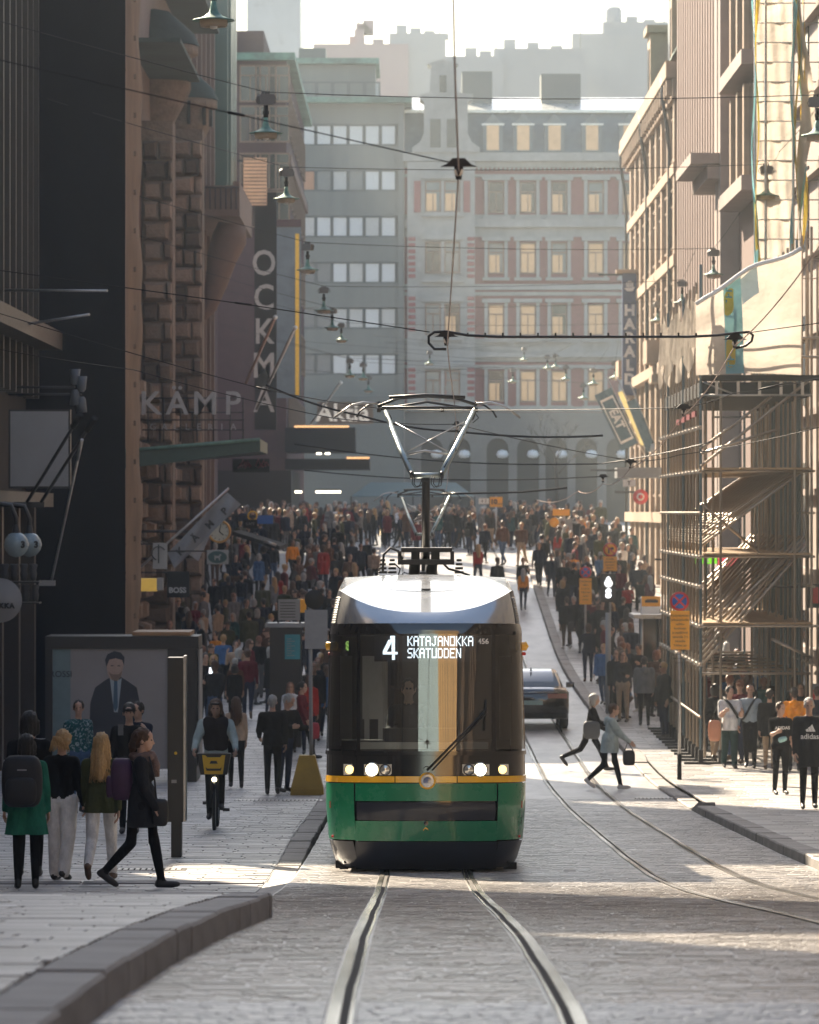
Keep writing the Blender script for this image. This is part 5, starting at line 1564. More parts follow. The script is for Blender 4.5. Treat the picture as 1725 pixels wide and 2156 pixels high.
def tilted_flag(label, d, x0, y0, x1, y1, wpx, m, text=None, frame=False):
    """cloth on a pole leaning out from the wall; top-left (x0,y0) to lower-right (x1,y1)"""
    r = empty('street_flag', at(x0, y0, d), label, 'flag')
    A, B = at(x0, y0, d), at(x1, y1, d)
    u = (B-A).normalized(); n = Vector((-u.z, 0, u.x)); n = -n if n.x > 0 else n
    W = ppx(wpx, d); L = (B-A).length
    MB().tube([A-u*.6, B+u*.5], .03, 7).build('pole', M_STEEL, r)
    b = MB(); b.grid(lambda s, t: tuple(A + u*(L*s) + n*(W*t) + Vector((0, .05*math.sin(s*9+t*4), 0))), 14, 5); b.build('cloth', m, r)
    if frame:
        b = MB()
        for (s0, s1, t0, t1) in ((.12,.9,.12,.19),(.12,.9,.81,.88),(.12,.16,.19,.81),(.86,.9,.19,.81)):
            b.grid(lambda s, t: tuple(A + u*(L*(s0+(s1-s0)*s)) + n*(W*(t0+(t1-t0)*t)) + Vector((0, .05*math.sin((s0+(s1-s0)*s)*9+(t0+(t1-t0)*t)*4)-.02, 0))), 10, 1)
        b.build('printed_frame', M_WHITE, r)
    if text:
        c = A + u*(L*.5) + n*(W*.5) - Vector((0,.09,0))
        lettering(text, W*.62, M_WHITE, r, c, rot=(math.pi/2, math.atan2(-u.z, u.x), 0), bold=.02)
    return r
M_FLAGD = sheet_mat('dark_flag_cloth', (.035,.055,.07), .3)
tilted_flag('broad dark flag with a white printed frame and letters, tilted by the cream house', 188, 1288, 815, 1345, 932, 40, M_FLAGD, 'EAT', True)
tilted_flag('narrow dark flag hanging steeply nearest the scaffold', 182, 1340, 838, 1383, 945, 22, M_FLAGD)
tilted_flag('pale yellow printed flag between the two dark ones', 185, 1312, 822, 1362, 935, 12, sheet_mat('yellow_flag_cloth', (.5,.42,.2), .4))
b = MB().lathe([(0,.0),(.2,.06),(.3,.3),(.24,.5),(.06,.6)], tuple(at(1384,962,182)), 14)
tag(b.build('globe_lamp', mat('globe_glass2', (.75,.72,.66), .25), loc=tuple(at(1384,962,182))), 'white globe lamp under the steep dark flag', 'lamp')
s = hung_sign('shop_canopy', 'flat shop canopy with small signs left of scaffold', 'canopy', 172, 1300, 1395, 984, 1006, M_GREYP, 2.2)
plate(s, 1325, 1017, 171.5, ppx(26,172), ppx(15,172), M_WHITE); lettering('T', .2, M_BLACK, s, at(1325,1017,171.3), bold=.01)
s = hung_sign('round_sign', 'red round shop sign with white ring near the canopy', 'sign', 180, 1348, 1352, 1030, 1032, M_BLACK, .1)
disc(s, 1349, 1046, 180, ppx(16,180), M_RED); disc(s, 1349, 1046, 180, ppx(8,180), M_WHITE, 'ring', .006); disc(s, 1349, 1046, 180, ppx(5,180), M_RED, 'ring_centre', .012)
s = hung_sign('vertical_sign', 'white vertical shop sign with turned letters seen through the scaffold', 'sign', 116, 1586, 1620, 872, 1112, M_WHITE, .1)
lettering('Kcj', .6, M_CABLE, s, at(1604, 960, 116)-Vector((0,.02,0)), rot=(math.pi/2,-math.pi/2,0), bold=.01)
disc(s, 1609, 908, 115.99, ppx(11,116), M_CABLE); lettering('H', .18, M_WHITE, s, at(1609,908,116)-Vector((0,.09,0)), rot=(math.pi/2,-math.pi/2,0))
lettering('aleksi', .17, M_CABLE, s, at(1603, 1096, 116)-Vector((0,.02,0)))
s = hung_sign('shop_sign', 'bright green shop sign with a white mark behind the braces', 'sign', 118, 1462, 1510, 1172, 1187, mat('neon_green', (.2,.6,.03), .4, emit=(.25,.9,.03), estr=.2), .25)
lettering('X', .16, M_WHITE, s, at(1488,1179,118)-Vector((0,.02,0)), bold=.012)
s = hung_sign('shop_sign', 'pink red shop sign right of the bright green one', 'sign', 118, 1513, 1556, 1173, 1192, mat('pink_red', (.55,.06,.09), .4, emit=(.9,.1,.15), estr=.2), .2)
s = hung_sign('shop_sign', 'black sign with a red letter at the right picture edge', 'sign', 99, 1700, 1740, 1230, 1280, M_BLACK, .2)
lettering('I', .42, M_RED, s, at(1716,1255,99)-Vector((0,.03,0)), bold=.03, sx=1.5)
s = empty('board_stand', at(1722, 1560, 98), 'grey A board with a red number 2 at the right edge', 'notice board')
MB().box(px(1707,98), px(1745,98), 98, 98.1, pave(9,98), pz(1440,98)).build('board', M_GREYP, s)
MB().box(px(1712,98), px(1740,98), 97.97, 97.995, pz(1485,98), pz(1452,98)).build('print', M_RED, s)
lettering('2', .22, M_WHITE, s, at(1722,1468,97.95), bold=.01)
s = empty('board_stand', at(1598, 1440, 112), 'white framed notice under the scaffold amid the crowd', 'notice board')
MB().box(px(1588,112), px(1614,112), 112.2, 112.26, gz(112)+1.2, pz(1365,112)).build('board', M_WHITE, s)
MB().box(px(1589,112), px(1613,112), 112.17, 112.195, pz(1376,112), pz(1368,112)).build('print', M_RED, s)

# ------------------------------------------------------------------ left side: signs and furniture
M_SIGNW = mat('sign_dull_white', (.27,.265,.26), .6, var=.08, scale=2)
s = empty('light_box', at(82, 945, 94), 'blank grey white light box sign on the ribbed facade', 'light box')
MB().box(px(18,94), px(148,94), 94, 94.3, pz(1028,94), pz(862,94)).build('frame', M_BLACK, s)
MB().box(px(22,94), px(144,94), 93.97, 93.998, pz(1024,94), pz(866,94)).build('face', M_SIGNW, s)
for k, (x0, y0, x1, y1, m, lab) in enumerate(((55,1060,170,872,M_BLACK,'dark flag pole leaning across the blank light box'), (85,1060,200,880,M_BLACK,'second dark flag pole leaning just right of the first'), (108,1225,173,925,M_STEEL,'grey steel flag pole leaning below the light box'))):
    r = empty('flag_pole', at(x0, y0, 92), lab, 'flag pole')
    A, B = at(x0,y0,92.5), at(x1,y1,90.5)
    MB().tube([A, B], .035 if k < 2 else .03, 8).build('pole', m, r)
    MB().tube([A.lerp(B,.86), B], .065 if k < 2 else .035, 8).build('rolled_flag' if k < 2 else 'tip', M_BLACKM if k < 2 else M_STEEL, r)
    MB().box(A.x-.25, A.x+.08, A.y-.06, A.y+.06, A.z-.08, A.z+.03).build('wall_socket', M_SIGNW if k == 2 else M_BLACK, r)
for k, (x, lab) in enumerate(((34,'white globe lamp marked 3, the nearer of two at left edge'), (62,'white globe lamp marked 3, half behind the other one'))):
    dd = 88 + k*2.2
    p = at(x, 1147, dd); r = empty('globe_lamp', p, lab, 'lamp', 'globe lamps at the dark shop front')
    MB().lathe([(.02,-.24),(.14,-.2),(.22,-.1),(.245,0),(.22,.1),(.14,.2),(.05,.24)], tuple(p), 18).build('globe', mat('pale_globe', (.22,.28,.3), .25, var=.05), r)
    b = MB().tube([p+Vector((0,0,.23)), p+Vector((0,0,.5)), p+Vector((-.1,0,.75)), p+Vector((-.5,0,.8))], .05, 8); b.build('bracket_arm', M_BLACK, r)
    b = MB().lathe([(.09,.2),(.07,.3),(.04,.42)], tuple(p), 12); b.build('cap', M_BLACK, r)
    lettering('3', .17, M_CABLE, r, p+Vector((.15,-.225,.0)), bold=.008)
k = 0
for rr in range(2):
    for c in range(4):
        x = 10 + c*20 + rr*4; yb = 1222 + rr*44
        p = at(x, yb, 89.5); r = empty('clay_pot', p, 'dark flared pot on a shelf, number %s of the %s row at far left' % (('one','two','three','four')[c], ('upper','lower')[rr]), 'pot', 'dark pots in two rows at the far left shop')
        MB().lathe([(0,0),(.055,0),(.075,.12),(.06,.2),(.085,.3),(.07,.32),(.0,.31)], tuple(p), 12).build('pot', M_GREYP if False else mat('dark_pot', (.05,.05,.052), .7), r)
s = empty('pot_shelf', at(40, 1266, 89.7), 'dark shelf board that carries the two rows of pots', 'shelf')
for yy in (1224, 1268):
    MB().box(px(-30,89.5), px(84,89.5), 89.3, 89.9, pz(yy+3,89.5), pz(yy,89.5)).build('board', M_BLACK, s)
s = empty('round_sign', at(5, 1290, 88.4), 'cropped round white sign with letters KKA at the left edge', 'sign')
disc(s, 0, 1264, 88.5, ppx(47,88.5), M_SIGNW, n=40); lettering('KKA', .13, M_CABLE, s, at(14,1276,88.4), bold=.008, spacing=1.25)
for (x, y, lab) in ((158, 815, 'left grey floodlight pair on a bar before the black wrap'), (172, 830, 'right grey floodlight pair on a bar before the black wrap')):
    p = at(x, y, 100); r = empty('floodlight', p, lab, 'floodlight', 'floodlights before the black wrap')
    for s2 in (-1, 1):
        MB().lathe([(.05,0),(.09,.06*s2),(.12,.34*s2),(.0,.34*s2)], tuple(p+Vector((0,0,.05*s2))), 12).build('lamp_can', mat('floodlight_grey', (.09,.1,.115), .5), r)
    MB().tube([p, p+Vector((-1.6,.0,0))], .03, 6).build('arm', M_BLACK, r)
s = empty('wall_rods', at(100, 612, 98), 'two thin steel rods reaching out before the black wrap', 'rod')
MB().tube([at(-60,610,98), at(226,612,96)], .03, 6).build('rod', M_STEEL, s); MB().tube([at(-60,700,98), at(188,662,96)], .03, 6).build('rod', M_STEEL, s)

# gallery canopy with its letters
cd = 137.4
s = empty('gallery_canopy', at(420, 960, cd), 'green edged canopy with large grey letters above the gallery entrance', 'canopy')
A = [(XL, cd+4, pz(975,cd)), (px(545,cd), cd, pz(922,cd))]
b = MB(); b.add([(px(235,cd),cd,pz(990,cd)),(px(548,cd),cd,pz(950,cd)),(px(548,cd),cd,pz(924,cd)),(px(235,cd),cd,pz(950,cd)),(px(235,cd),cd+7,pz(978,cd)),(px(548,cd),cd+7,pz(950,cd)),(px(548,cd),cd+7,pz(926,cd)),(px(235,cd),cd+7,pz(945,cd))],
     [(0,1,2,3),(1,5,6,2),(5,4,7,6),(4,0,3,7),(3,2,6,7),(4,5,1,0)]); b.build('canopy_slab', mat('dark_green_paint', (.035,.075,.06), .5, var=.2), s)
b = MB(); b.tube([at(235,951,cd-.05), at(548,925,cd-.05)], .06, 6); b.build('edge_moulding', M_COPPER, s)
for i, (x, ch) in enumerate(((317,'K'),(373,'Ä'),(432,'M'),(490,'P'))):
    lettering(ch, .98, mat('letter_grey', (.5,.5,.5), .5), s, at(x, 851, cd), bold=.01, extrude=.05)
b = MB()
for x in (312, 345, 380, 415, 450, 485, 512): b.tube([at(x,930,cd+.15), at(x,838,cd+.15)], .025, 5)
for yy in (838, 868, 884, 905): b.tube([at(300,yy,cd+.15), at(515,yy,cd+.15)], .022, 5)
b.build('letter_frame', M_BLACK, s)
for i, ch in enumerate('GALLERIA'): lettering(ch, .27, mat('letter_dim', (.28,.28,.28), .5), s, at(322+i*24.2, 899, cd), extrude=.03)
MB().box(px(470,cd), px(552,cd), cd+7.2, cd+7.4, pz(990,cd), pz(960,cd)).build('lit_sign', M_BLACKM, s)
mk = MB()
for k, x in enumerate((482, 487, 492, 497, 500, 521, 527, 533, 539)):
    q = at(x, 981 - (k % 3)*2, cd); mk.tube([(q.x, cd+7.17, q.z), (q.x+.1, cd+7.17, q.z+.14+.1*(k % 2)), (q.x+.16, cd+7.17, q.z+.02)], .022, 5)
mk.build('brush_mark', mat('sign_dim_red', (.2,.012,.02), .5), s)
# flags below the canopy
s = empty('street_flag', at(352, 1172, 128), 'grey flag on a slanted pole lettered with the gallery name, its white mate behind', 'flag')
MB().tube([at(275,1213,128), at(482,1028,128)], .035, 7).build('pole', M_STEEL, s)
Q = [at(352,1165,128), at(478,1036,128), at(508,1062,128), at(368,1180,128)]
b = MB(); b.grid(lambda u, v: tuple((Q[0].lerp(Q[1],u)).lerp(Q[3].lerp(Q[2],u), v) + Vector((0,-.03+.12*math.sin(u*8+v*5),-.22*v*(1-u)))), 16, 6); b.build('cloth', sheet_mat('grey_flag', (.28,.29,.31), .3), s)
u_ = (Q[1]-Q[0]); an = math.atan2(u_.z, u_.x)
for i, ch in enumerate('KÄMP'):
    c = Q[0].lerp(Q[1], .14+.23*i).lerp(Q[3].lerp(Q[2], .14+.23*i), .62) - Vector((0,.2,.05))
    lettering(ch, .27, M_CABLE, s, c, rot=(math.pi/2, -an, 0), bold=.01)
Q2 = [at(392,1150,128.6), at(462,1085,128.6), at(418,1182,128.6), at(388,1160,128.6)]
b = MB(); b.grid(lambda u, v: tuple((Q2[0].lerp(Q2[1],u)).lerp(Q2[3].lerp(Q2[2],u), v) + Vector((0,.08*math.sin(u*7+v*4),0))), 8, 5); b.build('cloth', sheet_mat('white_flag', (.45,.44,.45), .3), s)
def wall_sign(label, name, d, xa, xb, ya, yb, m, arm=True, th=.1):
    r = empty(name, at((xa+xb)/2, yb, d), label, 'sign')
    MB().box(px(xa,d), px(xb,d), d, d+th, pz(yb,d), pz(ya,d)).build('panel', m, r)
    if arm: MB().box(px(xa,d)-1.4, px(xa,d)-.002, d+.03, d+.07, pz(ya+4,d), pz(ya+1,d)).build('bracket', M_BLACK, r)
    return r
s = wall_sign('white hanging sign with a black ring emblem under the slanted flag', 'shop_sign', 120, 322, 352, 1143, 1198, M_SIGNW)
b = MB().lathe([(.16,-.02),(.19,-.02),(.19,.0)], tuple(at(334,1165,120)), 20, axis='Y', arc=(.5,4.4)).box(px(334,120)-.016, px(334,120)+.016, 119.975, 119.99, pz(1186,120), pz(1146,120)); b.build('ring_emblem', M_CABLE, s)
s = wall_sign('glowing yellow box light sign sticking out from behind the black wrap', 'light_box', 116, 276, 330, 1218, 1245, mat('glow_yellow', (.6,.4,.08), .5, emit=(.9,.55,.1), estr=.06), th=.5)
MB().box(px(330,116)+.002, px(343,116), 116, 116.4, pz(1243,116), pz(1217,116)).build('end_cap', M_SIGNW, s)
s = wall_sign('black shop sign with small grey word BOSS', 'shop_sign', 122, 352, 398, 1203, 1258, M_BLACKM)
lettering('BOSS', .2, mat('letter_grey', (.5,.5,.5), .5), s, at(374,1243,122)-Vector((0,.02,0)), bold=.006)
s = wall_sign('oval emblem sign with a small pale animal on dark green', 'shop_sign', 126, 436, 481, 1158, 1188, M_SIGNW)
b = MB(); p = at(458,1173,126); b.prism([(p.x+.26*math.cos(2*math.pi*k/28), p.z+.165*math.sin(2*math.pi*k/28)) for k in range(28)], 125.97, 125.99); ov = b.build('oval', mat('oval_green', (.02,.06,.06), .5), s)
MB().prism([(p.x+x*.9,p.z+z*.9) for x, z in ((-.09,-.1),(-.06,-.1),(-.05,-.03),(.04,-.03),(.05,-.1),(.08,-.1),(.08,.02),(.12,.06),(.1,.1),(.06,.07),(.05,.04),(-.06,.04),(-.1,.07),(-.09,.02))], 125.94, 125.965).build('animal_emblem', M_SIGNW, s)
p = at(462, 1119, 130)
s = empty('street_clock', p, 'round street clock with a lit gold rim beyond the flag', 'clock')
MB().lathe([(.27,-.1),(.31,-.12),(.33,-.1),(.33,.1),(0,.1)], tuple(p), 30, axis='Y').build('case', mat('brass', (.5,.27,.08), .35, .7), s)
MB().lathe([(0,-.06),(.28,-.06)], tuple(p), 30, axis='Y').build('dial', mat('dial_cream', (.5,.5,.42), .5), s)
b = MB(); b.tube([p+Vector((0,-.08,0)), p+Vector((.12,-.08,-.1))], .015, 5).tube([p+Vector((0,-.08,0)), p+Vector((.05,-.08,.2))], .012, 5)
for k in range(12):
    an = k*math.pi/6; b.tube([p+Vector((.21*math.cos(an),-.07,.21*math.sin(an))), p+Vector((.25*math.cos(an),-.07,.25*math.sin(an)))], .01, 4)
b.build('clock_hand', M_CABLE, s); MB().tube([p+Vector((-.33,0,0)), p+Vector((-3,0,0))], .04, 6).build('bracket', M_BLACK, s)
s = empty('awning', at(540, 1140, 140), 'dark awning with a bright edge glint over a shop at left', 'awning')
b = MB(); Q = [at(487,1118,140), at(588,1150,140)]
b.add([Q[0], Q[1], Q[1]+Vector((0,9,0)), Q[0]+Vector((0,9,0)), Q[1]-Vector((0,0,.12)), Q[0]-Vector((0,0,.12)), Q[1]+Vector((0,9,-.12)), Q[0]+Vector((0,9,-.12))], [(0,1,2,3),(0,5,4,1),(5,7,6,4),(1,4,6,2)]); b.build('cloth', M_BLACKM, s)
MB().tube([at(556,1139,139.9), at(582,1148,139.9)], .05, 6).build('front_bar', M_STEEL, s); MB().tube([Q[0], at(487,1200,140)], .03, 6).build('arm', M_BLACK, s)
s = wall_sign('small blue sign with a gold ring above it on the dark shops', 'shop_sign', 150, 540, 575, 1085, 1103, M_BLUE); 
b = MB().lathe([(.12,-.03),(.17,-.03),(.17,.03),(.12,.03)], tuple(at(532,1086,149)), 16, axis='Y'); b.build('gold_ring', M_YEL, s)
s = wall_sign('small dark cafe sign left of the blue one', 'shop_sign', 148, 512, 542, 1094, 1112, M_BLACKM); lettering('CAFE', .12, M_SIGNW, s, at(527,1103,148)-Vector((0,.02,0)))
for k, (x0, y0, x1, y1, lab) in enumerate(((517,808,580,668,'thin copper coloured flag pole before the vertical black sign'), (540,862,622,690,'pale steel flag pole with a ball tip before the banner'), (655,892,718,805,'faint short flag pole before the lit store letters'))):
    dd = (190, 186, 270)[k]; r = empty('flag_pole', at(x0,y0,dd), lab, 'flag pole')
    MB().tube([at(x0,y0,dd), at(x1,y1,dd-2)], .06, 7).build('pole', M_STEEL if k != 0 else mat('copper_pole', (.3,.18,.14), .4, .4), r)
    p = at(x1,y1,dd-2); MB().lathe([(0,-.1),(.09,-.05),(.09,.05),(0,.1)], tuple(p), 10).build('tip', M_WHITE, r)
# store letters, marquees and lights at the far left
s = empty('store_sign', at(722, 890, 276), 'cream illuminated sign letters Aktia on a brown fascia at the office block', 'sign')
MB().box(px(668,276), px(786,276), 276, 276.5, pz(892,276), pz(846,276)).build('fascia', mat('brown_fascia', (.14,.09,.06), .6), s)
lettering('Aktia', 1.5, mat('letter_cream', (.7,.65,.58), .5, emit=(1,.85,.7), estr=.06), s, at(722,870,276)-Vector((0,.06,0)), bold=.03)
M_GLINT = mat('strip_light', (.9,.85,.7), .3, emit=(1,.9,.7), estr=1.2)
M_GLINTO = mat('warm_strip_light', (.9,.6,.3), .3, emit=(1,.5,.2), estr=.3)
s = empty('shop_canopy', at(685, 958, 235), 'long dark canopy edged with warm lights before the office block', 'canopy')
MB().box(px(600,235), px(748,235), 235, 240, pz(952,235), pz(900,235)).build('hood', M_BLACKM, s)
MB().box(px(620,235), px(735,235), 234.9, 234.99, pz(900,235), pz(896,235)).build('light_strip', M_GLINTO, s)
for x in (672, 690): MB().box(px(x,235)-.13, px(x,235)+.13, 234.8, 234.95, pz(957,235), pz(953,235)).build('spot_lamp', M_GLINT, s)
s = empty('shop_canopy', at(690, 990, 225), 'lower dark canopy with a row of lights under the long one', 'canopy')
MB().box(px(600,225), px(778,225), 225, 231, pz(988,225), pz(966,225)).build('hood', M_BLACKM, s)
MB().box(px(730,225), px(778,225), 224.9, 224.99, pz(966,225), pz(962,225)).build('light_strip', M_GLINTO, s)
for k, (xa, xb, lab) in enumerate(((621,636,'short white strip light over the left crowd'), (665,718,'long white strip light over the left crowd'))):
    s = empty('strip_light', at((xa+xb)/2, 1035, 215), lab, 'strip light'); MB().box(px(xa,215), px(xb,215), 215, 215.1, pz(1038,215), pz(1033,215)).build('tube', M_GLINT, s); MB().box(px(xa,215), px(xb,215), 214.9, 215.3, pz(1032.8,215), pz(1030,215)).build('housing', M_BLACK, s)
s = empty('shop_building', (-9, 216, gz(216)), 'dark glazed ground floor of shops under the strip lights', 'shop building')
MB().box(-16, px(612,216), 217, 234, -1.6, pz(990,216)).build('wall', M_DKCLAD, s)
s = empty('market_tent', at(790, 1100, 208), 'dark teal market tent beyond the crowd left of the pantograph', 'tent')
b = MB(); zt, ze = pz(1015,250), pz(1045,250); xa, xb = px(740,250), px(1000,250)
b.add([(xa,250,ze),(xb,250,ze),(xb,256,ze),(xa,256,ze),(xa+1,253,zt),(xb-1,253,zt)], [(0,1,5,4),(1,2,5),(2,3,4,5),(3,0,4)]); b.build('tent_roof', mat('teal_canvas', (.06,.13,.13), .7), s)
b = MB()
for k in range(5): b.tube([(xa+(xb-xa)*k/4,250.2,ze),(xa+(xb-xa)*k/4,250.2,gz(250))], .05, 6)
b.build('tent_pole', M_BLACK, s)
# bare tree before the palace
s = empty('bare_tree', (px(1172,262), 262, gz(262)), 'slim leafless street tree before the palace arcade', 'tree')
b = MB(); X = px(1172,262); zg = gz(262)
b.tube([(X,262,zg),(X+.05,262,zg+2.2),(X-.05,262,zg+4)], [.12,.1,.08], 7); b.build('trunk', M_BLACKM, s)
def limb(b, p, d_, l, r, n):
    q = p + d_*l; b.tube([p, p.lerp(q,.5)+Vector((rnd.uniform(-.08,.08),rnd.uniform(-.08,.08),.03)), q], [r, r*.8, r*.6], 5)
    if n:
        for _ in range(3):
            limb(b, q, (d_+Vector((rnd.uniform(-.7,.7),rnd.uniform(-.7,.7),rnd.uniform(-.1,.5)))).normalized(), l*.72, r*.55, n-1)
b = MB()
for k in range(5): limb(b, Vector((X,262,zg+3+k*.25)), Vector((math.cos(k*2.5),math.sin(k*2.5),1.1)).normalized(), 1.2, .035, 3)
b.build('crown', M_BLACKM, s)

# advertising kiosk
kd = 90.0
s = empty('advert_kiosk', at(250, 1640, kd), 'black advertising kiosk with a fashion poster of a man in dark suit', 'kiosk')
zb = pave(-5.5, kd)
MB().box(px(95,kd), px(418,kd), kd, kd+1.6, pz(1366,kd), pz(1340,kd)).build('roof_beam', M_BLACK, s)
MB().box(px(278,kd), px(400,kd), kd+.1, kd+1.9, pz(1339,kd)+.002, pz(1331,kd)).build('roof_lip', mat('copper_brown', (.3,.16,.07), .5), s)  # lip coloured orange brown for the light on the roof edge
MB().box(px(95,kd), px(110,kd), kd, kd+1.6, zb, pz(1366,kd)-.002).build('side_post', M_BLACK, s)
MB().box(px(353,kd), px(414,kd), kd, kd+1.6, zb, pz(1366,kd)-.002).build('side_post', M_BLACK, s)
MB().box(px(110,kd)+.002, px(353,kd)-.002, kd+.05, kd+.1, zb+.25, pz(1366,kd)-.003).build('poster', mat('poster_paper', (.25,.235,.235), .5, var=.1, scale=1.2), s)
po = [o for o in s.children if o.name.startswith('poster')][0]
def flat(name, pts, m, lay):
    b = MB(); q = [at(x, y, kd) for x, y in pts]
    b.prism([(p.x, p.z) for p in q], kd+.05-.004*lay-.002, kd+.05-.004*lay+.001); return b.build(name, m, po)
M_SUIT = mat('print_navy', (.02,.025,.04), .6); M_SKINP = mat('print_skin', (.38,.27,.22), .6); M_SHIRTP = mat('print_shirt', (.3,.36,.4), .6)
flat('print_block', [(111,1620),(111,1367),(148,1367),(148,1620)], mat('print_teal', (.14,.2,.21), .6), 1)
flat('printed_figure', [(186,1600),(190,1480),(200,1448),(222,1432),(236,1424),(252,1424),(268,1434),(288,1448),(294,1480),(298,1600)], M_SUIT, 2)
flat('printed_shirt', [(231,1428),(243,1436),(256,1428),(248,1500),(240,1500)], M_SHIRTP, 3); flat('printed_tie', [(240,1434),(247,1434),(248,1490),(243,1498),(238,1490)], mat('print_tie', (.04,.1,.16), .6), 4)
flat('printed_face', [(233,1432),(226,1418),(224,1396),(228,1384),(244,1379),(258,1385),(260,1400),(256,1420),(248,1434)], M_SKINP, 3)
flat('printed_hair', [(224,1404),(221,1390),(226,1378),(240,1371),(254,1374),(262,1384),(261,1402),(257,1390),(244,1386),(230,1389)], M_SUIT, 4)
flat('printed_beard', [(228,1414),(236,1420),(250,1420),(257,1412),(254,1426),(246,1434),(236,1432)], mat('print_beard', (.2,.14,.11), .6), 4)
for x in (236, 250): flat('printed_eye', [(x-3,1403),(x+3,1403),(x+3,1401),(x-3,1401)], M_SUIT, 5)
lettering('ROSSI', .17, mat('print_dark', (.06,.06,.07), .6), po, at(130,1418,kd)+Vector((0,.035,0))) if False else None
tm = text_mesh('ROSSI', .17, .001, M_SUIT); o = bpy.data.objects.new('lettering', tm); link(o, po); o.rotation_euler = (math.pi/2,0,0); o.location = at(128,1420,kd)+Vector((0,.036,0)) - s.location
MB().box(px(414,kd)+.03, px(414,kd)+.05, kd+.15, kd+1.5, zb+.3, pz(1370,kd)).build('side_poster', M_SIGNW, s)
# slim dark post
d = 57.4
X0, X1 = px(353,d), px(394,d)
s = empty('info_post', ((X0+X1)/2, d, pave(-2.8,d)), 'tall black info post with a yellow dot sticker beside the dark coated woman', 'info post')
zt = pz(1385,d)
MB().box(X0, X1-.05, d, d+.45, pz(1731,d), zt).build('cabinet', mat('post_black', (.014,.014,.015), .4), s)
MB().box(X1-.047, X1-.02, d+.02, d+.43, pz(1731,d), zt+.02).build('edge_trim', M_STEEL, s)  # steel strip added as the bright lit line down the right edge
MB().box(X0+.04, X0+.165, d+.06, d+.4, pave(-2.8,d), pz(1731,d)-.002).build('foot', M_BLACK, s)
p = at(370,1586,d); MB().lathe([(0,-.006),(.02,-.006),(.02,.0)], tuple(p), 14, axis='Y').build('dot_sticker', M_YEL, s)
MB().box(px(361,d), px(372,d), d-.004, d-.001, pz(1649,d), pz(1642,d)).build('label_sticker', M_SIGNW, s)
# stop with timetable, round sign back and its yellow block
d = 83.5
X = px(656, d)
s = empty('sign_stand', (px(648,d), d, pave(X,d)), 'round sign seen from the back on a pole in a yellow ballast block', 'road sign')
b = MB(); zb = pave(X, d)
def frus(x0,x1,y0,y1,z0,z1,k):
    b.add([(x0,y0,z0),(x1,y0,z0),(x1,y1,z0),(x0,y1,z0),(x0+k,y0+k*.6,z1),(x1-k,y0+k*.6,z1),(x1-k,y1-k*.6,z1),(x0+k,y1-k*.6,z1)], [(0,3,2,1),(4,5,6,7),(0,1,5,4),(1,2,6,5),(2,3,7,6),(3,0,4,7)])
frus(px(612,d), px(682,d), d-.3, d+.3, zb, zb+.12, .01); frus(px(613,d), px(681,d), d-.29, d+.29, zb+.121, pz(1590,d), .15); b.build('ballast_block', mat('block_yellow', (.36,.22,.02), .6, var=.2, scale=4, dirt=.3), s)
MB().tube([(X,d,zb+.4),(X-.03,d,pz(1240,d))], .035, 8).build('post', M_GREYP, s)
MB().lathe([(0,.05),(.175,.05),(.175,.03),(0,.03)], (px(662,d), d-.1, pz(1262,d)), 26, axis='Y').build('sign_back', M_CABLE, s)
MB().box(px(642,d), px(690,d), d-.08, d-.06, pz(1366,d), pz(1284,d)).build('plate_back', M_GREYP, s)
MB().box(px(637,d), px(645,d), d-.1, d-.05, pz(1600,d), pz(1597,d)).build('carry_slot', M_BLACK, s)
d = 104
X = px(605, d)
s = empty('timetable_stop', (X, d, pave(X,d)), 'teal stop pillar topped by a white timetable board with orange end', 'stop pillar')
zb = pave(X, d)
MB().box(px(568,d), px(634,d), d, d+.9, zb, pz(1322,d)).build('pillar', M_BLACK, s); MB().box(px(563,d), px(640,d), d-.1, d+1.1, pz(1321,d)+.001, pz(1312,d)).build('roof', M_GREYP, s)
MB().box(px(600,d), px(632,d), d-.03, d-.002, pz(1388,d), pz(1336,d)).build('teal_panel', M_TEAL, s)
MB().box(px(586,d), px(632,d), d, d+.08, pz(1306,d), pz(1262,d)).build('timetable_board', M_SIGNW, s); MB().box(px(632,d)+.002, px(645,d), d, d+.08, pz(1290,d), pz(1262,d)).build('board_end', M_ORANGE, s)
b = MB()
for k in range(6): b.box(px(590,d), px(622,d), d-.012, d-.004, pz(1270+k*6,d), pz(1268.5+k*6,d))
b.build('timetable_rule', M_CABLE, s)
b = MB()
for k in range(8): b.box(px(604,d), px(604+10+(k*7)%14,d), d-.04, d-.032, pz(1346+k*5,d), pz(1344.5+k*5,d))
b.build('panel_rule', M_SIGNW, s)
for xx in (586, 632): MB().tube([(px(xx,d),d+.04,pz(1321,d)),(px(xx,d),d+.04,pz(1262,d))], .025, 6).build('support', M_BLACK, s)
# ------------------------------------------------------------------ people
def capsule(b, A, B, ra, rb, n=9, m=0):
    A, B = Vector(A), Vector(B)
    d = B - A; L = d.length
    d = d/L if L > 1e-6 else Vector((0,0,1))
    pts, rs = [], []
    for k in (1, .72, .4): pts.append(A - d*ra*k*.98); rs.append(ra*math.sqrt(max(1-k*k*.96, .02)))
    pts += [A, B]; rs += [ra, rb]
    for k in (.4, .72, 1): pts.append(B + d*rb*k*.98); rs.append(rb*math.sqrt(max(1-k*k*.96, .02)))
    b.tube(pts, rs, n, m)

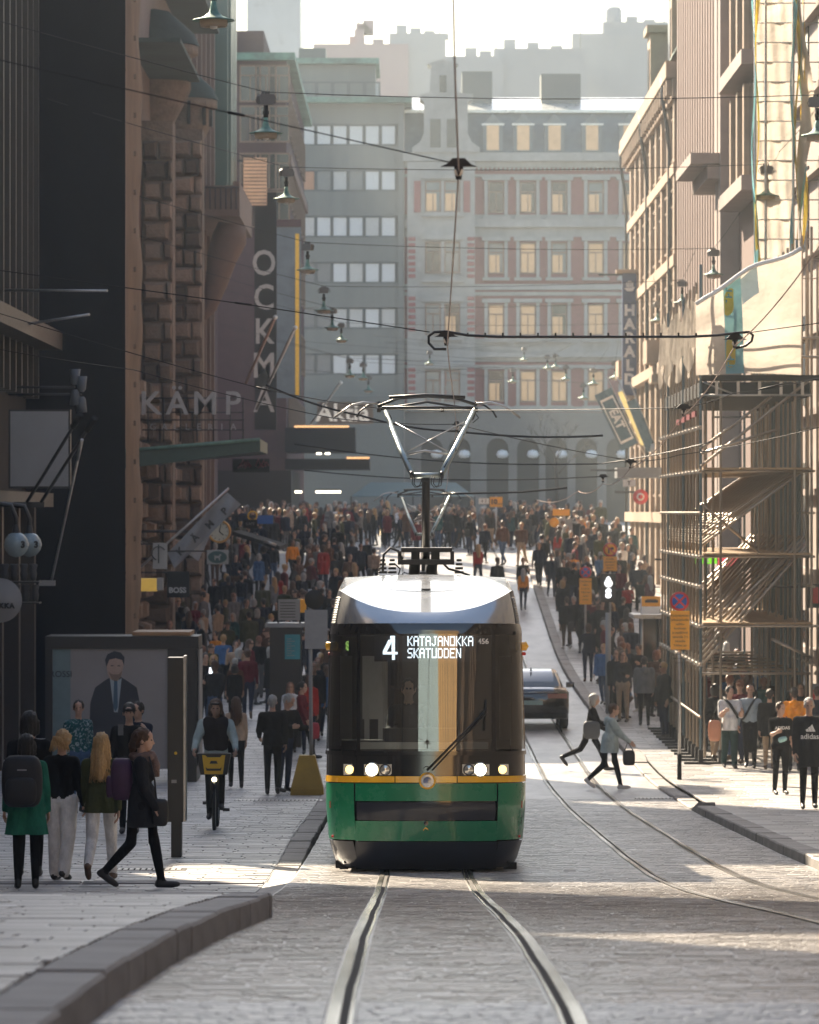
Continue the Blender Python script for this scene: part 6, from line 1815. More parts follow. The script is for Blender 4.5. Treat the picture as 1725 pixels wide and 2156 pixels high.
def remeshed(b, voxel, smooth=4, factor=.5):
    """one continuous skin over the collected limbs"""
    me = b.mesh('person', [])
    ob = bpy.data.objects.new('person_tmp', me); COL.objects.link(ob)
    r = ob.modifiers.new('r', 'REMESH'); r.mode = 'VOXEL'; r.voxel_size = voxel; r.adaptivity = 0
    s = ob.modifiers.new('s', 'SMOOTH'); s.iterations = smooth; s.factor = factor
    dg = bpy.context.evaluated_depsgraph_get()
    out = bpy.data.meshes.new_from_object(ob.evaluated_get(dg))
    bpy.data.objects.remove(ob); bpy.data.meshes.remove(me)
    return out

# one hand, fingers slightly curled, thumb off the side: wrist at origin, fingers along -z, palm facing +x
_HAND = {}
def hand_mesh(voxel):
    if voxel in _HAND: return _HAND[voxel]
    b = MB()
    capsule(b, (0,-.018,-.01), (0,-.026,-.085), .016, .014, 8); capsule(b, (0,.0,-.01), (0,0,-.09), .017, .015, 8); capsule(b, (0,.018,-.01), (0,.026,-.08), .015, .013, 8)
    capsule(b, (0,0,.03), (0,0,-.02), .024, .022, 8)
    for (y, l, z0) in ((-.03,.072,-.088), (-.01,.082,-.092), (.011,.077,-.09), (.031,.06,-.082)):
        k1 = (.012, y*1.05, z0-l*.42); k2 = (.034, y*1.05, z0-l*.75); k3 = (.052, y, z0-l*.92)
        capsule(b, (.002,y,z0), k1, .0088, .0083, 7); capsule(b, k1, k2, .0083, .0078, 7); capsule(b, k2, k3, .0078, .007, 7)
    capsule(b, (.006,-.024,-.022), (.026,-.05,-.055), .013, .0105, 7); capsule(b, (.026,-.05,-.055), (.036,-.05,-.088), .0105, .009, 7)
    _HAND[voxel] = remeshed(b, voxel, 2)
    return _HAND[voxel]

PEOPLE = {}
def person_mesh(key, stride=0.0, female=False, arms=None, coat=0.0, flare=.03, wide=0.0, stout=0.0, skirt=0.0, bare_legs=False,
                hood=False, lean=0.0, headturn=0.0, headdown=0.0, sit=False, vox=None, hero=False, sleeves=True, hair=None, knees=None, bald=False, hat=False, puff=0.0, bare_fore=False):
    """body facing -y, feet at z=0, 1.75 m tall. slots: skin, hair, top, trousers, shoes, eye"""
    SK, HR, TP, TR, SH, EY = range(6)
    bones = []
    def bn(A, B, ra, rb, m): bones.append((Vector(A), Vector(B), ra, rb, m))
    fem = 1.0 if female else 0.0
    shw = .185 - .025*fem + stout*.5; hipw = .085 + .008*fem
    legm = SK if bare_legs else TR
    hip_z = .93
    # legs
    feet = []; hems = []
    for s in (1, -1):
        an = s*stride if knees is None else knees[0 if s > 0 else 1][0]
        bend = (.12 + max(0, -s*stride)*1.1) if knees is None else knees[0 if s > 0 else 1][1]
        H = Vector((s*hipw, 0, hip_z))
        K = H + .43*Vector((s*.012, -math.sin(an), -math.cos(an)))
        sh = an - bend
        A_ = K + .41*Vector((s*.004, -math.sin(sh), -math.cos(sh)))
        w = 1 + wide
        bn(H, K, .092*(1+.5*wide)+stout*.3, .064*w, TR if (skirt > .5 or not bare_legs) else SK)
        bn(K, K.lerp(A_,.35), .062*w if not bare_legs else .055, .060*w if not bare_legs else .057, legm)
        bn(K.lerp(A_,.35), A_, .060*w if not bare_legs else .056, .045*(1+1.6*wide) if not bare_legs else .036, legm)
        fd = Vector((s*.03, -math.cos(sh*.75), math.sin(-sh*.75)*-1 if False else -math.sin(max(0,-sh))*.9)).normalized()
        heel = A_ + Vector((0, .035, -.055)) if sh > -.3 else A_ + Vector((0,.05,-.02))
        ball = heel + fd*.15; toe = heel + fd*.215
        bn(A_, heel, .045, .042, SH); bn(heel, ball, .040, .043, SH); bn(ball, toe, .043, .032, SH); feet += [heel.z-.04, ball.z-.043, toe.z-.03]
    bn((-hipw,0,hip_z), (hipw,0,hip_z), .105+stout*.5, .105+stout*.5, TR)
    L = lambda z: Vector((0, -math.sin(lean)*(z-.93), 0)) + Vector((0,0,(math.cos(lean)-1)*(z-.93)))
    def T(x, y, z): return Vector((x, y, z)) + L(z)
    # torso
    for s in (1, -1):
        bn(T(s*.062,.005,.98), T(s*.06,.0,1.14), .105+stout-.008*fem, .098+stout-.014*fem, TP)
        bn(T(s*.06,0,1.14), T(s*.085,.005,1.34), .098+stout-.014*fem, .106+stout*.7-.012*fem, TP)
        if female: bn(T(s*.07,-.07,1.26), T(s*.07,-.08,1.25), .062, .06, TP)
        bn(T(s*.05,.01,1.40), T(s*shw*.86,.01,1.405), .085, .07+puff*.3, TP)
    bn(T(0,.01,1.38), T(0,.012,1.45), .08, .062, TP)
    if coat > 0:
        hz = .95 - coat
        for s in (1, -1):
            for yy in (-.025, .035):
                bn(T(s*.06,yy,1.08), Vector((s*(.065+flare), yy*1.2, hz-.06)), .108+stout, .10+stout+flare*.6, TP); hems.append(hz)
    if skirt > 0:
        for s in (1, -1):
            bn((s*.06,0,.95), (s*(.06+.02), 0, .95-skirt), .11, .115, TR)
    # arms: (forward swing, outward, elbow bend)
    arms = arms or ((-stride*.8, .12, .25), (stride*.8, .12, .25))
    hands = []
    for s, (sw, out, eb) in zip((1, -1), arms):
        S0 = T(s*shw, .012, 1.405)
        d1 = Vector((s*math.sin(out), -math.sin(sw)*math.cos(out), -math.cos(sw)*math.cos(out)))
        E = S0 + d1*.285
        a2 = sw + eb
        inw = -.25*min(eb, 1.6)
        d2 = Vector((s*(math.sin(out)*.6 + inw*.5), -math.sin(a2), -math.cos(a2))).normalized()
        W = E + d2*.245
        bn(S0, E, .062+puff+stout*.25, .05+puff, TP if sleeves else SK if False else TP)
        bn(E, W, .048+puff*.8, .034+puff*.6, SK if bare_fore else TP)
        hands.append((W, d2, s))
    # neck and head
    hc = T(0, -.012, 1.645)
    ca, sa = math.cos(headturn), math.sin(headturn); cd, sd_ = math.cos(headdown), math.sin(headdown)
    RM = Matrix(((ca,-sa,0),(sa,ca,0),(0,0,1))) @ Matrix(((1,0,0),(0,cd,-sd_),(0,sd_,cd)))
    def Hh(x, y, z): return hc + RM @ Vector((x, y, z))
    bn(T(0,.012,1.44), Hh(0,.015,-.07), .056, .052, SK)
    bn(Hh(0,-.01,.03), Hh(0,.02,.035), .078, .085, HR if not bald else SK)
    bn(Hh(0,-.03,-.01), Hh(0,-.03,-.05), .066, .054, SK)
    bn(Hh(0,-.05,-.085), Hh(0,-.055,-.09), .034, .032, SK)
    bn(Hh(0,-.095,.01), Hh(0,-.112,-.03), .010, .016, SK)
    bn(Hh(.02,-.09,-.068), Hh(-.02,-.09,-.068), .011, .011, SK)
    for s in (1, -1): bn(Hh(s*.079,.012,.0), Hh(s*.081,.015,-.03), .016, .013, SK)
    bn(Hh(0,-.055,.05), Hh(0,-.045,.03), .052, .06, SK)
    hair = hair or ('long' if female else 'short')
    if not hat:
        bn(Hh(0,.015,.06), Hh(0,.03,.045), .083 if hair == 'short' else .09, .088 if hair == 'short' else .098, HR) if not bald else None
        bn(Hh(0,.05,-.02), Hh(0,.045,-.045), .066, .05, HR)
    if hair == 'long':
        bn(Hh(0,.06,.02), T(0,.095,1.42), .082, .075, HR); bn(T(.0,.095,1.42), T(0,.11,1.26), .085, .05, HR)
        for s in (1,-1): bn(Hh(s*.07,.02,.03), T(s*.085,.04,1.46), .032, .035, HR)
    if hair == 'bob':
        for s in (1,-1): bn(Hh(s*.06,.03,.02), Hh(s*.068,.03,-.085), .05, .045, HR)
        bn(Hh(0,.06,0), Hh(0,.06,-.09), .07, .06, HR)
    if hair == 'bun':
        bn(Hh(0,.125,.0), Hh(.01,.13,-.02), .045, .04, HR)
    if hair == 'tail':
        bn(Hh(0,.11,.02), Hh(0,.135,-.06), .03, .035, HR); bn(Hh(0,.135,-.06), Hh(0,.12,-.16), .034, .018, HR)
    if hat:
        bn(Hh(0,.0,.055), Hh(0,.012,.065), .094, .096, HR); bn(Hh(.04,-.1,.05), Hh(-.04,-.1,.05), .02, .02, HR)
    if hood:
        bn(T(-.06,.09,1.44), T(.06,.09,1.44), .055, .055, TP); bn(T(0,.1,1.46), T(0,.12,1.38), .06, .05, TP)
    b = MB()
    for (A, B, ra, rb, m) in bones: capsule(b, A, B, ra, rb, 10)
    vox = vox or (.015 if hero else .021)
    me = remeshed(b, vox, 3)
    # drop to the ground
    nv = len(me.vertices); co = np.empty(nv*3); me.vertices.foreach_get('co', co); co = co.reshape(-1, 3)
    dz = co[:,2].min()
    co[:,2] -= dz
    nf = len(me.polygons); ce = np.empty(nf*3); 
    me.vertices.foreach_set('co', co.ravel()); me.update()
    me.polygons.foreach_get('center', ce); ce = ce.reshape(-1, 3); ce[:,2] += dz
    best = np.full(nf, 1e9); mi = np.zeros(nf, int)
    for (A, B, ra, rb, m) in bones:
        A_, B_ = np.array(A), np.array(B); d = B_-A_; L2 = max(d@d, 1e-9)
        t = np.clip(((ce-A_)@d)/L2, 0, 1); dist = np.linalg.norm(ce-(A_+t[:,None]*d), axis=1) - (ra+(rb-ra)*t)
        k = dist < best; best[k] = dist[k]; mi[k] = m
    for s in (1, -1):                                           # eyes and mouth line as colour of the skin there
        e_ = np.array(Hh(s*.03, -.098, .012)); dd = np.linalg.norm((ce-e_)*np.array((.8,.6,1.5)), axis=1); mi[(dd < .013) & (mi == SK)] = EY
    hm_ = np.zeros(len(co), bool)
    for p_, q_ in zip(me.polygons, mi):
        if q_ == HR: hm_[list(p_.vertices)] = True
    if not hat:
        rs_ = np.random.RandomState(len(co)); nrm = np.empty(nv*3); me.vertices.foreach_get('normal', nrm); nrm = nrm.reshape(-1,3)
        co[hm_] += nrm[hm_]*(rs_.normal(0, .0035, (hm_.sum(), 1)) + .004*np.sin(co[hm_][:, :1]*160))
    if hems:                                                    # cut the coat off at its hem
        hz_ = hems[0] - dz; vm = np.zeros(len(co), bool)
        for p_, q_ in zip(me.polygons, mi):
            if q_ == TP: vm[list(p_.vertices)] = True
        k = vm & (co[:,2] < hz_) & (np.abs(co[:,0]) < .3); co[k,2] = hz_ - .25*(hz_-co[k,2])*.3
    # append the hands
    hm = hand_mesh(.0065 if hero else .011)
    hv = np.empty(len(hm.vertices)*3); hm.vertices.foreach_get('co', hv); hv = hv.reshape(-1, 3)
    hf = [tuple(p.vertices) for p in hm.polygons]
    V = [tuple(c) for c in co]; Fc = [tuple(p.vertices) for p in me.polygons]; Mi = list(mi)
    for (W, d2, s) in hands:
        zax = -np.array(d2); xax = np.array((-s, .35, 0.0)); xax -= zax*(xax@zax); xax /= np.linalg.norm(xax); yax = np.cross(zax, xax)
        M3 = np.stack((xax, yax, zax), axis=1); sgn = np.array((1, 1 if s > 0 else 1, 1))
        base = np.array(W); base[2] -= dz
        k = len(V)
        loc = hv*np.array((1, -s*1.0 if yax[1] > 0 else s*1.0, 1)) if False else hv
        V += [tuple(base + M3@p) for p in loc]
        Fc += [tuple(i+k for i in f) for f in hf]; Mi += [SK]*len(hf)
    bpy.data.meshes.remove(me)
    out = bpy.data.meshes.new('person')
    out.from_pydata(V, [], Fc)
    for m in person_default: out.materials.append(m)
    out.polygons.foreach_set('material_index', Mi); out.polygons.foreach_set('use_smooth', [True]*len(Fc)); out.update()
    return out

def cloth(name, col, rough=.9): return mat('cloth_'+name, col, rough, var=.3, scale=9, bump=.7, bscale=11, spec=.12, stretch=(1,1,.6))
TOPS = {'black':(.009,.009,.01), 'charcoal':(.024,.025,.028), 'navy':(.01,.014,.03), 'grey':(.14,.14,.145), 'white':(.66,.66,.66), 'beige':(.38,.28,.2),
        'red':(.32,.025,.02), 'brown':(.1,.05,.03), 'olive':(.05,.055,.025), 'teal':(.02,.08,.085), 'blue':(.06,.13,.26), 'orange':(.75,.27,.02), 'yellow':(.7,.4,.04),
        'green':(.02,.13,.085), 'pale blue':(.32,.38,.42), 'pink':(.5,.3,.3), 'purple':(.1,.03,.1), 'burgundy':(.12,.015,.025), 'dusty teal':(.36,.42,.4)}
BOTS = {'black':(.01,.01,.011), 'dark blue':(.018,.025,.05), 'grey':(.11,.11,.115), 'beige':(.34,.25,.17), 'white':(.62,.6,.58), 'blue':(.06,.1,.18), 'dark green':(.02,.045,.045), 'brown':(.09,.055,.035)}
HAIRS = {'dark':(.016,.011,.009), 'brown':(.07,.035,.018), 'blond':(.42,.26,.11), 'grey':(.36,.35,.33), 'reddish':(.2,.07,.03), 'black':(.008,.007,.007)}
SKIN = [mat('skin_a', (.46,.28,.2), .55, var=.08), mat('skin_b', (.38,.21,.14), .55, var=.08), mat('skin_c', (.13,.07,.045), .5, var=.08)]
M_EYE = mat('eye_dark', (.02,.014,.012), .3)
SHOE = mat('shoe_black', (.014,.013,.013), .5); SHOEW = mat('shoe_white', (.62,.6,.57), .6); SHOEB = mat('shoe_brown', (.1,.055,.03), .6)
person_default = [SKIN[0], cloth('hair_dark', HAIRS['dark']), cloth('top_black', TOPS['black']), cloth('bottom_black', BOTS['black']), SHOE, M_EYE]
def leaf_print():
    m = cloth('leaf_print', TOPS['teal']); nt = m.node_tree
    if 'leafmix' in nt.nodes: return m
    N = nt.nodes; b = N['Principled BSDF']; src = b.inputs['Base Color'].links[0].from_socket
    tc = N.new('ShaderNodeTexCoord'); vo = N.new('ShaderNodeTexNoise'); vo.inputs['Scale'].default_value = 13; vo.inputs['Detail'].default_value = 1; vo.inputs['Distortion'].default_value = 2.2
    nt.links.new(tc.outputs['Object'], vo.inputs['Vector'])
    cr_ = N.new('ShaderNodeMapRange'); cr_.inputs['From Min'].default_value = .56; cr_.inputs['From Max'].default_value = .6
    nt.links.new(vo.outputs['Fac'], cr_.inputs['Value'])
    mx = N.new('ShaderNodeMix'); mx.data_type = 'RGBA'; mx.name = 'leafmix'; mx.inputs[7].default_value = (.3,.36,.36,1)
    nt.links.new(cr_.outputs['Result'], mx.inputs[0]); nt.links.new(src, mx.inputs[6]); nt.links.new(mx.outputs[2], b.inputs['Base Color'])
    return m
def top_m(c):
    if c == 'leaf print': return leaf_print()
    return cloth('top_'+c.replace(' ', '_'), TOPS[c])
def bot_m(c): return cloth('bottom_'+c.replace(' ', '_'), BOTS[c])
def hair_m(c): return mat('hair_'+c, HAIRS[c], .45, var=.3, scale=30, stretch=(3,3,.4), bump=.5, bscale=60)
def dress(o, skin=0, hair='dark', top='black', bottom='black', shoe=None):
    for i, m in enumerate((SKIN[skin], hair_m(hair), top_m(top), bot_m(bottom), shoe or SHOE, M_EYE)):
        o.material_slots[i].link = 'OBJECT'; o.material_slots[i].material = m
def put_person(me, x, ybase, d, yaw, height, label, group=None, skin=0, hair='dark', top='black', bottom='black', shoe=None, X=None, z=None):
    X = px(x, d) if X is None else X
    o = bpy.data.objects.new('person', me)
    o.location = (X, d, pave(X, d) if z is None else z)
    k = height/1.75
    o.scale = (k, k, k); o.rotation_euler = (0, 0, math.radians(yaw))
    link(o); tag(o, label, 'person', group)
    dress(o, skin, hair, top, bottom, shoe)
    return o
def hero(label, x, ytop, ybase, yaw, h, spec, **kw):
    """distance from where the feet stand, height from the photograph"""
    if h is None: h = 1.66 if spec.get('female') else 1.77
    d = F*h/(ybase-ytop)
    if 'd' in spec: d = spec.pop('d')
    hh = (ybase - ytop)*d/F if h is None else h
    me = person_mesh(label, hero=True, **spec)
    return put_person(me, x, ybase, d, yaw, hh, label, **kw)

def bag(name, label, root_p, boxes, m, cat, handle=None):
    """small carried thing: rounded box with a strap"""
    r = empty(name, root_p, label, cat)
    for (w, dp, h, off) in boxes:
        b = MB(); n = 12
        def f(u, v):
            an = u*2*math.pi; q = v*math.pi - math.pi/2
            sx = math.copysign(abs(math.cos(an))**.5, math.cos(an)); sy = math.copysign(abs(math.sin(an))**.5, math.sin(an))
            cz = abs(math.cos(q))**.4; sz = math.copysign(abs(math.sin(q))**.7, math.sin(q))
            return (off[0]+w/2*sx*cz, off[1]+dp/2*sy*cz, off[2]+h/2*sz)
        b.grid(f, 16, 10); b.build('body' if off == boxes[0][3] else 'pocket', m, r, local=True)
    if handle:
        b = MB().tube(handle, .011, 6); b.build('strap', M_CABLE, r, local=True)
    return r

# --- the people one can single out -------------------------------------------------
FACE, AWAY, RIGHT, LEFT = 0, 180, 90, -90
p = hero('person in green coat with large black backpack, seen from behind at left', 56, 1580, 1898, AWAY+6, 1.62, dict(female=True, coat=.32, flare=.05, stout=.02, hair='bob', puff=.008, arms=((.1,.2,.25),(.05,.2,.2))), hair='black', top='green', bottom='black')
bp = bag('backpack', 'large black backpack on the back of the green coat', p.location + Vector((-.03,-.23,1.17)), [(.44,.26,.56,(0,0,0)), (.34,.12,.3,(0,-.14,-.1))], mat('backpack_black', (.012,.012,.014), .7, var=.3, scale=8), 'backpack')
MB().box(-.04,.06,-.145,-.135,.12,.135).build('tag', M_SIGNW, bp, local=True)
hero('dark curly haired person in black behind the green coat at left edge', 62, 1512, 1850, AWAY, 1.84, dict(female=True, hair='bob', coat=.1, puff=.01, stout=.02), hair='black', top='black')
hero('blonde woman with hair bun in black jacket and wide white trousers', 130, 1524, 1835, AWAY-18, None, dict(female=True, hair='bun', wide=.42, headturn=.9, stride=.1, arms=((.3,.15,.9),(.1,.2,.3)), puff=.012), hair='blond', top='black', bottom='white')
hero('man in dark shirt with pale leaf pattern and jeans at left', 165, 1487, 1720, FACE+30, None, dict(stout=.01, headturn=-.5), hair='dark', top='leaf print', bottom='blue')
w = hero('woman with long loose blond hair, olive jacket and white cropped trousers', 214, 1520, 1832, AWAY-4, None, dict(female=True, coat=.1, flare=.02, stout=.015, puff=.014, wide=.12, stride=-.34), hair='blond', top='olive', bottom='white', shoe=SHOEB)
w = hero('woman in profile with dark coat, scarf and purple rucksack striding right', 300, 1530, 1866, RIGHT, 1.72, dict(female=True, hair='tail', coat=.24, flare=.03, puff=.016, stout=.012, stride=.3, arms=((.1,.1,.5),(.15,.1,.4))), hair='brown', top='charcoal', bottom='black', shoe=SHOE)
b = MB(); n = 20
b.tube([(.10*math.cos(k*.314)*1.05, .10*math.sin(k*.314)-.0, .012*math.sin(k*1.3)) for k in range(21)], [.045+.008*math.sin(k*1.7) for k in range(21)], 8, caps=False)
b.tube([(.0,-.11,0),(.01,-.14,-.1),(-.01,-.15,-.22)], [.045,.05,.035], 8)
sf = tag(b.build('scarf', mat('scarf_brown', (.17,.11,.09), .95, var=.3, scale=20, bump=.6), local=True), 'thick brown scarf round the neck of the woman in profile', 'scarf')
sf.location = w.location + Vector((0,0,1.45*w.scale.z)); sf.rotation_euler = w.rotation_euler
bag('backpack', 'dark purple rucksack on the back of the woman in profile', w.location + Vector((-.22,-.02,1.18)), [(.24,.3,.46,(0,0,0)), (.1,.22,.24,(-.12,0,-.08))], mat('backpack_purple', (.05,.018,.05), .7, var=.3, scale=8), 'backpack')
bag('handbag', 'black handbag hanging at the front hip of the woman in profile', w.location + Vector((.2,-.16,.83)), [(.18,.1,.3,(0,0,0))], mat('bag_black', (.014,.014,.015), .5), 'handbag', [(-.04,0,.13),(-.06,0,.35),(-.12,.03,.6)])
hero('man in black cap raising a phone before the poster kiosk', 272, 1468, 1735, FACE, None, dict(hat=True, arms=((.5,.25,2.1),(.1,.15,.3)), puff=.01), hair='black', top='black')
ph = MB().box(-.037,.037,-.006,.006,-.075,.075); o = ph.build('phone', mat('phone_case', (.1,.1,.11), .3), local=True); o.location = at(252,1535,70) ; tag(o, 'phone held up by the man in black cap', 'phone')
dd_ = F*1.77/(1735-1468); o.location = at(254, 1537, dd_-.34)
hero('bare headed person in navy half hidden behind the man in cap', 291, 1450, 1700, FACE-30, None, dict(arms=((.6,.2,1.2),(.1,.1,.2))), hair='dark', top='navy')
hero('man in black half hidden behind the info post', 400, 1500, 1725, AWAY, 1.74, dict(stride=.2), hair='dark', top='black', x_=None) if False else None
cy_d = 66.5
# cyclist and bicycle
cyc = person_mesh('cyc', hero=True, hair='bob', stout=.015, arms=((.55,.3,.5),(.55,.3,.5)), knees=((.95,1.15),(.35,.5)), lean=.12, headdown=.15, puff=.016)
zc = pave(px(455,cy_d), cy_d)
o = put_person(cyc, 455, 0, cy_d+.18, FACE, 1.72, 'cyclist in dark vest with pale sleeves riding towards the camera', hair='brown', top='dusty teal', bottom='black', z=zc+.13)
# dark vest over the pale sleeves
b = MB()
for s in (1,-1):
    capsule(b, (s*.065,-.03,1.02),(s*.085,-.075,1.33), .118, .124, 10); capsule(b, (s*.05,-.08,1.37),(s*.115,-.08,1.39), .085, .075, 10)
v = remeshed(b, .018, 2); v.materials.append(cloth('vest', (.02,.016,.02))); v.polygons.foreach_set('use_smooth', [True]*len(v.polygons))
ve = bpy.data.objects.new('vest', v); link(ve, o)
zmin = min(q.co.z for q in cyc.vertices)
ve.location = (0, 0, .05)
sg = MB().tube([(-.06,-.108,0),(.06,-.108,0)], .019, 8); g_ = sg.build('sunglasses', M_BLACK, o, local=True); g_.location = (0,-.1,1.70)
bk = empty('bicycle', (px(455,cy_d), cy_d, zc), 'city bicycle with yellow front basket and bright headlight', 'bicycle')
def wheelb(yc, nm):
    b = MB()
    b.tube([(0, yc+.33*math.cos(k*math.pi/14), .345+.33*math.sin(k*math.pi/14)) for k in range(29)], .024, 7, caps=False); wh = b.build('wheel', M_CABLE, bk, local=True)
    b = MB().tube([(0, yc+.30*math.cos(k*math.pi/14), .345+.30*math.sin(k*math.pi/14)) for k in range(29)], .012, 5, caps=False); b.build('rim', M_STEEL, wh, local=True)
    b = MB()
    for k in range(12): b.tube([(0,yc,.345),(0,yc+.3*math.cos(k*math.pi/6),.345+.3*math.sin(k*math.pi/6))], .003, 4)
    b.build('spokes', M_STEEL, wh, local=True)
wheelb(-.55, 'f'); wheelb(.5, 'r')
def bt(name, m, *segs):
    b = MB()
    for pts, r in segs: b.tube(pts, r, 7)
    return b.build(name, m, bk, local=True)
bt('frame', mat('bike_dark', (.03,.03,.035), .4), ([(0,-.42,.85),(0,.05,.32)],.03), ([(0,.05,.32),(0,.22,.85)],.022), ([(.05,.5,.345),(0,.05,.32)],.014), ([(-.05,.5,.345),(0,.05,.32)],.014))
bt('fork', M_BLACK, ([(.05,-.55,.345),(.05,-.44,.75),(0,-.42,.95)],.016), ([(-.05,-.55,.345),(-.05,-.44,.75),(0,-.42,.95)],.016))
bt('handlebar', M_BLACK, ([(-.31,-.25,1.06),(-.2,-.35,1.07),(0,-.42,1.02),(.2,-.35,1.07),(.31,-.25,1.06)],.014), ([(-.31,-.25,1.06),(-.29,-.12,1.05)],.018), ([(.31,-.25,1.06),(.29,-.12,1.05)],.018))
bt('saddle', M_BLACK, ([(0,.12,.92),(0,.34,.92)],[.03,.09]))
bt('pedal', M_BLACK, ([(.06,.05,.32),(.12,-.1,.28)],.015), ([(-.06,.05,.32),(-.12,.18,.36)],.015), ([(.1,-.1,.28),(.2,-.1,.28)],.025), ([(-.1,.18,.36),(-.2,.18,.36)],.025))
b = MB(); b.prism([(-.19,.0),(.19,.0),(.24,.3),(-.24,.3)][::1], -.78, -.5); ba = b.build('basket', M_BLACK, bk, local=True); ba.location = (0,0,.82)
b = MB().prism([(-.13,.0),(.13,.0),(.165,.27),(.12,.27),(.09,.24),(-.09,.24),(-.12,.27),(-.165,.27)], -.80, -.785); o2 = b.build('basket_plate', M_YEL, bk, local=True); o2.location = (0,0,.83)
MB().prism([(-.1,.05),(.1,.05),(.115,.1),(.09,.08),(-.09,.08),(-.115,.1)], -.812, -.802).build('plate_print', M_BLACK, o2, local=True)
MB().prism([(-.06,.15),(.06,.15),(.04,.19),(-.04,.19)], -.812, -.802).build('plate_print', M_BLACK, o2, local=True)
MB().lathe([(0,-.03),(.03,-.03),(.035,.03)], (0,-.6,.74), 14, axis='Y').build('headlight', M_LAMP, bk, local=True)
bt('mudguard', M_BLACK, ([(0,-.55+.37*math.cos(k*.3),.345+.37*math.sin(k*.3)) for k in range(2,9)],.02))

hero('slim woman in pale beige jacket and black trousers behind the cyclist', 497, 1506, 1692, AWAY+6, None, dict(female=True, coat=.02, stride=.08), hair='brown', top='beige', bottom='black')
hero('grey haired man in black suit walking away', 574, 1489, 1695, AWAY, None, dict(stride=.1, arms=((.2,.2,.9),(-.1,.15,.5)), coat=.06, puff=.014), hair='grey', top='black', bottom='black')
hero('stooping man in black jacket looking down behind the grey haired man', 600, 1447, 1650, FACE+40, None, dict(lean=.15, headdown=.45, headturn=.4, arms=((.5,.1,1.1),(.5,.1,1.2)), puff=.02), hair='grey', top='black', bottom='dark blue')
w = hero('woman in long dark red coat walking right past the yellow block', 636, 1438, 1600, RIGHT-20, None, dict(female=True, hair='bun', coat=.18, flare=.03, stride=.36), hair='black', top='burgundy', bottom='black')
bag('handbag', 'red shopping bag in the hand of the woman in red coat', w.location + Vector((.27,-.1,.6)), [(.22,.12,.36,(0,0,0))], mat('bag_red', (.35,.02,.04), .6), 'bag', [(-.07,0,.17),(-.03,0,.42),(.07,0,.17)])
hero('young man in beige suit phoning while walking past the kiosk', 497, 1390, 1530, FACE+10, None, dict(stride=.18, coat=.08, arms=((.1,.15,.3),(.6,.3,2.3))), hair='dark', top='beige', bottom='beige')
o = hero('man in black holding up a lit phone beside the kiosk', 432, 1378, 1530, FACE+20, None, dict(arms=((.6,.1,1.4),(.4,.1,1.0)), puff=.01), hair='dark', top='black')
ph = MB().box(-.045,.045,-.006,.006,-.08,.08); q = ph.build('phone', mat('phone_lit', (.7,.7,.75), .3, emit=(.9,.95,1), estr=.5), local=True); q.location = at(444,1412,o.location.y-.5); q.rotation_euler = (.3,0,.4); tag(q, 'lit phone held by the man in black beside the kiosk', 'phone')
hero('older grey haired woman in brown coat beside the teal stop pillar', 618, 1388, 1520, AWAY, None, dict(female=True, hair='bob', coat=.2, stout=.02), hair='grey', top='brown')
# right side
w = hero('woman in black crossing the track with a dark shoulder bag', 1243, 1497, 1664, RIGHT-8, None, dict(female=True, hair='bob', stride=.5, lean=.12, arms=((.4,.1,.9),(.3,.1,.7)), coat=.05, puff=.016, headturn=.2), hair='grey', top='black', bottom='black', shoe=SHOE)
bag('shoulder_bag', 'grey shoulder bag of the woman in black crossing the track', w.location + Vector((.02,-.24,.86)), [(.36,.14,.38,(0,0,0))], mat('bag_grey', (.07,.075,.08), .6), 'bag', [(-.1,0,.18),(-.02,.1,.6),(.1,0,.18)])
w = hero('woman in pale mint rain jacket crossing the track in white shoes', 1284, 1484, 1666, RIGHT+4, None, dict(female=True, hair='short', stride=.34, lean=.1, hood=True, coat=.16, stout=.03, puff=.02, arms=((-.1,.1,.3),(.55,.1,.35))), hair='brown', top='dusty teal', bottom='black', shoe=SHOEW)
bag('handbag', 'black flat bag swinging from the hand of the woman in mint jacket', w.location + Vector((.36,-.2,.62)), [(.24,.08,.3,(0,0,0))], mat('bag_black', (.014,.014,.015), .5), 'bag', [(-.08,0,.14),(-.02,0,.3),(.08,0,.14)])
hero('stout woman in light grey hooded jacket, back view, left of the scaffold', 1357, 1372, 1514, AWAY, None, dict(female=True, hair='short', hood=True, coat=.12, stout=.05, puff=.02), hair='dark', top='grey', bottom='black')
hero('woman in brown coat walking beside the light grey jacket', 1382, 1368, 1505, AWAY-30, None, dict(female=True, hair='bob', coat=.14, stout=.02), hair='reddish', top='brown', bottom='black')
w = hero('woman in black with two bags on the pavement edge above the black car', 1228, 1331, 1438, AWAY+8, None, dict(female=True, coat=.12, flare=.02, puff=.01, stride=.1, arms=((.0,.35,.1),(.0,.25,.1))), hair='black', top='black', bottom='black')
bag('handbag', 'dark bag in the left hand of the woman in black above the car', w.location + Vector((-.33,0,.88)), [(.3,.14,.34,(0,0,0))], mat('bag_brown', (.03,.017,.014), .5), 'bag')
bag('shopping_bag', 'small pale paper bag in the right hand of the woman in black', w.location + Vector((.3,0,.42)), [(.14,.1,.36,(0,0,0))], mat('bag_pale', (.35,.35,.4), .6), 'bag', [(-.04,0,.17),(0,0,.4),(.04,0,.17)])
w = hero('tall man in black striding just left of the tram signal post', 1268, 1285, 1405, FACE+20, 1.84, dict(stride=.3, arms=((.1,.35,.5),(.1,.2,.2)), puff=.012, coat=.05), hair='dark', top='black', bottom='black')
hero('man in black walking alone towards the camera, far off on the roadway', 1187, 1168, 1270, FACE, None, dict(stride=.1, coat=.08), hair='dark', top='black', bottom='black')
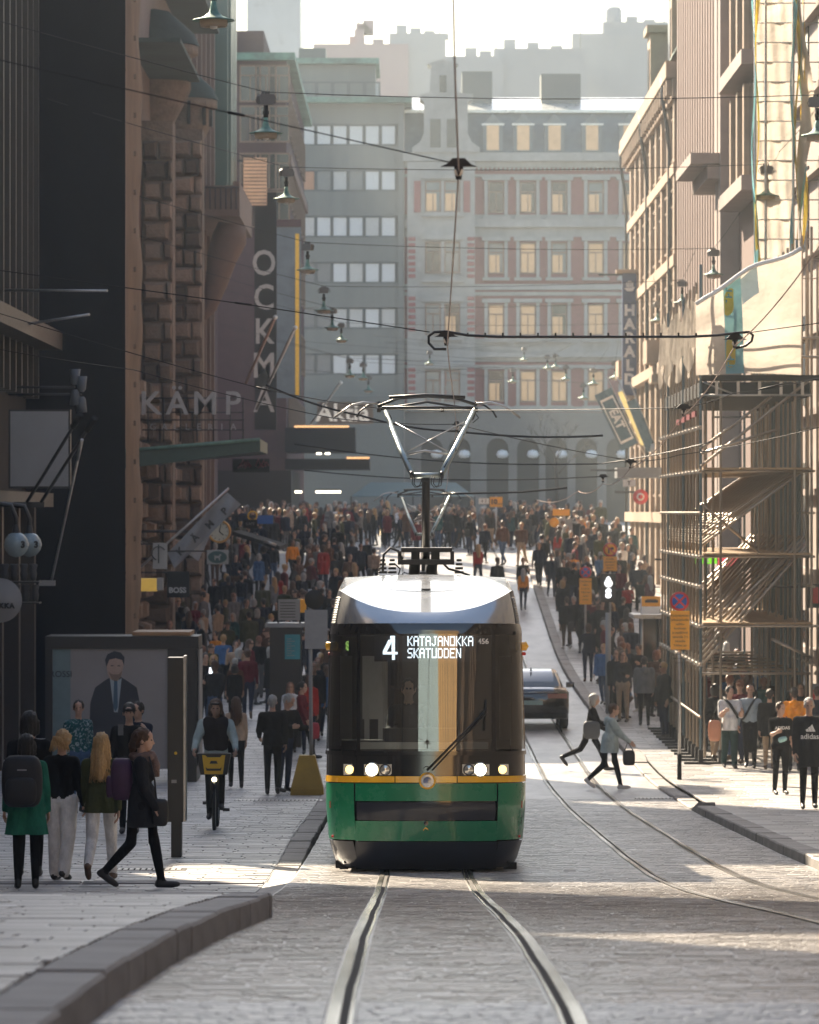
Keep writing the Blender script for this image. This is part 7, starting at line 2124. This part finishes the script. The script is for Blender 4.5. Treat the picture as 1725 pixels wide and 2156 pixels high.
hero('woman in dark top and shorts with bare legs beyond the orange plate', 1236, 1248, 1342, FACE-10, None, dict(female=True, bare_legs=True, skirt=.2, stride=.2), hair='blond', top='navy', bottom='black', skin=1)
w = hero('man in loose white shirt carrying a colourful tote bag', 1537, 1432, 1602, FACE+8, 1.67, dict(stride=.12, wide=.25, coat=.12, flare=.01, bare_fore=True, puff=.022, headturn=.3, arms=((.45,.15,1.5),(.45,.1,1.5))), hair='dark', top='white', bottom='dark green')
bag('tote_bag', 'clear orange rimmed tote bag hanging at the white shirt', w.location + Vector((-.32,-.12,.78)), [(.27,.14,.44,(0,0,0))], mat('tote_orange', (.5,.22,.13), .4), 'bag', [(-.08,0,.2),(.1,.0,.62),(.1,0,.2)])
s_ = MB().tube([(-.13,-.02,.27),(.0,-.135,.12),(.13,-.12,-.08),(.16,-.06,-.15)], .03, 6); q = s_.build('bag_strap', M_CABLE, local=True); q.location = w.location + Vector((0,0,1.2)); tag(q, 'dark diagonal strap across the loose white shirt', 'strap')
w = hero('bald man in light blue shirt with shoulder strap walking towards camera', 1580, 1416, 1590, FACE-10, 1.71, dict(bald=True, stride=.1, arms=((.1,.15,.3),(.1,.15,.3))), hair='brown', top='pale blue', bottom='black')
s_ = MB().tube([(.13,-.01,.27),(.0,-.135,.1),(-.1,-.125,-.1),(-.17,-.04,-.2)], .024, 6); q = s_.build('bag_strap', M_CABLE, local=True); q.location = w.location + Vector((0,0,1.2)); tag(q, 'black diagonal strap across the light blue shirt', 'strap')
hero('man in long black coat and beige trousers, back view, beside the bald man', 1621, 1430, 1597, AWAY-10, 1.63, dict(coat=.2, puff=.016, stride=.1), hair='dark', top='black', bottom='beige', shoe=SHOEB)
hero('man in bright orange hoodie seen from behind', 1673, 1424, 1596, AWAY, 1.67, dict(hood=True, puff=.022, arms=((.3,.25,.7),(.3,.25,.7)), coat=.03), hair='dark', top='orange', bottom='black')
w = hero('boy in black t-shirt with a white printed word', 1644, 1518, 1708, FACE+12, 1.62, dict(stride=.03, bare_fore=True, headturn=.4, arms=((.1,.12,.25),(.45,.1,1.35))), hair='brown', top='black', bottom='black')
lettering('ADIDAS', .1, M_WHITE, None, (0,0,0)) if False else None
def shirt_print(txt, size, person, z, parent_name='lettering', y=-.14):
    me = text_mesh(txt, size, .001, M_WHITE, bold=.002); o = bpy.data.objects.new('shirt_lettering', me); link(o, person); o.rotation_euler = (math.pi/2, 0, 0); o.location = (0, y, z); return o
shirt_print('ADIDAS', .085, w, 1.3, y=-.132)
w2 = hero('person in beanie and long dark coat over a sweatshirt with white logo', 1704, 1488, 1716, FACE, None, dict(stride=.06, hat=False, coat=.28, flare=.02, puff=.012, stout=.012), hair='grey', top='charcoal', bottom='black')
shirt_print('adidas', .12, w2, 1.18, y=-.145)
b = MB()
for k, (x0, h_) in enumerate(((-.085,.05),(-.035,.085),(.015,.12))): b.prism([(x0,0),(x0+.04,0),(x0+.055+h_*.0,.0),(x0+.03-h_*.25+.03,h_),(x0-h_*.25+.025,h_*.86)][:1]+[(x0+.045,0),(x0+.045-h_*.42+.0,h_),(x0-h_*.36+.005,h_*.72)], -.006, 0)
lg = b.build('shirt_logo', M_WHITE, w2, local=True); lg.location = (.03,-.145,1.26)
b = MB(); capsule(b, (0,0,0), (.07,.0,.02), .05, .045, 8); q = b.build('folded_cloth', mat('mint_cloth', (.3,.5,.5), .9, var=.3, scale=20), local=True); q.location = w.location + Vector((-.02,-.3,1.0)); tag(q, 'small mint coloured cloth in the hands of the boy', 'cloth')
# loose strands over the long hair of the nearest women
def strands(person, n, colour, z0, z1, back, seed, spread=.08):
    r_ = random.Random(seed); b = MB()
    for _ in range(n):
        a_ = r_.uniform(-1.5, 1.5); x0 = .085*math.sin(a_)*r_.uniform(.8,1.05); y0 = .03+.075*math.cos(a_)
        L_ = r_.uniform(.75, 1.0); pts = []
        for k in range(6):
            q = k/5*L_; pts.append((x0*(1+.5*q)+r_.uniform(-1,1)*.012*q + spread*.3*q*math.sin(a_*2), y0 + back*q + .012*math.sin(q*9+a_*3), z0-(z0-z1)*q))
        b.tube(pts, [.0075,.008,.0075,.006,.0045,.0025], 4)
    o = b.build('hair', hair_m(colour), person, local=True)
    return o
for o in [o for o in bpy.data.objects if o.get('category') == 'person']:
    lb = o['label']
    if lb.startswith('woman with long loose'): strands(o, 150, 'blond', 1.70, 1.16, .035, 3)
    elif lb.startswith('woman in profile'): strands(o, 60, 'brown', 1.70, 1.50, .03, 4, .02)
    elif lb.startswith('blonde woman'): strands(o, 60, 'blond', 1.71, 1.52, .03, 5, .03)
    elif lb.startswith('slim woman'): strands(o, 90, 'brown', 1.70, 1.25, .03, 6)
    elif lb.startswith('cyclist'): strands(o, 50, 'brown', 1.66, 1.44, .0, 8)
# driver behind the windscreen
dm = person_mesh('drv', hero=False, arms=((.7,.15,.7),(.7,.15,.7)), knees=((1.4,1.4),(1.4,1.4)))
put_person(dm, 0, 0, 54.05, FACE, 1.75, 'tram driver in dark jacket sitting behind the windscreen', hair='dark', top='charcoal', bottom='black', X=TRK_L-.2, z=gz(53)+.78)

# --- the crowd: a few poses, each a mesh of its own kind, copied and dressed one by one -----------
POSES = {}
def pose(k):
    if k not in POSES:
        spec = {'walk_m': dict(stride=.3), 'walk_f': dict(stride=.28, female=True), 'stand_m': dict(stride=.05, puff=.01), 'stand_f': dict(stride=.04, female=True, coat=.1),
                'coat_m': dict(stride=.2, coat=.2, puff=.01), 'coat_f': dict(stride=.2, coat=.25, female=True, flare=.04, hair='bob'), 'phone': dict(arms=((.5,.15,1.5),(.1,.15,.2)), headdown=.3),
                'bun': dict(stride=-.25, female=True, hair='bun', wide=.15), 'cap': dict(stride=.22, hat=True, puff=.012), 'stout': dict(stout=.05, stride=.12, coat=.1), 'talk': dict(female=True, hair='bob', arms=((.3,.3,1.3),(.1,.15,.2)), headturn=.6), 'hood': dict(hood=True, stride=-.3, puff=.02)}[k]
        POSES[k] = person_mesh(k, **spec)
    return POSES[k]
PK = ['walk_m','walk_f','stand_m','stand_f','coat_m','coat_f','phone','bun','cap','stout','talk','hood']
WORDS = {'walk_m':'jacket','walk_f':'jacket','stand_m':'jacket','stand_f':'coat','coat_m':'long coat','coat_f':'flared coat','phone':'jacket with phone','bun':'top and bun','cap':'jacket and cap','stout':'broad coat','talk':'top gesturing','hood':'hooded top'}
used_labels = set(); spots = [(o.location.x, o.location.y) for o in bpy.data.objects if o.get('category') == 'person']
cr = random.Random(11)
TOPW = ['black']*10 + ['charcoal']*6 + ['navy']*6 + ['grey','brown','brown','beige','white','burgundy','olive','olive','red','teal','blue','orange']
def crowd(n, zone, place, yaw_pick, X_range=None, mind=.55, tops=TOPW, group=None, hts=(1.58,1.88)):
    made = 0; tries = 0
    while made < n and tries < n*60:
        tries += 1
        x, d = zone(cr)
        if any((x-a)**2 + (d-c)**2*.5 < mind*mind for a, c in spots): continue
        for _ in range(40):
            k = cr.choice(PK); top = cr.choice(tops); bot = cr.choice(['black']*4+['dark blue']*3+['grey','beige','blue','brown']); hr = cr.choice(['dark','brown','brown','blond','grey','reddish','black'])
            yaw = yaw_pick(cr)
            side = 'facing' if abs(((yaw+180) % 360)-180) < 60 else ('back view' if abs(((yaw+180) % 360)-180) > 120 else 'side view')
            lab = '%s haired person in %s %s, %s, %s' % (hr, top, WORDS[k], side, place)
            if lab not in used_labels: break
        used_labels.add(lab); spots.append((x, d))
        put_person(pose(k), 0, 0, d, yaw, cr.uniform(*hts) - (.06 if k in ('walk_f','stand_f','coat_f','bun','talk') else 0), lab, group, cr.choice((0,0,0,1,1,2)), hr, top, bot, cr.choice((None,None,None,SHOEW,SHOEB)), X=x)
        made += 1
def both(r): return r.choice((0,180)) + r.uniform(-35,35)
def toward(r): return r.uniform(-40,40) if r.random() < .7 else 180+r.uniform(-30,30)
def away(r): return 180+r.uniform(-40,40) if r.random() < .7 else r.uniform(-30,30)
def side(r): return r.choice((90,-90,0,180)) + r.uniform(-40,40)
G = 'people in the crowd on the street'
crowd(30, lambda r: (px(r.uniform(1462,1680),1)*(dd:=r.uniform(100,116)), dd), 'under the scaffold', away, group=G) if False else None
def Z(x0, x1, d0, d1):
    def f(r):
        d = r.uniform(d0, d1); return (px(r.uniform(x0, x1), d), d)
    return f
def ZX(X0, X1, d0, d1):
    return lambda r: (r.uniform(X0, X1), r.uniform(d0, d1))
crowd(30, ZX(6.3, 8.6, 103, 121), 'under the scaffold', away, group=G, mind=.62)
crowd(10, ZX(5.2, 6.0, 112, 128), 'beside the scaffold', both, group=G)
crowd(16, ZX(5.1, 8.9, 128, 160), 'right pavement past scaffold', both, group=G)
crowd(36, ZX(4.9, 9.0, 160, 196), 'by the cream house', both, group=G)
crowd(7, ZX(1.2, 4.8, 166, 192), 'on the far roadway', both, group=G)
crowd(70, ZX(-8.6, 8.5, 200, 216), 'in the far crowd', side, group=G, mind=.5)
crowd(8, ZX(-1.0, 5.5, 196, 206), 'crowd above tram roof', side, group=G, mind=.5)
crowd(26, ZX(-8.2, -3.5, 105, 130), 'below the gallery canopy', both, group=G)
crowd(34, ZX(-8.3, -1.8, 128, 165), 'past the left awning', both, group=G)
crowd(30, ZX(-8.4, -1.2, 165, 196), 'near the dark canopies', both, group=G)
crowd(5, ZX(-3.6, -1.8, 96, 112), 'near teal stop pillar', both, group=G)
crowd(3, ZX(8.3, 9.2, 96.5, 99), 'at the right edge', both, group=G, tops=['black','navy','charcoal'])
crowd(6, ZX(6.4, 8.4, 96.5, 101), 'at the scaffold mouth', away, group=G, tops=['black','navy','charcoal','burgundy'], mind=.5)

# the people packed behind them, one mass
def crowd_mass(n, zones):
    base = [person_mesh('mass%d' % k, vox=.036, **sp) for k, sp in enumerate((dict(stride=.25), dict(female=True, coat=.15, stride=.2), dict(puff=.015, stride=.1), dict(female=True, hair='bob', coat=.22), dict(hat=True, stride=-.2), dict(stout=.04, coat=.1)))]
    data = []
    for me in base:
        v = np.empty(len(me.vertices)*3); me.vertices.foreach_get('co', v)
        m_ = np.empty(len(me.polygons), int); me.polygons.foreach_get('material_index', m_)
        data.append((v.reshape(-1,3), [tuple(p.vertices) for p in me.polygons], m_))
    mats_ = [SKIN[0], SKIN[1]] + [hair_m(c) for c in ('dark','brown','blond','grey')] + [top_m(c) for c in ('black','charcoal','navy','black','olive','brown','navy','grey','burgundy','beige')] + [bot_m(c) for c in ('black','dark blue','black','grey')] + [SHOE, M_EYE]
    b = MB(); mi = []
    r_ = random.Random(23); made = 0; tries = 0
    while made < n and tries < n*40:
        tries += 1
        if made and r_.random() < .62: x, d = last[0]+r_.gauss(0,.6), last[1]+r_.gauss(0,.9)
        else:
            X0, X1, d0, d1 = r_.choice(zones); x, d = r_.uniform(X0, X1), r_.uniform(d0, d1)
        if x < -8.3 or x > 9 or (KERB_L < x < 5 and d < 198): continue
        if any((x-a)**2 + (d-c)**2*.4 < .16 for a, c in spots): continue
        spots.append((x, d)); made += 1; last = (x, d)
        v, f, m_ = r_.choice(data); yw = r_.uniform(0, 6.3); k = r_.uniform(.88, 1.08)*np.array((r_.uniform(.9,1.2), r_.uniform(.9,1.2), 1)); c_, s_ = math.cos(yw), math.sin(yw)
        V = np.stack((v[:,0]*c_-v[:,1]*s_, v[:,0]*s_+v[:,1]*c_, v[:,2]), 1)*k + np.array((x, d, pave(x, d)))
        mp = {0: r_.choice((0,0,1)), 1: r_.randint(2,5), 2: r_.randint(6,15), 3: r_.randint(16,19), 4: 20, 5: 21}
        k0 = len(b.v); b.v.extend(map(tuple, V)); b.f.extend(tuple(i+k0 for i in q) for q in f); b.m.extend(mp[int(q)] for q in m_); b.t.extend([.5]*len(f)); b.s.extend([True]*len(f))
    tag(b.build('crowd', mats_), kind='stuff')
crowd_mass(260, [(-8.3,-1.6,112,150)]*5 + [(-8.3,-1.4,150,196)]*6 + [(5.6,9.0,130,196)]*3 + [(-8.4,-.8,197,222)]*3 + [(-1,5,204,222)]*2 + [(5,8.6,197,222)]*2 + [(6.4,8.6,104,124)])

# ------------------------------------------------------------------ black car on the right track
M_CARB = mat('car_black', (.008,.008,.01), .12, coat=1.0)
cd_ = 113.5
car = empty('car', (3.02, cd_, gz(cd_)+.01), 'black saloon car seen from behind beside the tram', 'car')
def csec(y, w, zb, zt, rnd_=.12):
    return [(-w+.03, y, zb), (-w, y, zb+.18), (-w-.0, y, zt-rnd_), (-w+rnd_*.6, y, zt-.02), (-w*.5, y, zt+.01), (w*.5, y, zt+.01), (w-rnd_*.6, y, zt-.02), (w, y, zt-rnd_), (w, y, zb+.18), (w-.03, y, zb)]
b = MB()
secs = [csec(-.02,.8,.42,.86), csec(.06,.88,.3,.98), csec(.3,.91,.26,1.03), csec(.9,.925,.24,1.02), csec(2.4,.93,.24,.99), csec(3.6,.92,.24,.95), csec(4.4,.88,.26,.85), csec(4.75,.78,.34,.7)]
k = len(secs[0]); vs = [p for s_ in secs for p in s_]; fs = []
for i in range(len(secs)-1):
    for j in range(k-1): fs.append((i*k+j, i*k+j+1, (i+1)*k+j+1, (i+1)*k+j))
    fs.append((i*k+k-1, i*k, (i+1)*k, (i+1)*k+k-1))
fs.append(tuple(range(k))[::-1]); fs.append(tuple((len(secs)-1)*k+j for j in range(k)))
b.add(vs, fs, 0, .5, True); b.build('body', M_CARB, car, local=True)
b = MB()
gs = [(.62,.80,.72,1.02,1.03), (1.15,.80,.64,1.02,1.38), (1.7,.81,.63,1.02,1.45), (2.4,.82,.63,1.0,1.44), (3.35,.82,.72,.98,.99)]
vs = []; fs = []
for (y, wb, wt, zb, zt) in gs: vs += [(-wb,y,zb),(-wt,y,zt-.03),(-wt*.8,y,zt),(wt*.8,y,zt),(wt,y,zt-.03),(wb,y,zb)]
for i in range(4):
    for j in range(5): fs.append((i*6+j,i*6+j+1,i*6+6+j+1,i*6+6+j))
b.add(vs, fs, 0, .5, True); b.build('roof', M_CARB, car, local=True)
MB().add([(-.7,.66,1.06),(.7,.66,1.06),(.58,1.13,1.36),(-.58,1.13,1.36)], [(0,1,2,3)]).build('rear_window', mat('car_glass', (.02,.025,.025), .03, spec=1.0), car, local=True)
for s in (-1, 1):
    MB().add([(s*.815,.9,1.06),(s*.83,3.0,1.04),(s*.66,2.4,1.39),(s*.65,1.35,1.37)], [(0,1,2,3)]).build('side_window', MATS['car_glass'], car, local=True)
    MB().box(s*.62-.24, s*.62+.24, -.03, .03, .78, .90).build('tail_light', mat('tail_red', (.2,.01,.01), .2, coat=1.0), car, local=True)
    MB().cbox(s*1.02-.1, s*1.02+.1, 2.6, 2.75, .95, 1.08, .03).build('wing_mirror', M_CARB, car, local=True)
    for y in (.85, 3.75):
        w = MB().lathe([(.0,-.1),(.24,-.11),(.33,-.09),(.33,.09),(.24,.11),(0,.1)], (s*.8,y,.33), 20, axis='X').build('wheel', M_CABLE, car, local=True)
        MB().lathe([(0,-.115),(.2,-.115)], (s*.8,y,.33), 14, axis='X').build('rim', M_STEEL, w, local=True)
MB().box(-.26, .26, -.045, -.02, .62, .73).build('number_plate', mat('plate_green_lit', (.35,.5,.47), .4), car, local=True)  # pale green stands for the greenish light on the plate
MB().box(-.8, .8, -.03, .2, .3, .42).build('bumper', M_BLACKM, car, local=True)
MB().tube([(-.6,-.03,.93),(.6,-.03,.93)], .012, 6).build('boot_trim', M_STEEL, car, local=True)
MB().tube([(0,1.25,1.42),(0,1.2,1.5)], [.03,.008], 6).build('antenna', M_BLACK, car, local=True)

# ------------------------------------------------------------------ the air of the street
hz = bpy.data.materials.new('street_haze'); hz.use_nodes = True
N = hz.node_tree.nodes; N.clear()
out = N.new('ShaderNodeOutputMaterial'); pv = N.new('ShaderNodeVolumePrincipled')
pv.inputs['Color'].default_value = (.9,.98,1.0,1); pv.inputs['Density'].default_value = .0006; pv.inputs['Anisotropy'].default_value = .0
hz.node_tree.links.new(pv.outputs[0], out.inputs['Volume'])
tag(MB().box(-200, 200, -130, 620, -9.0, 48).build('haze', hz), kind='stuff')
